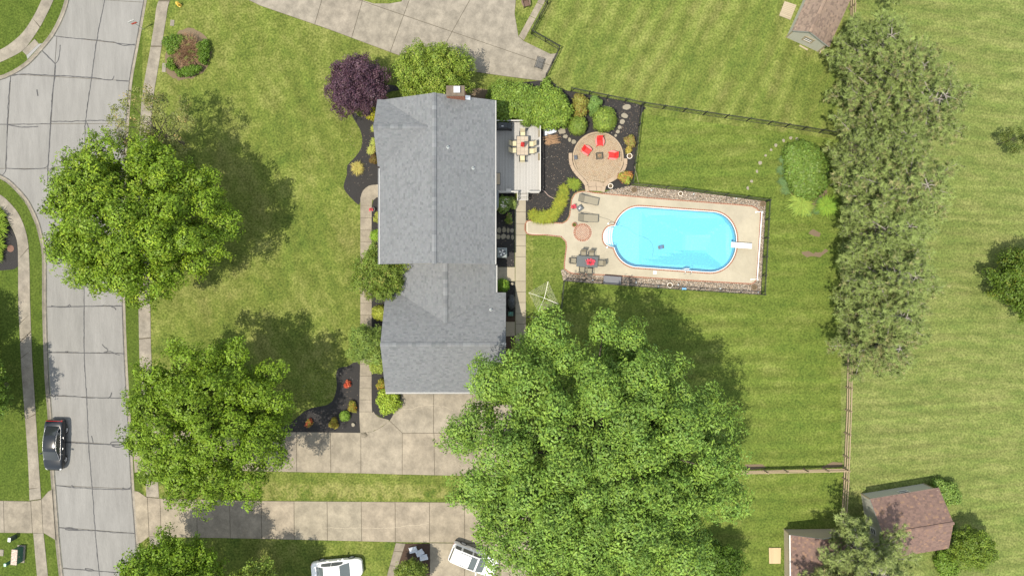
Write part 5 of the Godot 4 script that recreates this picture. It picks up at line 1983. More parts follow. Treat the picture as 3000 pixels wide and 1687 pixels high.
	for ix in 2:
		for iz in 3:
			var b := MB.new()
			b.slabbox(Vector3((ix - 0.5) * 0.30, 0.47, (iz - 1) * 0.35), Vector3(0.28, 0.02, 0.33), 0.004, Basis(), Color(1, 0.95, 0.85))
			part(st, "tile", b.mesh(), M.tile_top)
	var sf := MB.new()
	for s in [-1.0, 1.0]:
		sf.beam(Vector3(s * 0.32, 0.46, -0.55), Vector3(s * 0.32, 0.46, 0.55), 0.03, 0.04)
		sf.beam(Vector3(-0.32, 0.46, s * 0.55), Vector3(0.32, 0.46, s * 0.55), 0.03, 0.04)
		for z in [-0.52, 0.52]:
			sf.rod(Vector3(s * 0.3, 0, z), Vector3(s * 0.3, 0.46, z), 0.02)
	part(st, "frame", sf.mesh(), M.black_metal)
	var cu := thing("door_mat", "pale mat lying on the deck boards near the steps", "mat", at(1490, 557.5, dk))
	var cb := MB.new()
	cb.slabbox(Vector3(0, 0.02, 0), Vector3(0.5, 0.04, 0.28), 0.012)
	part(cu, "mat_body", cb.mesh(), mat("mat_grey", lin(0.52, 0.51, 0.49), 0.95))
	for p in [["planter box hooked on the deck railing, nearer the hedge", 1581, 391.5], ["planter box hooked on the deck railing, nearer the steps", 1580.5, 459.5]]:
		var pb := thing("planter_box", p[0], "planter", at(p[1] - 0.5, p[2], dk), 0.0, "planter boxes along the deck railing")
		var b := MB.new()
		for s in [-1.0, 1.0]:
			b.box(Vector3(s * 0.085, 0.11, 0), Vector3(0.02, 0.22, 0.64))
			b.box(Vector3(0, 0.11, s * 0.31), Vector3(0.15, 0.22, 0.02))
		part(pb, "box", b.mesh(), M.barrel_wood)
		var so := MB.new()
		so.box(Vector3(0, 0.1, 0), Vector3(0.15, 0.17, 0.60))
		part(pb, "soil", so.mesh(), mat("mossy_soil", lin(0.16, 0.13, 0.04), 1.0, T.t_grain, 0.3))
	# ---- round patio
	var py := 0.047
	var fcx := at(1755, 458, py)
	adirondack("red slatted chair above the fire bowl on the round patio", at(1756, 419, py), 0.06, M.red_plastic, "red slatted chairs round the fire bowl")
	adirondack("red slatted chair turned towards the fire bowl, nearest the deck", at(1719, 444, py), 0.97, M.red_plastic, "red slatted chairs round the fire bowl")
	adirondack("red slatted chair to the right of the fire bowl, nearest the fence", at(1792, 457, py), -PI / 2 - 0.05, M.red_plastic, "red slatted chairs round the fire bowl")
	var fb := thing("fire_bowl", "square black fire bowl holding charred logs on the round patio", "fire bowl", fcx, 0.08)
	var f1 := MB.new()
	for s in [-1.0, 1.0]:
		f1.beam(Vector3(s * 0.29, 0.34, -0.29), Vector3(s * 0.29, 0.34, 0.29), 0.05, 0.03)
		f1.beam(Vector3(-0.29, 0.34, s * 0.29), Vector3(0.29, 0.34, s * 0.29), 0.05, 0.03)
		for z in [-1.0, 1.0]:
			f1.rod(Vector3(s * 0.28, 0, z * 0.28), Vector3(s * 0.28, 0.34, z * 0.28), 0.015)
	part(fb, "rim", f1.mesh(), M.black_metal)
	var f2 := MB.new()
	var cs := [Vector3(-0.28, 0.33, -0.28), Vector3(0.28, 0.33, -0.28), Vector3(0.28, 0.33, 0.28), Vector3(-0.28, 0.33, 0.28)]
	var ci := [Vector3(-0.15, 0.14, -0.15), Vector3(0.15, 0.14, -0.15), Vector3(0.15, 0.14, 0.15), Vector3(-0.15, 0.14, 0.15)]
	for i in 4:
		f2.quad(cs[i], cs[(i + 1) % 4], ci[(i + 1) % 4], ci[i], Vector3.UP)
	f2.quad(ci[0], ci[1], ci[2], ci[3], Vector3.UP)
	part(fb, "bowl", f2.mesh(), mat("ash", lin(0.20, 0.17, 0.12), 1.0, T.t_grain, 0.3))
	for i in 5:
		var lg := MB.new()
		var a := rr(0, TAU)
		var d := Vector3(cos(a), rr(-0.1, 0.2), sin(a)) * 0.17
		var c := Vector3(rr(-0.07, 0.07), 0.21 + i * 0.03, rr(-0.07, 0.07))
		lg.tube([c - d, c + d], [0.035, 0.03], 7, Color(1, 1, 1) * rr(0.35, 1.1))
		part(fb, "log", lg.mesh(), M.twig)
	var sl := thing("slatted_stool", "small dark slatted stool at the left edge of the round patio", "stool", at(1685.5, 463, py), 0.1)
	for i in 4:
		var b := MB.new()
		b.slabbox(Vector3(0, 0.38, (i - 1.5) * 0.105), Vector3(0.30, 0.025, 0.085), 0.005)
		part(sl, "slat", b.mesh(), mat("slate_blue", lin(0.05, 0.065, 0.09), 0.6))
	for s in [-1.0, 1.0]:
		for z in [-1.0, 1.0]:
			var b := MB.new()
			b.rod(Vector3(s * 0.14, 0, z * 0.19), Vector3(s * 0.12, 0.37, z * 0.17), 0.014)
			part(sl, "leg", b.mesh(), M.dark_metal)
	# ---- pool side
	var pd := POOL_Y
	lounger("taupe sun lounger angled nearest the gravel strip", at(1721, 586, pd), -0.21)
	lounger("taupe sun lounger straight beside the brick rose", at(1720, 639.5, pd), -0.05)
	var qt := thing("side_table", "small dark slate side table between the two sun loungers", "table", at(1697.5, 611, pd), 0.62)
	var q1 := MB.new()
	q1.slabbox(Vector3(0, 0.42, 0), Vector3(0.52, 0.03, 0.52), 0.01)
	part(qt, "top", q1.mesh(), M.slate_top)
	for s in [-1.0, 1.0]:
		for z in [-1.0, 1.0]:
			var b := MB.new()
			b.rod(Vector3(s * 0.22, 0, z * 0.22), Vector3(s * 0.21, 0.41, z * 0.21), 0.016)
			part(qt, "leg", b.mesh(), M.dark_metal)
	var bo := thing("paper_box", "small white box lying on the slate side table", "box", at(1697.5, 611, pd) + Vector3(0, 0.436, 0), 0.9)
	var bb := MB.new()
	bb.slabbox(Vector3(0, 0.03, 0), Vector3(0.22, 0.06, 0.14), 0.006)
	part(bo, "box_body", bb.mesh(), M.white_paint)
	var bl := MB.new()
	bl.box(Vector3(0.02, 0.0625, 0), Vector3(0.1, 0.004, 0.1))
	part(bo, "dark_label", bl.mesh(), M.charcoal_plastic)
	var pk := pot("grey pot of pink flowers between the sun loungers", at(1679.5, 608, pd), 0.2, 0.36, M.dark_metal)
	petals(pk, "flowers", Vector3(0.0, 0.42, -0.05), 0.22, 0.2, 0.2, 90, [Color(1, 1, 1), Color(1.2, 1.6, 1.6), Color(0.8, 0.7, 0.7)], M.pink_petal)
	var p2 := pot("round clay pot with a small green plant beside the brick rose", at(1682, 659, pd), 0.23, 0.3, M.terracotta)
	petals(p2, "leaves", Vector3(0, 0.3, 0), 0.13, 0.12, 0.13, 60, [Color(0.10, 0.16, 0.02), Color(0.16, 0.2, 0.03)], M.blade, 0.1)
	# slate table and six chairs
	var xc := at(1718.5, 767, pd)
	var ya := -0.06
	var tt := thing("dining_table", "dark slate-topped dining table with pink flowers beside the pool", "table", xc, ya)
	var t1 := MB.new()
	t1.slabbox(Vector3(0, 0.70, 0), Vector3(2.0, 0.03, 1.02), 0.012)
	part(tt, "top", t1.mesh(), M.slate_top)
	for s in [-1.0, 1.0]:
		for z in [-1.0, 1.0]:
			var b := MB.new()
			b.tube([Vector3(s * 0.9, 0, z * 0.43), Vector3(s * 0.85, 0.68, z * 0.4)], [0.025, 0.025], 6)
			part(tt, "leg", b.mesh(), M.dark_metal)
	var fl := thing("flower_arrangement", "spray of pink flowers in a dark bowl on the slate table", "flowers", xc + Vector3(0.27, 0.716, 0.06))
	var bw := MB.new()
	bw.lathe(Vector3.ZERO, [[0.0, 0.0], [0.1, 0.0], [0.18, 0.12], [0.16, 0.12], [0.0, 0.08]], 14)
	part(fl, "bowl", bw.mesh(), M.charcoal_plastic)
	petals(fl, "blossoms", Vector3(0, 0.12, 0), 0.48, 0.4, 0.26, 260, [Color(1, 1, 1), Color(1.25, 2.4, 2.2), Color(0.9, 0.6, 0.6), Color(1.3, 4.5, 3.6)], M.pink_petal, 0.19)
	var pg := "taupe sling chairs round the slate table"
	for c in [["taupe sling chair at the left end of the slate table", 1679, 764, PI / 2 + ya], ["taupe sling chair at the right end of the slate table", 1758, 771, -PI / 2 + ya], ["taupe sling chair on the pool side of the slate table, left of the pair", 1708, 745, ya], ["taupe sling chair on the pool side of the slate table, right of the pair", 1731, 747.5, ya], ["taupe sling chair on the gravel side of the slate table, left of the pair", 1704, 790, PI + ya], ["taupe sling chair on the gravel side of the slate table, right of the pair", 1726, 794, PI + ya]]:
		sling_chair(c[0], at(c[1], c[2], pd), c[3], pg, M.taupe_sling, M.dark_metal, true)
	# storage box
	var db := thing("storage_box", "dark grey slat-lidded storage box against the lower pool fence", "storage box", at(1792, 820.5, 0.10), deg_to_rad(-4.5))
	var d1 := MB.new()
	d1.box(Vector3(0, 0.27, 0), Vector3(1.56, 0.54, 0.66))
	part(db, "body", d1.mesh(), M.box_plastic)
	var d2 := MB.new()
	d2.slabbox(Vector3(0, 0.57, 0), Vector3(1.64, 0.06, 0.74), 0.02)
	part(db, "lid", d2.mesh(), M.box_plastic)
	for i in 14:
		var b := MB.new()
		b.slabbox(Vector3(-0.72 + i * 0.11, 0.604, 0), Vector3(0.09, 0.012, 0.64), 0.004)
		part(db, "lid_rib", b.mesh(), M.box_plastic)
	# diving board
	var dv := thing("diving_board", "white diving board over the deep end of the pool", "diving board", at(2169, 719.5, pd), deg_to_rad(-4.0))
	var v1 := MB.new()
	v1.slabbox(Vector3(0, 0.42, 0), Vector3(1.95, 0.05, 0.50), 0.012)
	part(dv, "board", v1.mesh(), M.pool_white)
	var v2 := MB.new()
	v2.slabbox(Vector3(0.45, 0.2, 0), Vector3(0.9, 0.40, 0.38), 0.03)
	part(dv, "stand", v2.mesh(), M.pool_white)
	# cover roller
	var cr := thing("cover_roller", "white pool cover roller on two T-shaped stands", "roller", Vector3.ZERO)
	var ra := at(2233.5, 619, 0.55)
	var rb := at(2219.5, 818, 0.55)
	var r1 := MB.new()
	r1.rod(ra, rb, 0.055, 10)
	part(cr, "tube", r1.mesh(), M.pool_white)
	for e in [ra, rb]:
		var b := MB.new()
		b.beam(Vector3(e.x - 0.42, 0.13, e.z), Vector3(e.x + 0.22, 0.13, e.z), 0.07, 0.06)
		b.beam(Vector3(e.x, 0.13, e.z), Vector3(e.x, 0.55, e.z), 0.06, 0.06)
		b.rod(Vector3(e.x - 0.42, 0.10, e.z - 0.06), Vector3(e.x - 0.42, 0.10, e.z + 0.12), 0.05, 8)
		b.rod(Vector3(e.x + 0.22, 0.10, e.z - 0.06), Vector3(e.x + 0.22, 0.10, e.z + 0.12), 0.05, 8)
		part(cr, "stand", b.mesh(), M.pool_white)
	# ladder and grab rails
	var la := thing("pool_ladder", "chrome pool ladder on the long lower side of the pool", "ladder", Vector3.ZERO)
	for u in [2004.0, 2021.0]:
		var b := MB.new()
		var p := at(u, 804, pd)
		b.tube([p, p + Vector3(0, 0.55, -0.05), p + Vector3(0, 0.72, -0.22), p + Vector3(0, 0.6, -0.42), p + Vector3(0, -0.1, -0.52), p + Vector3(0, -0.9, -0.52)], [0.022, 0.022, 0.022, 0.022, 0.022, 0.022], 8)
		part(la, "rail", b.mesh(), M.bright_metal)
	for y in [-0.15, -0.42, -0.7]:
		var b := MB.new()
		b.box(at(2012.5, 804, pd) + Vector3(0, y, -0.52), Vector3(0.55, 0.03, 0.09))
		part(la, "tread", b.mesh(), M.pool_white)
	var gi := 0
	for q in [["chrome grab rail at the upper side of the pool steps", 1783, 654.5, 1808, 662, -1.0], ["chrome grab rail at the lower side of the pool steps", 1780, 724, 1800, 725, 1.0]]:
		var gl := thing("grab_rail", q[0], "handrail", Vector3.ZERO, 0.0, "chrome rails at the pool steps")
		var p := at(q[1], q[2], pd)
		var e := at(q[3], q[4], pd)
		var b := MB.new()
		b.tube([p, p + Vector3(0, 0.7, 0), p.lerp(e, 0.3) + Vector3(0, 0.85, 0), p.lerp(e, 0.85) + Vector3(0, 0.55, 0), e + Vector3(0, -0.5, 0)], [0.022, 0.022, 0.022, 0.022, 0.022], 8)
		part(gl, "tube", b.mesh(), M.bright_metal)
		var b2 := MB.new()
		b2.lathe(p, [[0.07, 0.0], [0.07, 0.02], [0.03, 0.03], [0.0, 0.03]], 10)
		part(gl, "flange", b2.mesh(), M.bright_metal)
	# skimmer lid
	var sk := thing("skimmer_lid", "square white skimmer lid set in the concrete below the pool", "lid", at(1919, 798.5, pd))
	var sb := MB.new()
	sb.slabbox(Vector3(0, 0.004, 0), Vector3(0.30, 0.016, 0.30), 0.004)
	part(sk, "lid_plate", sb.mesh(), M.pool_white)
	# robot and hose on the pool floor
	var rp := a2(1948, 721)
	var rd := -pool_depth(rp)
	var ro := thing("pool_cleaner", "dark blue robot cleaner on the floor of the pool", "pool cleaner", Vector3(rp.x, rd, rp.y), 0.2)
	var r2 := MB.new()
	r2.slabbox(Vector3(0, 0.17, 0), Vector3(0.30, 0.22, 0.34), 0.05)
	part(ro, "body", r2.mesh(), mat("robot_blue", lin(0.03, 0.10, 0.22), 0.5))
	for s in [-1.0, 1.0]:
		var b := MB.new()
		b.rod(Vector3(s * 0.20, 0.08, -0.16), Vector3(s * 0.20, 0.08, 0.16), 0.08, 10)
		part(ro, "roller", b.mesh(), M.charcoal_plastic)
	var ho := thing("cleaner_hose", "thin dark hose wandering over the pool floor to the cleaner", "hose", Vector3.ZERO)
	var hp := []
	var hr := []
	var hl2 := [[1812, 656], [1830, 660], [1845, 666], [1862, 678], [1873, 686], [1885, 689], [1905, 697], [1916, 707], [1922, 718], [1924, 733], [1921, 745], [1919, 752]]
	for q in smooth_line(plan(hl2), false, 0.2):
		hp.append(Vector3(q.x, -pool_depth(q) + 0.02, q.y)); hr.append(0.012)
	var hb := MB.new()
	hb.tube(hp, hr, 5)
	part(ho, "hose_run", hb.mesh(), mat("hose_blue", lin(0.03, 0.16, 0.26), 0.6))
	var ho2 := thing("power_cable", "dark cable lying from the loungers across the concrete to the pool rail", "cord", Vector3.ZERO)
	hp = []
	hr = []
	for q in smooth_line(plan([[1690, 622], [1716, 622], [1740, 627], [1762, 637], [1782, 643], [1797, 651], [1805, 655]]), false, 0.2):
		hp.append(Vector3(q.x, pd + 0.012, q.y)); hr.append(0.012)
	var hb3 := MB.new()
	hb3.tube(hp, hr, 5)
	part(ho2, "cord_run", hb3.mesh(), M.dark_metal)
	# pots round the gravel
	var barrel := "round tubs set in the pool gravel"
	var gy := 0.014
	for q in [["empty brown wooden tub in the gravel near the patio steps", 1857, 557, 0.27, "barrel"], ["brown wooden tub in the upper right corner of the pool gravel", 2233, 598, 0.27, "barrel"], ["brown wooden tub in the lower right corner of the pool gravel", 2208, 842, 0.26, "barrel"], ["white pot in the gravel above the pool", 1992.5, 568.5, 0.22, "white"], ["white pot in the gravel below the pool", 1961.5, 835.5, 0.25, "white"], ["white pot with dark water near the patio steps", 1788, 546, 0.24, "white"], ["large white empty pot against the fence beside the round patio", 1843.5, 458.5, 0.26, "white"]]:
		pot(q[0], at(q[1], q[2], gy if q[1] != 1843.5 else 0.018), q[3], 0.3, M.barrel_wood if q[4] == "barrel" else M.white_pot, barrel if q[4] == "barrel" else "white pots round the pool")
	# small path lights
	for q in [[1908, 558], [2031, 569], [2156, 582], [1736, 821], [1863, 828], [1928, 839], [1986, 834], [2109, 845], [2220, 856]]:
		var n := "small grey stake lamp in the %s gravel, %s" % ["upper" if q[1] < 700 else "lower", {1908: "nearest the patio", 2031: "second from the patio", 2156: "nearest the corner tub", 1736: "left of the storage box", 1863: "just right of the storage box", 1928: "beside the white pot, left", 1986: "beside the white pot, right", 2109: "midway to the corner", 2220: "in the corner"}[int(q[0])]]
		var pl := thing("path_light", n, "garden light", at(q[0], q[1], 0.014), 0.0, "stake lights in the pool gravel")
		var b := MB.new()
		b.rod(Vector3(0, 0, 0), Vector3(0, 0.25, 0), 0.012)
		part(pl, "stake", b.mesh(), M.dark_metal)
		var b2 := MB.new()
		b2.lathe(Vector3.ZERO, [[0.05, 0.2], [0.085, 0.25], [0.07, 0.29], [0.0, 0.31]], 10)
		part(pl, "cap", b2.mesh(), M.grey_metal)
	# rotary clothes dryer
	var cl := thing("clothes_dryer", "square rotary clothes dryer with white lines on the small lawn", "clothes dryer", at(1592.5, 872.5, 0))
	var ch := 1.85
	var tips := [at(1606, 824.5, ch), at(1636, 890, ch), at(1577, 913, ch), at(1549, 857, ch)]
	var cc := at(1592.5, 872.5, 0)
	var pm := MB.new()
	pm.rod(Vector3.ZERO, Vector3(0, ch - 0.05, 0), 0.025, 8)
	part(cl, "pole", pm.mesh(), M.aluminium)
	var cen := Vector3(0, ch - 0.25, 0)
	for p in tips:
		var b := MB.new()
		b.beam(cen, p - cc, 0.02, 0.02)
		part(cl, "arm", b.mesh(), M.aluminium)
	for i in 4:
		var ln := MB.new()
		for k in 9:
			var q := 0.40 + k * 0.075
			ln.rod(cen.lerp(tips[i] - cc, q), cen.lerp(tips[(i + 1) % 4] - cc, q), 0.004, 4)
		part(cl, "lines", ln.mesh(), M.white_pot)

func grid_into(b: MB, grid: Array, out_from: Vector3, col := Color.WHITE) -> void:
	var n := grid.size()
	var m: int = grid[0].size()
	var nr := []
	for i in n:
		var row := []
		for j in m:
			var du: Vector3 = grid[mini(i + 1, n - 1)][j] - grid[maxi(i - 1, 0)][j]
			var dv: Vector3 = grid[i][mini(j + 1, m - 1)] - grid[i][maxi(j - 1, 0)]
			var nn := du.cross(dv).normalized()
			if nn.dot(grid[i][j] - out_from) < 0: nn = -nn
			row.append(nn)
		nr.append(row)
	for i in n - 1:
		for j in m - 1:
			b.trin(grid[i][j], grid[i + 1][j], grid[i + 1][j + 1], nr[i][j], nr[i + 1][j], nr[i + 1][j + 1], col)
			b.trin(grid[i][j], grid[i + 1][j + 1], grid[i][j + 1], nr[i][j], nr[i + 1][j + 1], nr[i][j + 1], col)

func on_grid(grid: Array, i: float, j: float) -> Vector3:
	var i0 := clampi(int(i), 0, grid.size() - 2)
	var j0 := clampi(int(j), 0, grid[0].size() - 2)
	var a: Vector3 = grid[i0][j0].lerp(grid[i0][j0 + 1], j - j0)
	var b: Vector3 = grid[i0 + 1][j0].lerp(grid[i0 + 1][j0 + 1], j - j0)
	return a.lerp(b, i - i0)

func patch(b: MB, grid: Array, i0: float, i1: float, j0: float, j1: float, out_from: Vector3, lift: float) -> void:
	var g := []
	for a in 9:
		var row := []
		for c in 9:
			var p := on_grid(grid, lerpf(i0, i1, a / 8.0), lerpf(j0, j1, c / 8.0))
			row.append(p + (p - out_from).normalized() * lift)
		g.append(row)
	grid_into(b, g, out_from)

func car(called: String, label: String, where: Vector3, yaw: float, s: Dictionary) -> void:
	var t := thing(called, label, "car", where, yaw)
	var paint: Material = s.paint
	# body
	var prof := []
	for st in s.body:
		var hw: float = st[1]
		var half := [Vector2(hw * 0.93, 0.22), Vector2(hw, 0.36), Vector2(hw * 1.0, 0.58), Vector2(hw * 0.985, st[2] - 0.06), Vector2(hw * 0.93, st[2] + 0.01), Vector2(hw * 0.78, lerpf(st[2], st[3], 0.6)), Vector2(hw * 0.4, lerpf(st[2], st[3], 0.93)), Vector2(0, st[3])]
		var row := []
		for k in half.size(): row.append(Vector3(st[0], half[k].y, half[k].x))
		for k in range(half.size() - 2, -1, -1): row.append(Vector3(st[0], half[k].y, -half[k].x))
		prof.append(row)
	# finer along the car
	var fine := []
	for i in prof.size() - 1:
		for q in 3:
			var row := []
			for j in prof[0].size():
				var p0: Vector3 = prof[maxi(i - 1, 0)][j]
				var p3: Vector3 = prof[mini(i + 2, prof.size() - 1)][j]
				row.append(prof[i][j].cubic_interpolate(prof[i + 1][j], p0, p3, q / 3.0))
			fine.append(row)
	fine.append(prof[prof.size() - 1])
	var b := MB.new()
	var mid := Vector3(0, 0.55, 0)
	grid_into(b, fine, mid)
	for e in [0, fine.size() - 1]:
		var row: Array = fine[e]
		var c := Vector3.ZERO
		for p in row: c += p
		c /= row.size()
		for j in row.size() - 1:
			b.tri(c, row[j], row[j + 1], c - mid)
		b.tri(c, row[row.size() - 1], row[0], c - mid)
	var body := part(t, "body", b.mesh(), paint)
	# greenhouse
	var g := []
	for st in s.cabin:
		var row := []
		var wb: float = st[1]
		var wt: float = st[2]
		var y0: float = s.belt - 0.03
		var y1: float = st[3]
		var half := [Vector2(wb, y0), Vector2(lerpf(wb, wt, 0.2), lerpf(y0, y1, 0.2)), Vector2(lerpf(wb, wt, 0.8), lerpf(y0, y1, 0.82)), Vector2(wt, lerpf(y0, y1, 0.95)), Vector2(wt * 0.85, y1), Vector2(wt * 0.45, y1 + 0.015), Vector2(0, y1 + 0.02)]
		for k in half.size(): row.append(Vector3(st[0], half[k].y, half[k].x))
		for k in range(half.size() - 2, -1, -1): row.append(Vector3(st[0], half[k].y, -half[k].x))
		g.append(row)
	var cb := MB.new()
	var cm := Vector3(s.cabin_mid, s.belt, 0)
	grid_into(cb, g, cm)
	part(t, "roof", cb.mesh(), paint)
	for w in s.glass:
		var gb := MB.new()
		patch(gb, g, w[1], w[2], w[3], w[4], cm, 0.008)
		part(t, w[0], gb.mesh(), s.get("glass_mat", M.car_glass))
	# wheels
	var ty := MB.new()
	var R: float = s.wheel
	ty.lathe(Vector3.ZERO, [[R * 0.66, -0.11], [R * 0.95, -0.11], [R, -0.08], [R, 0.08], [R * 0.95, 0.11], [R * 0.66, 0.11]], 24)
	var tm := ty.mesh()
	var rim := MB.new()
	rim.lathe(Vector3.ZERO, [[R * 0.68, 0.10], [R * 0.6, 0.085], [R * 0.56, 0.03]], 24)
	rim.lathe(Vector3.ZERO, [[R * 0.18, 0.06], [R * 0.15, 0.09], [0.0, 0.095]], 12)
	for k in 5:
		var a := TAU * k / 5.0
		rim.beam(Vector3(cos(a), 0.0, sin(a)) * R * 0.1 + Vector3.UP * 0.07, Vector3(cos(a), 0, sin(a)) * R * 0.62 + Vector3.UP * 0.075, R * 0.2, 0.03)
	var rm := rim.mesh()
	var disc := MB.new()
	disc.lathe(Vector3.ZERO, [[R * 0.66, 0.02], [0.0, 0.02]], 20)
	var dm := disc.mesh()
	for x in s.axles:
		for sd in [-1.0, 1.0]:
			var w := Node3D.new()
			w.name = "wheel"
			t.add_child(w, true)
			w.position = Vector3(x, R, sd * (s.track))
			w.rotation.x = PI / 2 * sd
			part(w, "tyre", tm, M.rubber)
			part(w, "rim", rm, M.bright_metal)
			part(w, "brake_disc", dm, M.dark_metal)
	for lt in s.lamps:
		var lb := MB.new()
		patch(lb, fine, lt[1], lt[2], lt[3], lt[4], mid, 0.007)
		part(t, lt[0], lb.mesh(), lt[5])
	for sd in [-1.0, 1.0]:
		var mb := MB.new()
		mb.slabbox(Vector3(s.mirror, s.belt + 0.08, sd * (s.track + 0.10 + 0.09)), Vector3(0.12, 0.14, 0.22), 0.03, Basis(Vector3.UP, sd * 0.3))
		part(t, "wing_mirror", mb.mesh(), paint)
		for x in s.handles:
			var hb := MB.new()
			hb.slabbox(Vector3(x, s.belt - 0.12, sd * (s.track + 0.115)), Vector3(0.18, 0.03, 0.04), 0.008)
			part(t, "door_handle", hb.mesh(), s.handle_mat)
	if s.has("trim"):
		for sd in [-1.0, 1.0]:
			var pb := MB.new()
			for i in g.size() - 1:
				for j in [1.0, 2.6]:
					var jj: float = j if sd > 0 else 12.0 - j
					pb.rod(on_grid(g, i, jj) + Vector3(0, 0, sd * 0.012), on_grid(g, i + 1, jj) + Vector3(0, 0, sd * 0.012), 0.012, 4)
			part(t, "window_trim", pb.mesh(), M.bright_metal)
	if s.has("rack"):
		for sd in [-1.0, 1.0]:
			var rb := MB.new()
			rb.tube([Vector3(-1.9, s.rack, sd * 0.52), Vector3(-1.8, s.rack + 0.06, sd * 0.54), Vector3(0.1, s.rack + 0.06, sd * 0.55), Vector3(0.25, s.rack, sd * 0.54)], [0.022, 0.022, 0.022, 0.022], 6)
			part(t, "roof_rail", rb.mesh(), M.dark_metal)
		for x in [-1.35, -0.55]:
			var rb := MB.new()
			rb.beam(Vector3(x, s.rack + 0.08, -0.56), Vector3(x, s.rack + 0.08, 0.56), 0.04, 0.025)
			part(t, "crossbar", rb.mesh(), M.grey_metal)

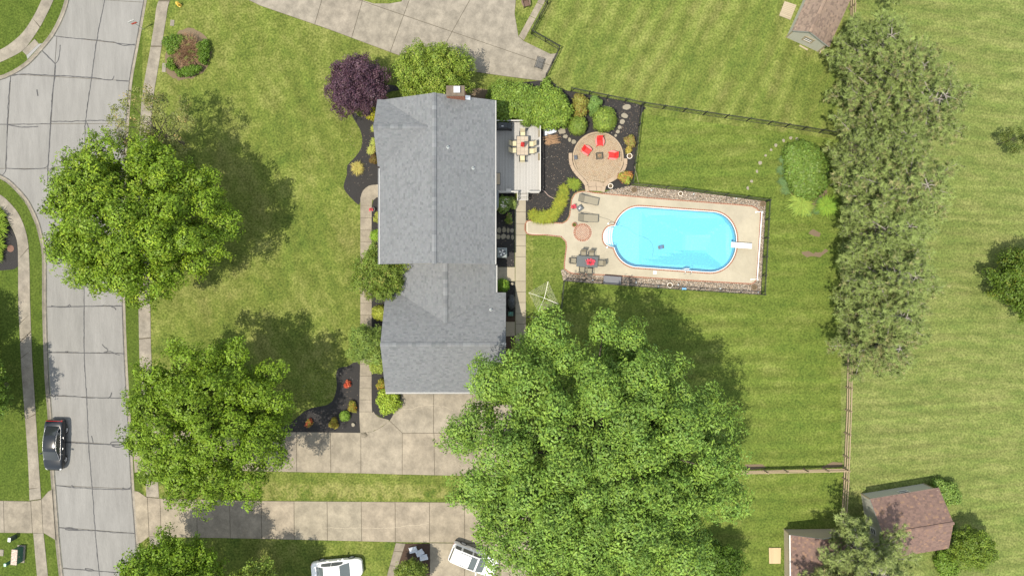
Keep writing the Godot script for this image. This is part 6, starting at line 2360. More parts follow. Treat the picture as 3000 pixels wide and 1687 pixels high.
func build_cars() -> void:
	var navy := mat("navy_paint", lin(0.008, 0.011, 0.016), 0.22, null, 1, null, 1, {"metal": 0.0, "coat": 0.35, "spec": 0.4})
	var white := mat("car_white", lin(0.80, 0.80, 0.80), 0.3, null, 1, null, 1, {"coat": 0.8})
	var white2 := mat("car_white_warm", lin(0.74, 0.75, 0.76), 0.3, null, 1, null, 1, {"coat": 0.8})
	var tail := mat("tail_red", lin(0.45, 0.012, 0.010), 0.2, null, 1, null, 1, {"coat": 1.0})
	var head := mat("head_lamp", lin(0.70, 0.72, 0.74), 0.1, null, 1, null, 1, {"coat": 1.0})
	var sedan_body := [[-2.38, 0.62, 0.60, 0.66], [-2.32, 0.76, 0.80, 0.88], [-2.1, 0.85, 0.88, 0.97], [-1.6, 0.89, 0.91, 0.99], [-0.6, 0.905, 0.92, 0.96], [0.5, 0.905, 0.92, 0.96], [1.15, 0.895, 0.89, 0.95], [1.75, 0.87, 0.82, 0.88], [2.1, 0.81, 0.74, 0.79], [2.3, 0.68, 0.62, 0.66], [2.38, 0.5, 0.50, 0.53]]
	var sedan_cabin := [[-1.85, 0.70, 0.60, 0.97], [-1.45, 0.78, 0.58, 1.19], [-1.0, 0.82, 0.565, 1.37], [-0.5, 0.835, 0.57, 1.43], [0.0, 0.84, 0.575, 1.445], [0.38, 0.835, 0.585, 1.40], [0.85, 0.81, 0.66, 1.16], [1.32, 0.76, 0.70, 0.95]]
	var sedan := {"paint": navy, "body": sedan_body, "cabin": sedan_cabin, "belt": 0.93, "cabin_mid": -0.3, "wheel": 0.335, "axles": [-1.38, 1.40], "track": 0.80, "mirror": 0.72, "handles": [-0.75, 0.25], "handle_mat": M.bright_metal, "trim": true, "glass_mat": M.glass_dark,
		"glass": [["windscreen", 5.12, 6.95, 3.4, 8.6], ["rear_window", 0.15, 1.85, 3.6, 8.4], ["side_window", 1.35, 3.28, 0.9, 2.65], ["side_window", 3.36, 5.7, 0.9, 2.65], ["side_window", 1.35, 3.28, 11.1, 9.35], ["side_window", 3.36, 5.7, 11.1, 9.35]],
		"lamps": [["tail_lamp", 1.2, 4.2, 2.9, 4.6, tail], ["tail_lamp", 1.2, 4.2, 11.1, 9.4, tail], ["brake_strip", 3.0, 3.6, 5.0, 9.0, tail], ["head_lamp", 24.6, 28.2, 3.1, 4.7, head], ["head_lamp", 24.6, 28.2, 10.9, 9.3, head]]}
	var cp := at(168.5, 1300.5, 0)
	car("parked_sedan", "dark navy sedan parked at the kerb of the street", Vector3(cp.x, ROAD_Y + 0.012, cp.z), -PI / 2 - 0.03, sedan)
	var s2: Dictionary = sedan.duplicate()
	s2.paint = white
	s2.erase("trim")
	s2.erase("glass_mat")
	s2.handle_mat = white
	s2.lamps = [["tail_lamp", 1.2, 4.2, 2.9, 4.6, tail], ["tail_lamp", 1.2, 4.2, 11.1, 9.4, tail], ["head_lamp", 24.6, 28.0, 3.1, 4.7, head], ["head_lamp", 24.6, 28.0, 10.9, 9.3, head], ["grille", 29.2, 30.0, 4.8, 9.2, M.charcoal_plastic]]
	var wp := at(991, 1660, 0)
	car("parked_sedan", "white sedan standing on the grass at the lower edge", Vector3(wp.x, 0.0, wp.z), 0.092, s2)
	var suv := {"paint": white2, "body": [[-2.30, 0.74, 0.70, 0.78], [-2.26, 0.84, 0.98, 1.04], [-2.0, 0.90, 1.06, 1.10], [-1.2, 0.92, 1.07, 1.10], [0.0, 0.92, 1.07, 1.10], [0.75, 0.92, 1.06, 1.11], [1.2, 0.91, 1.02, 1.08], [1.75, 0.89, 0.98, 1.03], [2.1, 0.84, 0.93, 0.97], [2.26, 0.76, 0.76, 0.80], [2.32, 0.66, 0.56, 0.6]],
		"cabin": [[-2.22, 0.80, 0.70, 1.12], [-2.08, 0.83, 0.66, 1.66], [-1.85, 0.845, 0.66, 1.72], [-1.1, 0.85, 0.67, 1.75], [-0.3, 0.85, 0.67, 1.75], [0.35, 0.85, 0.67, 1.71], [0.72, 0.83, 0.70, 1.42], [1.12, 0.80, 0.73, 1.10]],
		"belt": 1.09, "cabin_mid": -0.5, "wheel": 0.37, "axles": [-1.42, 1.43], "track": 0.815, "mirror": 0.62, "handles": [-0.6, 0.3], "handle_mat": white2, "rack": 1.765,
		"glass": [["windscreen", 5.15, 6.95, 3.4, 8.6], ["rear_window", 0.1, 0.9, 3.6, 8.4], ["side_window", 1.3, 2.5, 0.9, 2.6], ["side_window", 2.75, 3.9, 0.9, 2.6], ["side_window", 4.1, 5.7, 0.9, 2.6], ["side_window", 1.3, 2.5, 11.1, 9.4], ["side_window", 2.75, 3.9, 11.1, 9.4], ["side_window", 4.1, 5.7, 11.1, 9.4], ["sunroof", 3.95, 4.85, 4.1, 7.9]],
		"lamps": [["tail_lamp", 0.4, 3.2, 2.9, 4.4, tail], ["tail_lamp", 0.4, 3.2, 11.1, 9.6, tail], ["head_lamp", 26.0, 28.4, 3.0, 4.6, head], ["head_lamp", 26.0, 28.4, 11.0, 9.4, head], ["grille", 28.2, 29.8, 4.9, 9.1, M.dark_metal]]}
	var vp := at(1389, 1631, 0.035)
	car("parked_suv", "white SUV with a roof rack parked on the lower concrete drive", vp, deg_to_rad(-22.0), suv)

func stone(called: String, label: String, group: String, u: float, v: float, ru: float, rv: float, h: float, tone := 1.0, turn := 0.0, y := 0.016) -> void:
	var t := thing(called, label, "stone", at(u, v, y), turn, group)
	var pg := PackedVector2Array()
	var n := 7
	var ph := rr(0, TAU)
	for k in n:
		var a := TAU * k / n + ph + rr(-0.25, 0.25)
		pg.append(Vector2(cos(a) * ru, sin(a) * rv) / UNIT * rr(0.85, 1.12))
	var b := MB.new()
	var k := tone * rr(0.9, 1.1)
	b.prism(pg, -0.03, h, Color(k, k, k * rr(0.92, 1.0)), 0.02)
	part(t, "slab", b.mesh(), M.stone)

func build_small() -> void:
	# flagstones and stepping stones
	var fl := [[1461.7, 674, 7, 9, "first from the house wall, upper row"], [1477, 673, 6, 9, "second from the house wall, upper row"], [1488.6, 675, 5, 8, "third from the house wall, upper row"], [1500, 675, 6, 7, "fourth from the house wall, upper row"], [1459, 693, 9, 8, "first from the house wall, lower row"], [1475, 692.6, 8, 9, "second from the house wall, lower row"], [1488.6, 694.7, 6, 7, "third from the house wall, lower row"], [1501.5, 694.7, 5, 8, "fourth from the house wall, lower row"]]
	for f in fl:
		stone("flagstone", "brown flagstone in the dark bed, " + f[4], "flagstones between house and back walk", f[0], f[1], f[2], f[3], 0.05, 0.9, 0.0, 0.018)
	var ss := [[1837.5, 313, 14, 9, "largest, nearest the long fence"], [1830.6, 339, 11, 8, "second from the fence"], [1824, 356.6, 8, 8, "third from the fence"], [1816, 373, 6.5, 6, "fourth from the fence"], [1810.6, 386, 6, 6, "fifth from the fence"], [1804, 397, 4.5, 4.5, "smallest, nearest the patio"]]
	for f in ss:
		stone("stepping_stone", "pale stepping stone on the path right of the patio, " + f[4], "stepping stones right of the patio", f[0], f[1], f[2], f[3], 0.05, 1.25)
	for f in [[1646, 383.5, 12, 10, "big brown one nearest the tarp"], [1656, 399.5, 8, 6, "second from the tarp"], [1669, 409.7, 5, 7, "third from the tarp"], [1681.5, 415.4, 7, 7, "nearest the patio"]]:
		stone("stepping_stone", "stepping stone on the path left of the patio, " + f[4], "stepping stones left of the patio", f[0], f[1], f[2], f[3], 0.05, 1.0)
	var k := 0
	for f in [[2336, 408, 6, 6], [2317.6, 404, 5, 5], [2297, 411.5, 4.5, 5.5], [2274, 425, 5, 6], [2260, 439, 4, 4], [2244, 455, 4, 4], [2228, 477, 6, 6], [2218.7, 502, 4, 5], [2203, 531, 5, 5], [2191.7, 551, 4, 6]]:
		stone("lawn_stone", "pale stone %s from the big shrub in the line across the lawn" % ["first", "second", "third", "fourth", "fifth", "sixth", "seventh", "eighth", "ninth", "tenth"][k], "line of pale stones on the back lawn", f[0], f[1], f[2], f[3], 0.035, 1.5, 0.0, 0.0)
		k += 1
	stone("garden_rock", "white rock in the dark bed below the front walk", "", 1035, 1243, 5, 6, 0.2, 2.0)
	stone("garden_rock", "pale rock beside the round bush at the back walk", "", 1501, 831, 4, 4.5, 0.18, 1.6)
	stone("garden_rock", "grey rock at the right rim of the big shrub", "", 2398, 455, 6, 5, 0.25, 1.2, 0.0, 0.005)
	stone("garden_rock", "smaller pale rock below the grey one at the big shrub", "", 2397, 470, 4, 4, 0.2, 1.6, 0.0, 0.005)
	# tarp heap
	var tp := thing("folded_tarp", "pale blue-grey tarp heaped beside the deck under the hedge", "tarp", at(1612, 380, 0.017))
	var g := []
	for i in 14:
		var row := []
		for j in 12:
			var x := (i - 6.5) * 0.09
			var z := (j - 5.5) * 0.075 - (i - 6.5) * 0.03
			var rimk := clampf(minf(minf(i, 13 - i), minf(j, 11 - j)) / 2.0, 0, 1)
			row.append(Vector3(x, rimk * (0.16 + 0.09 * sin(i * 1.7 + j * 0.9) + 0.05 * sin(j * 2.3)), z))
		g.append(row)
	var tb := MB.new()
	grid_into(tb, g, Vector3(0, -2, 0))
	part(tp, "sheet", tb.mesh(), M.tarp)
	var sp := thing("stick_pile", "pile of long bare cut branches lying beside the deck", "branches", at(1618, 410, 0.017))
	for i in 46:
		var b := MB.new()
		var c := Vector3(rr(-0.15, 0.15), 0.02 + rr(0, 0.16), rr(-0.42, 0.42))
		var a := rr(-0.42, 0.35)
		var L := rr(0.4, 0.8)
		var d := Vector3(cos(a), rr(-0.03, 0.05), sin(a)) * L
		if c.y - absf(d.y) < 0.015: c.y = 0.015 + absf(d.y)
		var kk := rr(0.8, 1.9)
		b.tube([c - d, c + Vector3(0, 0.01, rr(-0.04, 0.04)), c + d], [0.018, 0.015, 0.008], 5, Color(kk, kk, kk))
		part(sp, "stick", b.mesh(), M.twig)
	# hose and pole
	var ho := thing("garden_hose", "pale pink garden hose lying from the deck corner into the daylilies", "hose", Vector3.ZERO)
	var hp := []
	var hr := []
	for q in smooth_line(plan([[1589, 556], [1597, 562], [1607, 573], [1620, 580], [1632, 587], [1645, 586], [1668, 584]]), false, 0.15):
		hp.append(Vector3(q.x, 0.034, q.y)); hr.append(0.016)
	var hb := MB.new()
	hb.tube(hp, hr, 6)
	part(ho, "hose_run", hb.mesh(), mat("hose_pink", lin(0.55, 0.42, 0.36), 0.6))
	var po := thing("wooden_pole", "pale wooden pole leaning on the fence below the round patio", "pole", Vector3.ZERO)
	var pb := MB.new()
	pb.rod(at(1872, 538, 0) + Vector3(0, 0.012, 0), at(1859.5, 488, 1.3), 0.02)
	part(po, "shaft", pb.mesh(), M.raw_wood)
	var pp := thing("pool_pole", "long tan pool pole with a blue net head on the lower gravel", "pool pole", Vector3.ZERO)
	var p1 := MB.new()
	p1.rod(at(1858, 836.0, 0.06), at(1999, 846.0, 0.06), 0.02)
	part(pp, "shaft", p1.mesh(), M.raw_wood)
	var p2 := MB.new()
	p2.slabbox(at(2005, 846.4, 0.06), Vector3(0.42, 0.05, 0.2), 0.015)
	part(pp, "net_head", p2.mesh(), mat("sky_blue", lin(0.16, 0.42, 0.75), 0.5))
	# air conditioner
	var ac := thing("air_conditioner", "grey air conditioner with a round fan grille beside the house wall", "air conditioner", at(1471, 741, 0.018))
	var a1 := MB.new()
	a1.slabbox(Vector3(0, 0.38, 0), Vector3(0.92, 0.76, 0.92), 0.08)
	part(ac, "casing", a1.mesh(), mat("ac_grey", lin(0.17, 0.20, 0.21), 0.55))
	var a2b := MB.new()
	a2b.lathe(Vector3.ZERO, [[0.37, 0.762], [0.36, 0.764], [0.0, 0.764]], 28)
	part(ac, "fan_well", a2b.mesh(), M.charcoal_plastic)
	for i in 4:
		var b := MB.new()
		var an := TAU * i / 4.0 + 0.4
		b.tri(Vector3(0, 0.772, 0), Vector3(cos(an - 0.38), 0, sin(an - 0.38)) * 0.32 + Vector3.UP * 0.772, Vector3(cos(an + 0.38), 0, sin(an + 0.38)) * 0.32 + Vector3.UP * 0.785, Vector3.UP)
		part(ac, "fan_blade", b.mesh(), M.aluminium)
	var ri := MB.new()
	for r in [0.12, 0.2, 0.28, 0.36]:
		var pts := []
		var rad := []
		for q in 29:
			pts.append(Vector3(cos(TAU * q / 28.0) * r, 0.795, sin(TAU * q / 28.0) * r)); rad.append(0.007)
		ri.tube(pts, rad, 4, Color.WHITE, false)
	for q in 8:
		ri.rod(Vector3(0, 0.795, 0), Vector3(cos(TAU * q / 8.0) * 0.38, 0.775, sin(TAU * q / 8.0) * 0.38), 0.006, 4)
	part(ac, "fan_guard", ri.mesh(), M.grey_metal)
	# covered smoker and bin by the garage
	var sm := thing("covered_smoker", "black covered grill standing between garage and back walk", "grill", at(1499, 884, 0.018))
	var s1 := MB.new()
	s1.lathe(Vector3.ZERO, [[0.36, 0.0], [0.40, 0.4], [0.37, 0.75], [0.26, 0.98], [0.0, 1.08]], 18, Color.WHITE, 1.0, 1.7)
	part(sm, "cover", s1.mesh(), M.black_cover)
	var s2 := MB.new()
	s2.slabbox(Vector3(0.0, 0.86, -0.45), Vector3(0.4, 0.3, 0.4), 0.1)
	part(sm, "hood_bulge", s2.mesh(), M.black_cover)
	var hrl := thing("hose_reel", "dark green hose box on the brown mulch below the covered grill", "hose box", at(1496, 919, 0.02))
	var h1 := MB.new()
	h1.slabbox(Vector3(0, 0.22, 0), Vector3(0.5, 0.44, 0.42), 0.06)
	part(hrl, "box_body", h1.mesh(), M.green_metal)
	var h2 := MB.new()
	h2.lathe(Vector3(-0.02, 0.44, -0.08), [[0.09, 0.0], [0.09, 0.03], [0.0, 0.035]], 12)
	part(hrl, "lid_knob", h2.mesh(), mat("teal", lin(0.04, 0.18, 0.17), 0.5))
	var rbq := thing("gazing_ball", "red glass ball on a stand at the house wall", "garden ornament", at(1450.5, 638, 0.018))
	var rb1 := MB.new()
	rb1.lathe(Vector3.ZERO, [[0.12, 0.0], [0.05, 0.05], [0.04, 0.5], [0.09, 0.56]], 10)
	part(rbq, "stand", rb1.mesh(), M.dark_metal)
	var rb2 := MB.new()
	rb2.lathe(Vector3(0, 0.66, 0), [[0.0, -0.12], [0.085, -0.085], [0.12, 0.0], [0.085, 0.085], [0.0, 0.12]], 14)
	part(rbq, "ball", rb2.mesh(), M.red_plastic)
	var pl := pot("black square-rimmed pot of pink flowers at the front walk", at(1094, 614.5, 0.018), 0.2, 0.4, M.charcoal_plastic)
	petals(pl, "flowers", Vector3(-0.15, 0.42, 0.02), 0.2, 0.15, 0.15, 60, [Color(1, 1, 1), Color(1.3, 3.5, 3.0)], M.pink_petal)
	# mulch bags
	for q in [["pale grey mulch bag at the upper end of the row of three", 1210, 1611, 0.25, 0.0], ["pale grey mulch bag in the middle of the row of three", 1229.5, 1619.5, 0.5, 0.02], ["pale grey mulch bag at the lower end of the row of three", 1241, 1633, 0.2, 0.04]]:
		var bg := thing("mulch_bag", q[0], "bag", at(q[1], q[2], 0.02 + q[4]), q[3], "mulch bags by the lower drive")
		var gg := []
		for i in 11:
			var row := []
			for j in 9:
				var e := clampf(minf(minf(i, 10 - i), minf(j, 8 - j)) / 2.5, 0, 1)
				row.append(Vector3((i - 5) * 0.075 * (1.0 - 0.05 * sin(j * 0.8)), 0.01 + 0.12 * sqrt(e) + 0.012 * sin(i * 2.2 + j * 1.3), (j - 4) * 0.068))
			gg.append(row)
		var b := MB.new()
		grid_into(b, gg, Vector3(0, -2, 0))
		part(bg, "sack", b.mesh(), M.tarp)
		var pr := MB.new()
		pr.box(Vector3(0.0, 0.145, 0.0), Vector3(0.25, 0.004, 0.12), Basis(Vector3.UP, 0.2))
		part(bg, "print_panel", pr.mesh(), M.white_paint)
	# neighbour's patio pieces
	var mt := thing("mesh_bench", "dark wire mesh garden bench on the upper neighbour's concrete pad", "bench", at(1580, 188, 0.036), -0.30)
	var m1 := MB.new()
	for i in 12:
		m1.beam(Vector3((i - 5.5) * 0.055, 0.42, -0.5), Vector3((i - 5.5) * 0.055, 0.42, 0.5), 0.022, 0.012)
	for i in 9:
		m1.beam(Vector3(-0.32, 0.425, (i - 4) * 0.12), Vector3(0.32, 0.425, (i - 4) * 0.12), 0.02, 0.012)
	part(mt, "mesh_seat", m1.mesh(), M.dark_metal)
	var m2 := MB.new()
	for s in [-1.0, 1.0]:
		m2.tube([Vector3(-0.36, 0.0, s * 0.52), Vector3(-0.34, 0.55, s * 0.52), Vector3(0.34, 0.55, s * 0.52), Vector3(0.36, 0.0, s * 0.52)], [0.02, 0.02, 0.02, 0.02], 6)
		m2.rod(Vector3(s * 0.34, 0.43, -0.52), Vector3(s * 0.34, 0.43, 0.52), 0.02)
	part(mt, "frame", m2.mesh(), M.black_metal)
	adirondack("brown slatted chair on the grass wedge beside the upper driveway", at(1541, 13, 0), 0.25, mat("brown_plastic", lin(0.10, 0.062, 0.045), 0.6))
	# street furniture
	var sg := thing("road_sign", "white road sign with red marking on a thin post beside the street", "sign", at(419.5, 86, 0))
	var g1 := MB.new()
	g1.rod(Vector3.ZERO, Vector3(0, 2.25, 0), 0.03, 6)
	part(sg, "post", g1.mesh(), M.grey_metal)
	var g2 := MB.new()
	g2.slabbox(Vector3(0, 1.9, 0.045), Vector3(0.60, 0.75, 0.02), 0.004, Basis(Vector3.UP, 0.35))
	part(sg, "plate", g2.mesh(), M.white_paint)
	var g3 := MB.new()
	g3.box(Vector3(0.02, 1.72, 0.07), Vector3(0.50, 0.22, 0.012), Basis(Vector3.UP, 0.35))
	part(sg, "red_panel", g3.mesh(), mat("sign_red", lin(0.50, 0.05, 0.03), 0.5))
	var hy := thing("fire_hydrant", "yellow fire hydrant on the lawn near the top edge", "hydrant", at(526, 16, 0))
	var y1 := MB.new()
	y1.lathe(Vector3.ZERO, [[0.16, 0.0], [0.16, 0.05], [0.11, 0.07], [0.11, 0.5], [0.15, 0.52], [0.15, 0.56], [0.12, 0.60], [0.09, 0.70], [0.04, 0.74], [0.04, 0.80], [0.0, 0.80]], 16)
	y1.rod(Vector3(-0.19, 0.42, 0), Vector3(0.19, 0.42, 0), 0.06, 10)
	y1.rod(Vector3(0, 0.40, 0), Vector3(0, 0.40, 0.2), 0.075, 10)
	part(hy, "barrel", y1.mesh(), mat("hydrant_yellow", lin(0.62, 0.40, 0.06), 0.5))
	for q in [["pale rectangular meter lid in the lawn right of the street footpath", 503.5, 67, 0.36, 0.56, 0.10], ["pale lid beside the twig shrub bed, next to the footpath", 479.5, 198, 0.36, 0.85, 0.06], ["pale lid at the left edge beside the green utility box", 2.5, 1619, 0.40, 0.60, 0.08]]:
		var li := thing("meter_lid", q[0], "lid", at(q[1], q[2], 0), -q[5], "pale lids set in the grass")
		var b := MB.new()
		b.slabbox(Vector3(0, 0.02, 0), Vector3(q[3], 0.05, q[4]), 0.01)
		part(li, "lid_plate", b.mesh(), M.concrete_old)
	var mh := thing("manhole_cover", "round rusty cover in the dark bed at the left edge", "manhole cover", at(29, 728, 0.02))
	var mb := MB.new()
	mb.lathe(Vector3.ZERO, [[0.33, -0.02], [0.33, 0.02], [0.29, 0.03], [0.0, 0.03]], 24)
	part(mh, "lid_plate", mb.mesh(), mat("rust", lin(0.17, 0.09, 0.065), 0.85, T.t_grain, 0.5))
	# utility cabinets
	var tr := thing("transformer_box", "green transformer box with a rust-stained white lid by the street corner", "utility box", at(59, 1622, 0), -0.07)
	var t1 := MB.new()
	t1.box(Vector3(0, 0.43, 0), Vector3(0.52, 0.86, 1.40))
	part(tr, "cabinet", t1.mesh(), M.green_metal)
	var t2 := MB.new()
	t2.slabbox(Vector3(0, 0.885, 0), Vector3(0.56, 0.05, 1.44), 0.012)
	part(tr, "lid", t2.mesh(), mat("rusty_white", lin(0.62, 0.50, 0.43), 0.7, noise_tex("t_rust", 256, 0.02, 0.5, 1.0, 91, 4), 0.8))
	var t3 := MB.new()
	t3.slabbox(Vector3(0.04, 0.03, 0), Vector3(0.75, 0.08, 1.65), 0.01)
	part(tr, "concrete_pad", t3.mesh(), M.concrete_old)
	var t4 := MB.new()
	t4.box(Vector3(0.265, 0.6, 0.05), Vector3(0.01, 0.14, 0.1))
	part(tr, "warning_plate", t4.mesh(), M.raw_wood)
	var pd1 := thing("utility_pedestal", "slim green utility pedestal with pale top below the transformer box", "utility box", at(33, 1644, 0), -0.1)
	var q1 := MB.new()
	q1.slabbox(Vector3(0, 0.45, 0), Vector3(0.20, 0.9, 0.24), 0.02)
	part(pd1, "cabinet", q1.mesh(), M.green_metal)
	var q2 := MB.new()
	q2.slabbox(Vector3(0, 0.92, 0), Vector3(0.22, 0.04, 0.26), 0.01)
	part(pd1, "lid", q2.mesh(), mat("pale_green", lin(0.30, 0.52, 0.42), 0.6))
	var pd2 := thing("utility_pedestal", "dark utility pedestal with a pale lid above the transformer box", "utility box", at(44, 1572, 0), -0.1)
	var q3 := MB.new()
	q3.slabbox(Vector3(0, 0.42, 0), Vector3(0.26, 0.84, 0.36), 0.03)
	part(pd2, "cabinet", q3.mesh(), mat("dark_green_metal", lin(0.03, 0.05, 0.042), 0.5))
	var q4 := MB.new()
	q4.slabbox(Vector3(0, 0.86, 0), Vector3(0.26, 0.04, 0.38), 0.01)
	part(pd2, "lid", q4.mesh(), mat("pale_lid", lin(0.52, 0.56, 0.52), 0.6))

var LEAF := {}
var leaf_faces := 0

# a small pattern of leaves that is set again and again through a crown: points, normals, tones, faces
class Pattern:
	var v := PackedVector3Array()
	var n := PackedVector3Array()
	var c := PackedColorArray()
	var f := PackedInt32Array()
	func leaf(pts: Array, nn: Vector3, col: Color) -> void:
		var o := v.size()
		for p in pts:
			v.append(p); n.append(nn); c.append(col)
		for k in range(1, pts.size() - 1):
			var g: Vector3 = (pts[k + 1] - pts[0]).cross(pts[k] - pts[0])
			f.append(o)
			if g.dot(nn) < 0.0:
				f.append(o + k + 1); f.append(o + k)
			else:
				f.append(o + k); f.append(o + k + 1)

# a spray of leaves, its y axis pointing out of the crown; size: leaf length; spread: radius of the spray
func spray(key: String, n: int, size: float, spread: float, wide := 0.62, flat := 0.6) -> Array:
	if LEAF.has(key):
		return LEAF[key]
	LEAF[key] = []
	for variant in 4:
		var b := Pattern.new()
		for i in n:
			var d := Vector3(rr(-1, 1), rr(-0.25, 1.0) * flat, rr(-1, 1))
			if d.length() > 1.3: d = d.normalized()
			var p := d * spread
			var out := (Vector3(d.x, 0, d.z) + Vector3(rr(-0.6, 0.6), rr(-0.35, 0.5), rr(-0.6, 0.6))).normalized()
			var nn := (Vector3.UP + Vector3(rr(-1, 1), 0, rr(-1, 1)) * 0.55 + d * 0.25).normalized()
			var sd := nn.cross(out).normalized()
			out = sd.cross(nn).normalized()
			var L := size * rr(0.7, 1.25)
			var k := rr(0.82, 1.18)
			b.leaf([p - out * L * 0.4, p + sd * L * wide * 0.5 + nn * L * 0.05, p + out * L * 0.6, p - sd * L * wide * 0.5 + nn * L * 0.05], nn, Color(k * rr(0.92, 1.1), k, k * rr(0.85, 1.1)))
		LEAF[key].append(b)
	return LEAF[key]

func needles(key: String, n: int, len: float, w: float) -> Array:
	if LEAF.has(key):
		return LEAF[key]
	LEAF[key] = []
	for variant in 4:
		var b := Pattern.new()
		for i in n:
			var d := Vector3(rr(-1, 1), rr(-0.1, 1.0), rr(-1, 1)).normalized()
			var s := d.cross(Vector3(rr(-1, 1), rr(-1, 1), rr(-1, 1))).normalized() * w
			var k := rr(0.75, 1.25)
			var base := Vector3(rr(-0.1, 0.1), rr(-0.1, 0.1), rr(-0.1, 0.1)) * len * 2.0
			b.leaf([base - s, base + s, base + d * len * rr(0.7, 1.2)], (Vector3.UP + d).normalized(), Color(k, k, k))
		LEAF[key].append(b)
	return LEAF[key]

# one foliage mesh from many set patterns
func foliage(parent: Node, called: String, pats: Array, m: Material, xf: Array, cols: Array) -> MeshInstance3D:
	var v := PackedVector3Array()
	var n := PackedVector3Array()
	var c := PackedColorArray()
	var f := PackedInt32Array()
	# a handful of tones of each pattern, so that tones can be set in bulk
	var tones := []
	for k in 12:
		var t: Color = cols[rng.randi() % cols.size()]
		var row := []
		for p in pats:
			var cc := PackedColorArray()
			for q in p.c:
				cc.append(Color(q.r * t.r, q.g * t.g, q.b * t.b))
			row.append(cc)
		tones.append(row)
	for i in xf.size():
		var w := rng.randi() % pats.size()
		var p: Pattern = pats[w]
		var o := v.size()
		var x: Transform3D = xf[i]
		v.append_array(x * p.v)
		n.append_array(Transform3D(x.basis.orthonormalized(), Vector3.ZERO) * p.n)
		c.append_array(tones[rng.randi() % 12][w])
		for q in p.f:
			f.append(o + q)
	leaf_faces += f.size() / 3
	var arr := []
	arr.resize(Mesh.ARRAY_MAX)
	arr[Mesh.ARRAY_VERTEX] = v
	arr[Mesh.ARRAY_NORMAL] = n
	arr[Mesh.ARRAY_COLOR] = c
	arr[Mesh.ARRAY_INDEX] = f
	var am := ArrayMesh.new()
	am.add_surface_from_arrays(Mesh.PRIMITIVE_TRIANGLES, arr)
	return part(parent, called, am, m)

func blades(key: String, n: int, len: float, w: float, lean: float) -> Array:
	if LEAF.has(key):
		return LEAF[key]
	LEAF[key] = []
	for variant in 2:
		var b := Pattern.new()
		for i in n:
			var a := rr(0, TAU)
			var dir := Vector3(cos(a), 0, sin(a))
			var L := len * rr(0.6, 1.15)
			var out := rr(0.35, 1.0) * lean
			var k := rr(0.75, 1.3)
			var c := Color(k * rr(0.9, 1.15), k, k * 0.9)
			var p0 := dir * rr(0.0, 0.12) * len
			var p1 := p0 + dir * L * out * 0.45 + Vector3.UP * L * 0.55
			var p2 := p0 + dir * L * out * 0.85 + Vector3.UP * L * 0.62
			var p3 := p0 + dir * L * out * 1.15 + Vector3.UP * L * 0.42
			var s := Vector3(-dir.z, 0, dir.x) * w
			b.leaf([p0 - s, p0 + s, p1 + s, p1 - s], (Vector3.UP - dir * 0.6).normalized(), c)
			b.leaf([p1 - s, p1 + s, p2 + s * 0.8, p2 - s * 0.8], Vector3.UP, c)
			b.leaf([p2 - s * 0.8, p2 + s * 0.8, p3], (Vector3.UP + dir * 0.5).normalized(), c)
		LEAF[key].append(b)
	return LEAF[key]

func tinted(base: Color, vary: float, warm: float, warm_col: Color) -> Color:
	var k := 1.0 + rr(-vary, vary)
	var c := base
	if rng.randf() < warm: c = base.lerp(warm_col, rr(0.4, 1.0))
	return Color(c.r * k, c.g * k, c.b * k)

# leaf sprays over the bough [centre, radius, squash]
func clothe(xf: Array, cols: Array, c: Vector3, r: float, squash: float, n: int, sc: float, base: Color, warm: float, warm_col: Color, low := -0.3) -> void:
	for i in n:
		var d := Vector3(rr(-1, 1), rr(low, 1.0), rr(-1, 1)).normalized()
		var p := c + d * Vector3(1, squash, 1) * r * rr(0.62, 1.06)
		var y := (d + Vector3.UP * 0.22).normalized()
		var x := y.cross(Vector3(rr(-1, 1), rr(-0.2, 0.2), rr(-1, 1))).normalized()
		var z := x.cross(y).normalized()
		var s := sc * rr(0.75, 1.25)
		xf.append(Transform3D(Basis(x * s, y * s, z * s), p))
		cols.append(tinted(base, 0.27, warm, warm_col))

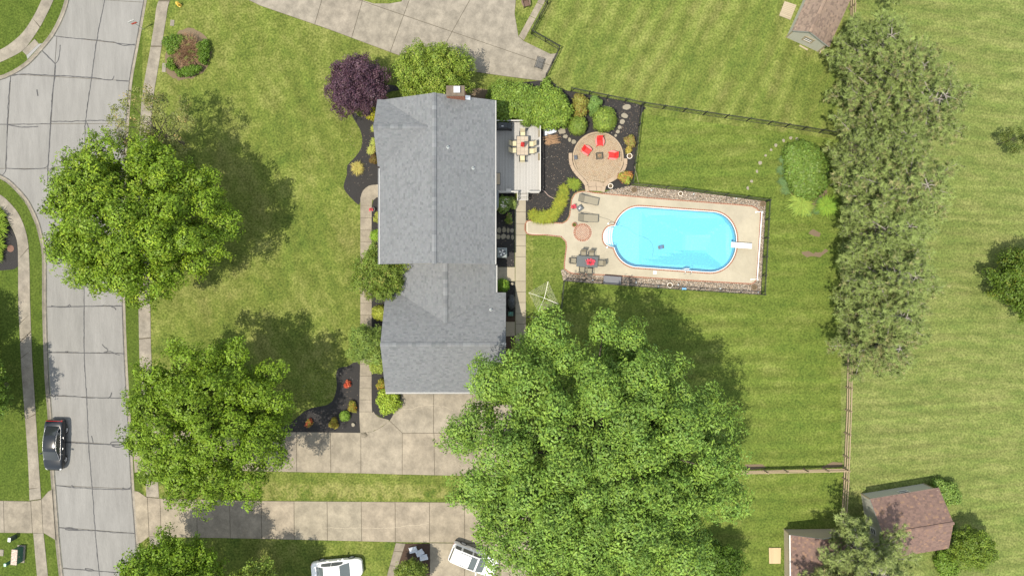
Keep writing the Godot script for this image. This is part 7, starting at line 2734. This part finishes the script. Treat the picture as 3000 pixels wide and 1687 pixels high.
# broad-crowned tree. img: plan centre of the crown at its middle height; R: crown radius (m)
func broad_tree(called: String, label: String, u: float, v: float, hmid: float, R: float, Hc: float, o: Dictionary) -> void:
	var c := at(u, v, hmid)
	var t := thing(called, label, "tree", Vector3(c.x, 0, c.z))
	var nb: int = o.get("boughs", 90)
	var br: float = o.get("bough", R * 0.16)
	var base: Color = o.col
	var sc: float = o.get("scale", 1.0)
	var per: int = o.get("per", 36)
	var warm: float = o.get("warm", 0.15)
	var wcol: Color = o.get("warm_col", Color(base.r * 1.45, base.g * 1.3, base.b * 1.2))
	var f := FastNoiseLite.new()
	f.seed = int(u + v)
	f.frequency = 0.9
	var xf := []
	var cols := []
	var ends := []
	var sx: float = o.get("sx", 1.0)
	var sz: float = o.get("sz", 1.0)
	var gaps: float = o.get("gaps", 0.0)
	for i in nb:
		# golden-angle spread over the upper part of the crown
		var q := (i + 0.5) / nb
		var y := 1.0 - q * 1.45
		var a := i * 2.399963 + rr(-0.25, 0.25)
		var rad := sqrt(maxf(0.0, 1.0 - y * y))
		var lump := 1.0 + (0.22 if R > 4.0 else 0.42) * f.get_noise_2d(cos(a) * 1.9, sin(a) * 1.9 + y) + rr(-0.09, 0.09)
		if rng.randf() < gaps: continue
		# some boughs stand proud, others sit back in the crown
		var back := 1.0 if rng.randf() < 0.66 else rr(0.58, 0.84)
		var dir := Vector3(cos(a) * rad * sx, y * Hc / R, sin(a) * rad * sz)
		var r := br * rr(0.62, 1.18)
		var p := Vector3(0, hmid, 0) + dir * (R - r * 0.9) * lump * back
		if p.y < 0.9: p.y = 0.9 + rr(0, 0.4)
		ends.append([p, r])
		clothe(xf, cols, p, r, o.get("squash", 0.95), int(per * r * r / (br * br)), sc, base, warm, wcol, 0.0)
		# shoots that stand out beyond the bough
		var od := (dir + Vector3(0, 0.25, 0)).normalized()
		for k in 5:
			var q2 := (od + Vector3(rr(-1, 1), rr(-0.5, 0.6), rr(-1, 1)) * 0.75).normalized()
			clothe(xf, cols, p + q2 * r * rr(0.95, 1.4), r * 0.28, 1.0, maxi(2, int(per * 0.045)), sc * 0.9, base, warm, wcol, -0.4)
		# a loose inner layer closes the crown
		if i % 3 == 0:
			clothe(xf, cols, Vector3(0, hmid, 0) + dir * R * 0.55 * lump, br * 1.3, 0.8, int(per * 0.35), sc * 1.1, base, 0.0, wcol, -0.2)
	# trunk and limbs
	var b := MB.new()
	var tr: float = o.get("trunk", R * 0.035)
	var fork: float = hmid * o.get("fork", 0.35)
	b.tube([Vector3(0, -0.05, 0), Vector3(rr(-0.05, 0.05), fork * 0.5, rr(-0.05, 0.05)), Vector3(0, fork, 0), Vector3(rr(-0.2, 0.2), hmid * 1.0, rr(-0.2, 0.2)), Vector3(rr(-0.3, 0.3), hmid + Hc * 0.6, rr(-0.3, 0.3))], [tr * 1.25, tr, tr * 0.9, tr * 0.5, tr * 0.15], 9)
	var step := maxi(1, ends.size() / int(o.get("limbs", 26)))
	for i in range(0, ends.size(), step):
		var e: Vector3 = ends[i][0]
		var s0 := Vector3(0, lerpf(fork, hmid + Hc * 0.2, rr(0.0, 0.8)), 0)
		var mid := s0.lerp(e, 0.5) + Vector3(0, R * 0.06, 0) + Vector3(rr(-1, 1), rr(-1, 1), rr(-1, 1)) * R * 0.04
		b.tube([s0, mid, e], [tr * 0.42, tr * 0.25, tr * 0.08], 6)
	part(t, "trunk", b.mesh(), M[o.get("bark", "bark")])
	foliage(t, "crown", o.mesh, M.leaf, xf, cols)

# loose shrub or clipped bush made of a few billows
func shrub(called: String, label: String, group: String, u: float, v: float, r: float, h: float, o: Dictionary) -> void:
	# u, v: plan centre as it stands on the ground; r in plan units
	var c := at(u, v, h * 0.5)
	var t := thing(called, label, o.get("cat", "shrub"), Vector3(c.x, 0.0, c.z), 0.0, group)
	var R := r / UNIT
	var rz: float = o.get("rz", r) / UNIT
	var xf := []
	var cols := []
	var n: int = o.get("billows", 5)
	var base: Color = o.col
	var sc: float = o.get("scale", 0.5)
	var warm: float = o.get("warm", 0.12)
	var wcol: Color = o.get("warm_col", Color(base.r * 1.3, base.g * 1.2, base.b * 1.1))
	var dens: float = o.get("dens", 1.0)
	var ang: float = o.get("turn", 0.0)
	for i in n:
		var p := Vector3(0, h * 0.48, 0)
		var rb := minf(R, rz)
		if n > 1:
			var a := i * 2.399963
			var q := sqrt((i + 0.4) / n)
			p = Vector3(cos(a) * q * R * 0.74, h * (lerpf(0.62, 0.42, q) + rr(-0.10, 0.08)), sin(a) * q * rz * 0.74).rotated(Vector3.UP, -ang)
			rb *= rr(0.30, 0.56)
		var hb := h * 0.5 / maxf(rb, 0.01) if n == 1 else clampf(h * 0.42 / rb, 0.4, 1.2)
		clothe(xf, cols, p, rb, hb, int(dens * 60.0 * rb * rb / (sc * sc * 0.25) * 0.30) + 12, sc, base, warm, wcol, -0.45)
	var b := MB.new()
	for i in 5:
		var a := TAU * i / 5.0 + rr(-0.3, 0.3)
		b.tube([Vector3(cos(a) * 0.05, -0.03, sin(a) * 0.05), Vector3(cos(a) * R * 0.3, h * 0.4, sin(a) * rz * 0.3), Vector3(cos(a) * R * 0.6, h * 0.72, sin(a) * rz * 0.6)], [0.03, 0.02, 0.008], 5)
	part(t, "stems", b.mesh(), M.bark)
	foliage(t, "foliage", spray("small", 12, 0.30, 0.42, 0.6, 0.7), M.leaf, xf, cols)

func clump(called: String, label: String, group: String, u: float, v: float, r: float, key: String, base: Color, n := 5, cat := "plant") -> void:
	# tuft of arching blades
	var t := thing(called, label, cat, at(u, v, 0.016), 0.0, group)
	var xf := []
	var cols := []
	var s := r / UNIT
	for i in n:
		var q := sqrt(float(i) / n) * 0.45
		var a := i * 2.4
		xf.append(Transform3D(Basis(Vector3.UP, rr(0, TAU)).scaled(Vector3(s, s, s) * rr(0.8, 1.1)), Vector3(cos(a) * q * s, 0, sin(a) * q * s)))
		cols.append(tinted(base, 0.15, 0.15, Color(base.r * 1.2, base.g * 1.1, base.b)))
	foliage(t, "leaves", LEAF[key], M.blade, xf, cols)

func pine(label: String, u: float, v: float, H: float, R: float, o := {}) -> void:
	# u, v: plan place of the foot of the trunk
	var t := thing("pine_tree", label, "tree", at(u, v, 0), 0.0, "tall loose pines")
	var b := MB.new()
	var tw := MB.new()
	var xf := []
	var cols := []
	var lean := Vector3(rr(-0.3, 0.3), 0, rr(-0.3, 0.3))
	b.tube([Vector3(0, -0.05, 0), lean * 0.3 + Vector3(0, H * 0.35, 0), lean * 0.7 + Vector3(0, H * 0.7, 0), lean + Vector3(0, H, 0)], [0.24, 0.18, 0.10, 0.02], 8)
	var base: Color = o.get("col", Color(0.212, 0.278, 0.090))
	var y := H * 0.20
	while y < H * 0.99:
		var q := (y / H - 0.2) / 0.8
		var L := R * (pow(1.0 - q, 0.65) * (0.65 + 0.5 * minf(1.0, q * 3.0))) * rr(0.85, 1.15) + 0.25
		var nbr := 5 + rng.randi() % 2
		var a0 := rr(0, TAU)
		for k in nbr:
			if rng.randf() < 0.06: continue
			var a := a0 + TAU * k / nbr + rr(-0.25, 0.25)
			var Lk := L * rr(0.7, 1.15)
			var d := Vector3(cos(a), 0, sin(a))
			var root := lean * (y / H) + Vector3(0, y, 0)
			var mid := root + d * Lk * 0.5 + Vector3(0, Lk * 0.10, 0)
			var tip := root + d * Lk + Vector3(0, Lk * 0.26, 0)
			var br := 0.024 + Lk * 0.009
			tw.tube([root, mid, tip], [br * 1.3, br, 0.010], 5)
			var ns := int(3 + Lk * 2.4)
			for i in ns:
				var s := lerpf(0.28, 1.0, (i + rr(0, 0.8)) / ns)
				var p := root.lerp(mid, s * 2.0) if s < 0.5 else mid.lerp(tip, s * 2.0 - 1.0)
				var side := Vector3(-d.z, 0, d.x) * (1.0 if i % 2 == 0 else -1.0)
				var dd := (d * rr(0.4, 0.9) + side * rr(0.4, 0.9) + Vector3.UP * rr(0.1, 0.4)).normalized()
				var ls := Lk * 0.30 * (1.25 - s) + 0.30
				var e := p + dd * ls
				tw.tube([p, e], [0.015, 0.006], 4, Color.WHITE, false)
				var np := 3 + int(ls * 3.4)
				for j in np:
					var pp := p.lerp(e, (j + 0.7) / np) + Vector3(rr(-1, 1), rr(-0.3, 0.6), rr(-1, 1)) * 0.17
					var sc := rr(0.75, 1.3)
					xf.append(Transform3D(Basis.from_euler(Vector3(rr(-0.7, 0.7), rr(0, TAU), rr(-0.7, 0.7))).scaled(Vector3(sc, sc, sc)), pp))
					cols.append(tinted(base, 0.22, 0.10, Color(0.30, 0.28, 0.14)))
		y += 0.62 + 0.35 * (1.0 - q)
	part(t, "trunk", b.mesh(), M.bark)
	part(t, "branches", tw.mesh(), M.pale_bark)
	foliage(t, "crown", needles("pine", 22, 0.29, 0.017), M.needle, xf, cols)

func build_trees() -> void:
	var maple := spray("maple", 16, 0.205, 0.34)
	var fine := spray("fine", 13, 0.20, 0.34, 0.55)
	var oval := spray("oval", 16, 0.215, 0.37, 0.5)
	var ymaple := Color(0.114, 0.188, 0.016)
	broad_tree("maple_tree", "broad yellow-green maple spreading over the street", 405, 652, 7.0, 7.5, 4.8, {"col": ymaple, "sx": 1.04, "sz": 0.86, "boughs": 92, "bough": 1.3, "per": 68, "warm": 0.24, "warm_col": Color(0.205, 0.275, 0.022), "mesh": maple, "trunk": 0.32, "limbs": 40, "gaps": 0.06})
	broad_tree("maple_tree", "yellow-green maple on the front lawn above the main driveway", 622, 1230, 7.2, 6.6, 4.6, {"col": ymaple, "sz": 1.06, "boughs": 84, "bough": 1.2, "per": 64, "warm": 0.24, "warm_col": Color(0.205, 0.275, 0.022), "mesh": maple, "trunk": 0.30, "limbs": 36, "gaps": 0.05})
	broad_tree("shade_tree", "huge deep-green shade tree covering the garage corner and lower yard", 1745, 1342, 10.5, 10.8, 6.8, {"col": Color(0.102, 0.178, 0.034), "boughs": 122, "bough": 1.65, "per": 96, "warm": 0.22, "warm_col": Color(0.160, 0.255, 0.04), "mesh": oval, "trunk": 0.48, "limbs": 60, "scale": 1.05, "sx": 1.0, "sz": 1.0})
	broad_tree("maple_tree", "maple at the lower edge beside the lower driveway", 503, 1700, 6.0, 4.1, 3.4, {"col": ymaple * Color(0.9, 0.95, 0.9), "boughs": 70, "bough": 0.95, "per": 34, "warm": 0.22, "mesh": maple, "trunk": 0.2})
	broad_tree("small_tree", "small tree cut by the lower edge between the maple and the white sedan", 757, 1742, 4.5, 2.7, 2.4, {"col": Color(0.12, 0.18, 0.03), "boughs": 46, "bough": 0.7, "per": 27, "mesh": fine, "trunk": 0.12})
	broad_tree("dark_tree", "dark leafy tree at the left edge beside the street footpath", -78, 1145, 4.0, 2.95, 2.6, {"col": Color(0.08, 0.14, 0.02), "boughs": 50, "bough": 0.85, "per": 28, "warm": 0.2, "mesh": maple, "trunk": 0.17})
	broad_tree("dark_tree", "dark leafy tree just beyond the left edge, shading the footpath", -195, 985, 4.4, 2.5, 2.4, {"col": Color(0.08, 0.14, 0.02), "boughs": 40, "bough": 0.95, "per": 20, "mesh": maple, "trunk": 0.18})
	broad_tree("sparse_tree", "thin sparse-leaved tree beside the footpath behind the street maple", 440, 378, 6.0, 3.4, 2.2, {"col": Color(0.15, 0.17, 0.055), "boughs": 60, "bough": 0.62, "per": 12, "warm": 0.2, "warm_col": Color(0.26, 0.20, 0.09), "mesh": fine, "trunk": 0.12, "limbs": 40, "gaps": 0.42, "scale": 0.8, "bark": "bark"})
	broad_tree("plum_tree", "purple-leaved plum tree at the far front corner of the house", 1044, 250, 3.2, 2.5, 2.1, {"col": Color(0.062, 0.034, 0.052), "boughs": 76, "bough": 0.62, "per": 25, "warm": 0.3, "warm_col": Color(0.105, 0.065, 0.085), "mesh": fine, "scale": 0.85, "trunk": 0.11, "gaps": 0.06})
	broad_tree("apple_tree", "light green round tree between the house gable and upper driveway", 1268, 222, 3.0, 2.9, 2.0, {"col": Color(0.142, 0.212, 0.030), "boughs": 84, "bough": 0.66, "per": 25, "warm": 0.2, "warm_col": Color(0.22, 0.27, 0.05), "mesh": fine, "scale": 0.85, "sx": 1.15, "sz": 0.88, "trunk": 0.12})
	broad_tree("ornamental_tree", "dense olive-green bush tree in the nook between house and garage", 1115, 800, 2.8, 2.45, 1.9, {"col": Color(0.120, 0.178, 0.030), "boughs": 80, "bough": 0.56, "per": 25, "warm": 0.14, "warm_col": Color(0.22, 0.18, 0.06), "mesh": fine, "scale": 0.72, "trunk": 0.09})
	broad_tree("ornamental_tree", "light green bush tree overhanging the front walk beside the garage", 1078, 1008, 2.2, 1.6, 1.4, {"col": Color(0.135, 0.205, 0.045), "boughs": 44, "bough": 0.5, "per": 30, "warm": 0.18, "mesh": fine, "scale": 0.75, "trunk": 0.07, "gaps": 0.08})
	broad_tree("round_tree", "dense round dark green tree at the right edge", 3014, 828, 3.0, 2.9, 2.5, {"col": Color(0.075, 0.125, 0.018), "boughs": 90, "bough": 0.85, "per": 32, "warm": 0.25, "warm_col": Color(0.16, 0.19, 0.03), "mesh": maple, "trunk": 0.16, "scale": 0.9})
	broad_tree("young_tree", "thin young tree standing in the far right lawn", 2972, 408, 2.2, 1.1, 1.0, {"col": Color(0.07, 0.10, 0.022), "boughs": 15, "bough": 0.28, "per": 7, "mesh": fine, "trunk": 0.04, "gaps": 0.25, "scale": 0.7})
	broad_tree("dark_tree", "small dark tree in the shade right of the huge shade tree", 2106, 1650, 2.6, 1.95, 1.8, {"col": Color(0.055, 0.105, 0.014), "boughs": 50, "bough": 0.6, "per": 24, "mesh": maple, "trunk": 0.09, "scale": 0.75})
	broad_tree("small_tree", "small leafy tree in the brown bed below the mulch bags", 1206, 1684, 2.2, 1.35, 1.2, {"col": Color(0.115, 0.165, 0.03), "boughs": 40, "bough": 0.5, "per": 28, "mesh": maple, "trunk": 0.07, "scale": 0.7, "gaps": 0.1})
	broad_tree("corner_tree", "bushy green tree right of the large grey shed, its shadow on the lawn", 2848, 1605, 2.2, 1.75, 1.6, {"col": Color(0.095, 0.15, 0.022), "boughs": 46, "bough": 0.52, "per": 24, "mesh": maple, "trunk": 0.08, "scale": 0.7})
	# pines along the rail fence and by the sheds
	pine("pine nearest the pale green shed, at the upper end of the fence row", 2480, 205, 9.0, 3.5)
	pine("pine second from the upper end of the fence row", 2498, 300, 11.6, 4.6)
	pine("tall pine third from the upper end of the fence row", 2538, 385, 13.0, 5.1)
	pine("pine in the fence row level with the big shrub's top", 2476, 480, 11.2, 4.2)
	pine("pine in the fence row level with the big shrub's foot", 2518, 585, 12.1, 4.7)
	pine("pine in the fence row level with the pool", 2493, 690, 10.7, 4.2)
	pine("pine in the fence row level with the clothes dryer", 2503, 810, 10.7, 4.2)
	pine("pine second from the lower end of the fence row", 2493, 915, 9.8, 4.0)
	pine("pine at the lower end of the fence row", 2498, 1000, 8.8, 3.6)
	pine("pine at the top edge right of the pale green shed", 2548, -45, 8.0, 3.6)
	pine("grey-green pine drooping between the tan shed and large grey shed", 2462, 1572, 9.0, 4.4, {"col": Color(0.225, 0.285, 0.1)})
	pine("grey-green pine at the lower edge behind the tan shed", 2400, 1672, 9.5, 4.1, {"col": Color(0.225, 0.285, 0.1)})

func build_shrubs() -> void:
	var small := spray("small", 12, 0.30, 0.42, 0.6, 0.7)
	var lilac := Color(0.118, 0.188, 0.030)
	var hg := "hedge of green shrubs behind the deck"
	shrub("hedge_shrub", "tall green hedge shrub nearest the house corner", hg, 1478, 296, 50, 2.6, {"col": lilac, "billows": 22, "rz": 56, "scale": 0.68})
	shrub("hedge_shrub", "tall green hedge shrub second from the house corner", hg, 1545, 302, 52, 2.8, {"col": lilac, "billows": 22, "rz": 55, "scale": 0.68})
	shrub("hedge_shrub", "tall green hedge shrub third from the house, hanging over the tarp", hg, 1612, 318, 56, 2.9, {"col": lilac, "billows": 24, "rz": 56, "scale": 0.68})
	shrub("hedge_shrub", "low green shrub at the end of the upper neighbour's fence", hg, 1601, 250, 17, 1.4, {"col": lilac, "billows": 4, "scale": 0.60})
	shrub("hedge_shrub", "olive shrub with reddish tips beside the tall hedge", hg, 1701, 312, 24, 1.8, {"col": Color(0.175, 0.180, 0.036), "billows": 8, "rz": 34, "scale": 0.52, "warm": 0.16, "warm_col": Color(0.30, 0.15, 0.06)})
	shrub("hedge_shrub", "soft blue-green shrub between the olive shrub and clipped ball", hg, 1741, 310, 22, 1.6, {"col": Color(0.125, 0.216, 0.054), "billows": 7, "rz": 32, "scale": 0.42})
	shrub("clipped_ball", "large clipped round bush above the patio", "clipped round bushes", 1771, 350, 33, 1.9, {"col": Color(0.130, 0.195, 0.035), "billows": 1, "scale": 0.51, "dens": 1.6})
	shrub("clipped_ball", "smaller clipped round bush beside the tarp path", "clipped round bushes", 1693, 368, 25, 1.5, {"col": Color(0.130, 0.195, 0.035), "billows": 1, "scale": 0.48, "dens": 1.6})
	# beds in front of the house
	shrub("garden_shrub", "bright yellow-green shrub under the plum tree", "", 1090, 334, 19, 0.9, {"col": Color(0.300, 0.300, 0.024), "billows": 5, "scale": 0.45})
	shrub("garden_shrub", "dark reddish barberry below the front gable", "", 1093, 466, 13, 0.7, {"col": Color(0.125, 0.072, 0.030), "billows": 4, "scale": 0.39, "warm": 0.3, "warm_col": Color(0.12, 0.13, 0.02)})
	shrub("garden_shrub", "upright yellow-green shrub against the front wall", "", 1104, 637, 9, 0.8, {"col": Color(0.237, 0.264, 0.048), "rz": 17, "billows": 4, "scale": 0.39})
	shrub("garden_shrub", "bright green clipped shrub bulging past the front eave", "", 1102, 690, 15, 1.0, {"col": Color(0.163, 0.288, 0.024), "rz": 28, "billows": 1, "scale": 0.45, "dens": 1.4})
	shrub("garden_shrub", "yellow-green round shrub at the garage corner of the front walk", "", 1111, 917, 20, 1.1, {"col": Color(0.250, 0.288, 0.042), "billows": 1, "scale": 0.42, "dens": 1.4})
	shrub("garden_shrub", "green shrub below the bush tree along the front walk", "", 1106, 1072, 24, 1.1, {"col": Color(0.200, 0.264, 0.048), "billows": 6, "scale": 0.45})
	shrub("garden_shrub", "yellow and red flowering shrub at the garage front corner", "", 1116, 1126, 14, 0.8, {"col": Color(0.237, 0.240, 0.036), "billows": 4, "scale": 0.39, "warm": 0.16, "warm_col": Color(0.42, 0.20, 0.03)})
	shrub("garden_shrub", "big bright green bush at the tip of the driveway bed", "", 1136, 1176, 38, 1.4, {"col": Color(0.213, 0.300, 0.036), "billows": 9, "scale": 0.54, "rz": 34})
	shrub("garden_shrub", "small red-leaved plant at the upper end of the driveway bed", "", 1018, 1126, 9, 0.5, {"col": Color(0.425, 0.072, 0.036), "billows": 3, "scale": 0.36, "warm": 0.3, "warm_col": Color(0.45, 0.14, 0.06)})
	shrub("garden_shrub", "orange-green tufted plant in the driveway bed", "", 1030, 1192, 14, 0.6, {"col": Color(0.213, 0.216, 0.036), "billows": 4, "scale": 0.36, "warm": 0.16, "warm_col": Color(0.40, 0.16, 0.03)})
	shrub("garden_shrub", "small round green ball in the driveway bed", "", 1009, 1219, 13, 0.7, {"col": Color(0.150, 0.252, 0.036), "billows": 1, "scale": 0.36, "dens": 1.5})
	shrub("garden_shrub", "yellow-green tufted plant nearest the driveway edge", "", 977, 1240, 14, 0.6, {"col": Color(0.250, 0.252, 0.036), "billows": 4, "scale": 0.36, "warm": 0.25, "warm_col": Color(0.36, 0.2, 0.05)})
	shrub("garden_shrub", "low red-tinged plant under the edge of the lawn maple", "", 905, 1240, 10, 0.5, {"col": Color(0.325, 0.060, 0.036), "billows": 3, "scale": 0.36, "warm": 0.6, "warm_col": Color(0.12, 0.16, 0.02)})
	# twig shrub bed by the street
	shrub("garden_shrub", "bright green bush at the upper left of the street bed", "", 507, 126, 32, 1.2, {"col": Color(0.078, 0.145, 0.016), "billows": 7, "scale": 0.45, "rz": 30})
	shrub("garden_shrub", "low green hedge curving round the right of the twig shrub", "", 594, 152, 16, 0.9, {"col": Color(0.078, 0.145, 0.016), "billows": 14, "scale": 0.42, "rz": 46})
	shrub("garden_shrub", "low green hedge along the lower rim of the twig shrub", "", 550, 208, 46, 0.9, {"col": Color(0.078, 0.145, 0.016), "billows": 14, "scale": 0.42, "rz": 14, "turn": -0.25})
	shrub("garden_shrub", "small green bush at the lower left of the street bed", "", 499, 188, 16, 0.9, {"col": Color(0.078, 0.145, 0.016), "billows": 4, "scale": 0.42, "rz": 18})
	twig_shrub()
	# back beds
	shrub("garden_shrub", "white-flowered loose shrub below the bay window", "", 1474, 597, 20, 1.4, {"col": Color(0.138, 0.216, 0.042), "billows": 7, "scale": 0.51, "rz": 26, "warm": 0.10, "warm_col": Color(0.55, 0.55, 0.50)})
	shrub("garden_shrub", "pale leafy shrub beside the deck steps", "", 1497, 592, 14, 1.2, {"col": Color(0.175, 0.240, 0.060), "billows": 4, "scale": 0.48})
	shrub("garden_shrub", "slim pink-flowered plant above the flagstones", "", 1490, 640, 9, 0.9, {"col": Color(0.138, 0.204, 0.036), "billows": 4, "scale": 0.42, "rz": 16, "warm": 0.10, "warm_col": Color(0.5, 0.2, 0.22)})
	shrub("clipped_ball", "round glossy bush between the cross walk and the garage", "clipped round bushes", 1472, 836, 17, 1.1, {"col": Color(0.112, 0.216, 0.024), "rz": 20, "billows": 1, "scale": 0.48, "dens": 1.5, "warm": 0.25, "warm_col": Color(0.22, 0.30, 0.03)})
	shrub("garden_shrub", "plant with coral-red leaves beside the lower fence corner", "", 1832, 520, 18, 0.8, {"col": Color(0.200, 0.252, 0.042), "billows": 6, "scale": 0.45, "warm": 0.22, "warm_col": Color(0.48, 0.12, 0.07)})
	shrub("garden_shrub", "straggly russet plant against the fence above the white pot", "", 1848, 412, 14, 0.7, {"col": Color(0.188, 0.192, 0.048), "billows": 5, "scale": 0.42, "rz": 20, "warm": 0.16, "warm_col": Color(0.32, 0.15, 0.09)})
	shrub("garden_shrub", "small yellowing plant above the white pot by the fence", "", 1843, 440, 9, 0.4, {"col": Color(0.275, 0.240, 0.060), "billows": 3, "scale": 0.36})
	# big shrub and grasses on the back lawn
	shrub("big_shrub", "large dense oval shrub island in the back lawn", "", 2366, 500, 56, 1.5, {"col": Color(0.102, 0.168, 0.032), "billows": 44, "scale": 0.75, "rz": 92, "turn": -0.28})
	blades("grass", 170, 1.0, 0.018, 1.15)
	blades("daylily", 120, 1.0, 0.032, 0.95)
	blades("bluegrass", 160, 1.0, 0.014, 0.9)
	clump("fountain_grass", "big arching fountain grass below the large oval shrub", "", 2345, 597, 34, "grass", Color(0.17, 0.25, 0.055), 7, "grass clump")
	clump("fountain_grass", "green arching grass at the lower right of the large oval shrub", "", 2418, 604, 26, "grass", Color(0.13, 0.23, 0.035), 6, "grass clump")
	var bg := "blue-green grasses round the large oval shrub"
	var kk := 0
	for q in [[2297, 468, 17], [2290, 500, 17], [2292, 532, 17], [2302, 558, 17], [2368, 622, 13], [2404, 592, 15], [2392, 618, 13]]:
		clump("blue_grass", "blue-green grass tuft beside the large oval shrub, %s" % ["uppermost on its left", "second down on its left", "third down on its left", "lowest on its left", "first under the fountain grass", "between the two arching grasses, upper", "between the two arching grasses, lower"][kk], bg, q[0], q[1], q[2], "bluegrass", Color(0.095, 0.165, 0.070), 5, "grass clump")
		kk += 1
	# daylilies
	var dg := "daylilies along the pool path"
	kk = 0
	var names := ["first from the back walk", "second from the back walk", "third from the back walk", "fourth from the back walk", "fifth from the back walk", "sixth from the back walk", "seventh, where the bed turns up", "eighth, beside the deck surround", "ninth, beside the hose", "topmost of the curve"]
	for q in [[1561, 631, 15], [1578, 636, 15], [1593, 638, 16], [1608, 636, 16], [1621, 627, 16], [1630, 614, 15], [1637, 600, 15], [1642, 586, 15], [1648, 571, 15], [1651, 556, 14]]:
		clump("daylily_clump", "yellow-green daylily clump in the curved row, " + names[kk], dg, q[0], q[1], q[2] * 1.25, "daylily", Color(0.150, 0.180, 0.025), 4)
		kk += 1
	clump("daylily_clump", "spiky green lily clump alone beside the patio wall", "", 1683, 540, 19, "daylily", Color(0.13, 0.18, 0.025), 5)
	clump("ornamental_grass", "pale grass tuft alone in the dark front bed", "", 1048, 494, 17, "grass", Color(0.30, 0.28, 0.09), 4, "grass clump")
	clump("ornamental_grass", "pale green tuft under the front gable, uppermost", "", 1096, 378, 11, "daylily", Color(0.24, 0.27, 0.06), 3, "grass clump")
	clump("ornamental_grass", "pale green tuft under the front gable, middle", "", 1098, 418, 13, "daylily", Color(0.22, 0.26, 0.06), 3, "grass clump")
	clump("ornamental_grass", "pale yellow tuft under the front gable, lowest", "", 1088, 443, 14, "daylily", Color(0.28, 0.30, 0.08), 3, "grass clump")
	for q in [["strappy green clump at the left edge, upper", -2, 632, 26], ["strappy green clump at the left edge, middle", 4, 668, 28], ["strappy green clump at the left edge beside the rusty cover", 0, 715, 24], ["strappy green clump at the left edge, lowest", -6, 748, 20]]:
		clump("strappy_plant", q[0], "strappy plants at the left edge", q[1], q[2], q[3], "daylily", Color(0.12, 0.19, 0.02), 5)
	# around the large grey shed
	shrub("garden_shrub", "rounded green shrub at the far corner of the large grey shed", "", 2766, 1442, 38, 1.6, {"col": Color(0.125, 0.204, 0.042), "billows": 9, "scale": 0.57, "rz": 40})
	shrub("garden_shrub", "green shrub against the right end of the large grey shed", "", 2782, 1556, 20, 1.4, {"col": Color(0.125, 0.204, 0.042), "billows": 6, "scale": 0.54, "rz": 34})
	shrub("garden_shrub", "green bush below the right corner of the large grey shed", "", 2776, 1650, 36, 1.4, {"col": Color(0.112, 0.192, 0.026), "billows": 8, "scale": 0.57})

func twig_shrub() -> void:
	# half-dead shrub: a mass of bare brown twigs
	var t := thing("twig_shrub", "half-bare brown twig shrub in the street bed", "shrub", at(552, 155, 0.006))
	var b := MB.new()
	for i in 760:
		var a := rr(0, TAU)
		var q := sqrt(rr(0, 1))
		var e := Vector3(cos(a) * q * 1.5, rr(0.55, 1.15) * (1.1 - q * 0.4), sin(a) * q * 1.75)
		var s := Vector3(e.x * 0.25, 0.0, e.z * 0.25)
		var mid := s.lerp(e, 0.55) + Vector3(rr(-0.1, 0.1), rr(0, 0.15), rr(-0.1, 0.1))
		var k := rr(1.1, 2.4)
		b.tube([s, mid, e], [0.018, 0.014, 0.007], 4, Color(k, k * 0.95, k * 0.9), false)
		for j in 2:
			var d := Vector3(rr(-1, 1), rr(0, 0.7), rr(-1, 1)).normalized() * rr(0.15, 0.3)
			b.tube([mid.lerp(e, rr(0.2, 0.9)), e + d], [0.006, 0.003], 4, Color(k, k, k), false)
	part(t, "twigs", b.mesh(), M.twig)
	var xf := []
	var cols := []
	for i in 60:
		var a := rr(0, TAU)
		var q := sqrt(rr(0.1, 1))
		xf.append(Transform3D(Basis(Vector3.UP, rr(0, TAU)).scaled(Vector3.ONE * rr(0.2, 0.32)), Vector3(cos(a) * q * 1.3, rr(0.4, 1.0), sin(a) * q * 1.4)))
		cols.append(tinted(Color(0.12, 0.16, 0.03), 0.2, 0.2, Color(0.2, 0.14, 0.06)))
	foliage(t, "leaves", LEAF["small"], M.leaf, xf, cols)

func build_litter() -> void:
	# dry leaves and chips on the dark beds
	var b := MB.new()
	b.quad(Vector3(-0.5, 0, -0.3), Vector3(0.5, 0.1, -0.35), Vector3(0.5, 0, 0.3), Vector3(-0.5, 0.12, 0.3), Vector3.UP)
	var m := b.mesh()
	var xf := []
	var cols := []
	for z in [[1590, 440, 1700, 560, 260], [1780, 290, 1875, 460, 420], [1545, 570, 1660, 645, 190], [1600, 370, 1680, 440, 160], [1010, 380, 1090, 560, 90], [860, 1080, 1054, 1262, 120], [1455, 570, 1508, 780, 90]]:
		for i in z[4]:
			var p := at(rr(z[0], z[2]), rr(z[1], z[3]), 0.0)
			var s := rr(0.02, 0.06)
			xf.append(Transform3D(Basis.from_euler(Vector3(rr(-0.4, 0.4), rr(0, TAU), rr(-0.4, 0.4))).scaled(Vector3(s, s, s)), p + Vector3.UP * 0.03))
			var k := rr(0.6, 1.4)
			cols.append(Color(0.24 * k, 0.18 * k, 0.13 * k) if rng.randf() < 0.8 else Color(0.30 * k, 0.28 * k, 0.26 * k))
	var o := swarm(self, numbered("leaf_litter"), m, M.litter, xf, cols)
	tag(o, "dry leaf scraps scattered over the dark mulch beds", "leaf litter", "", "stuff")
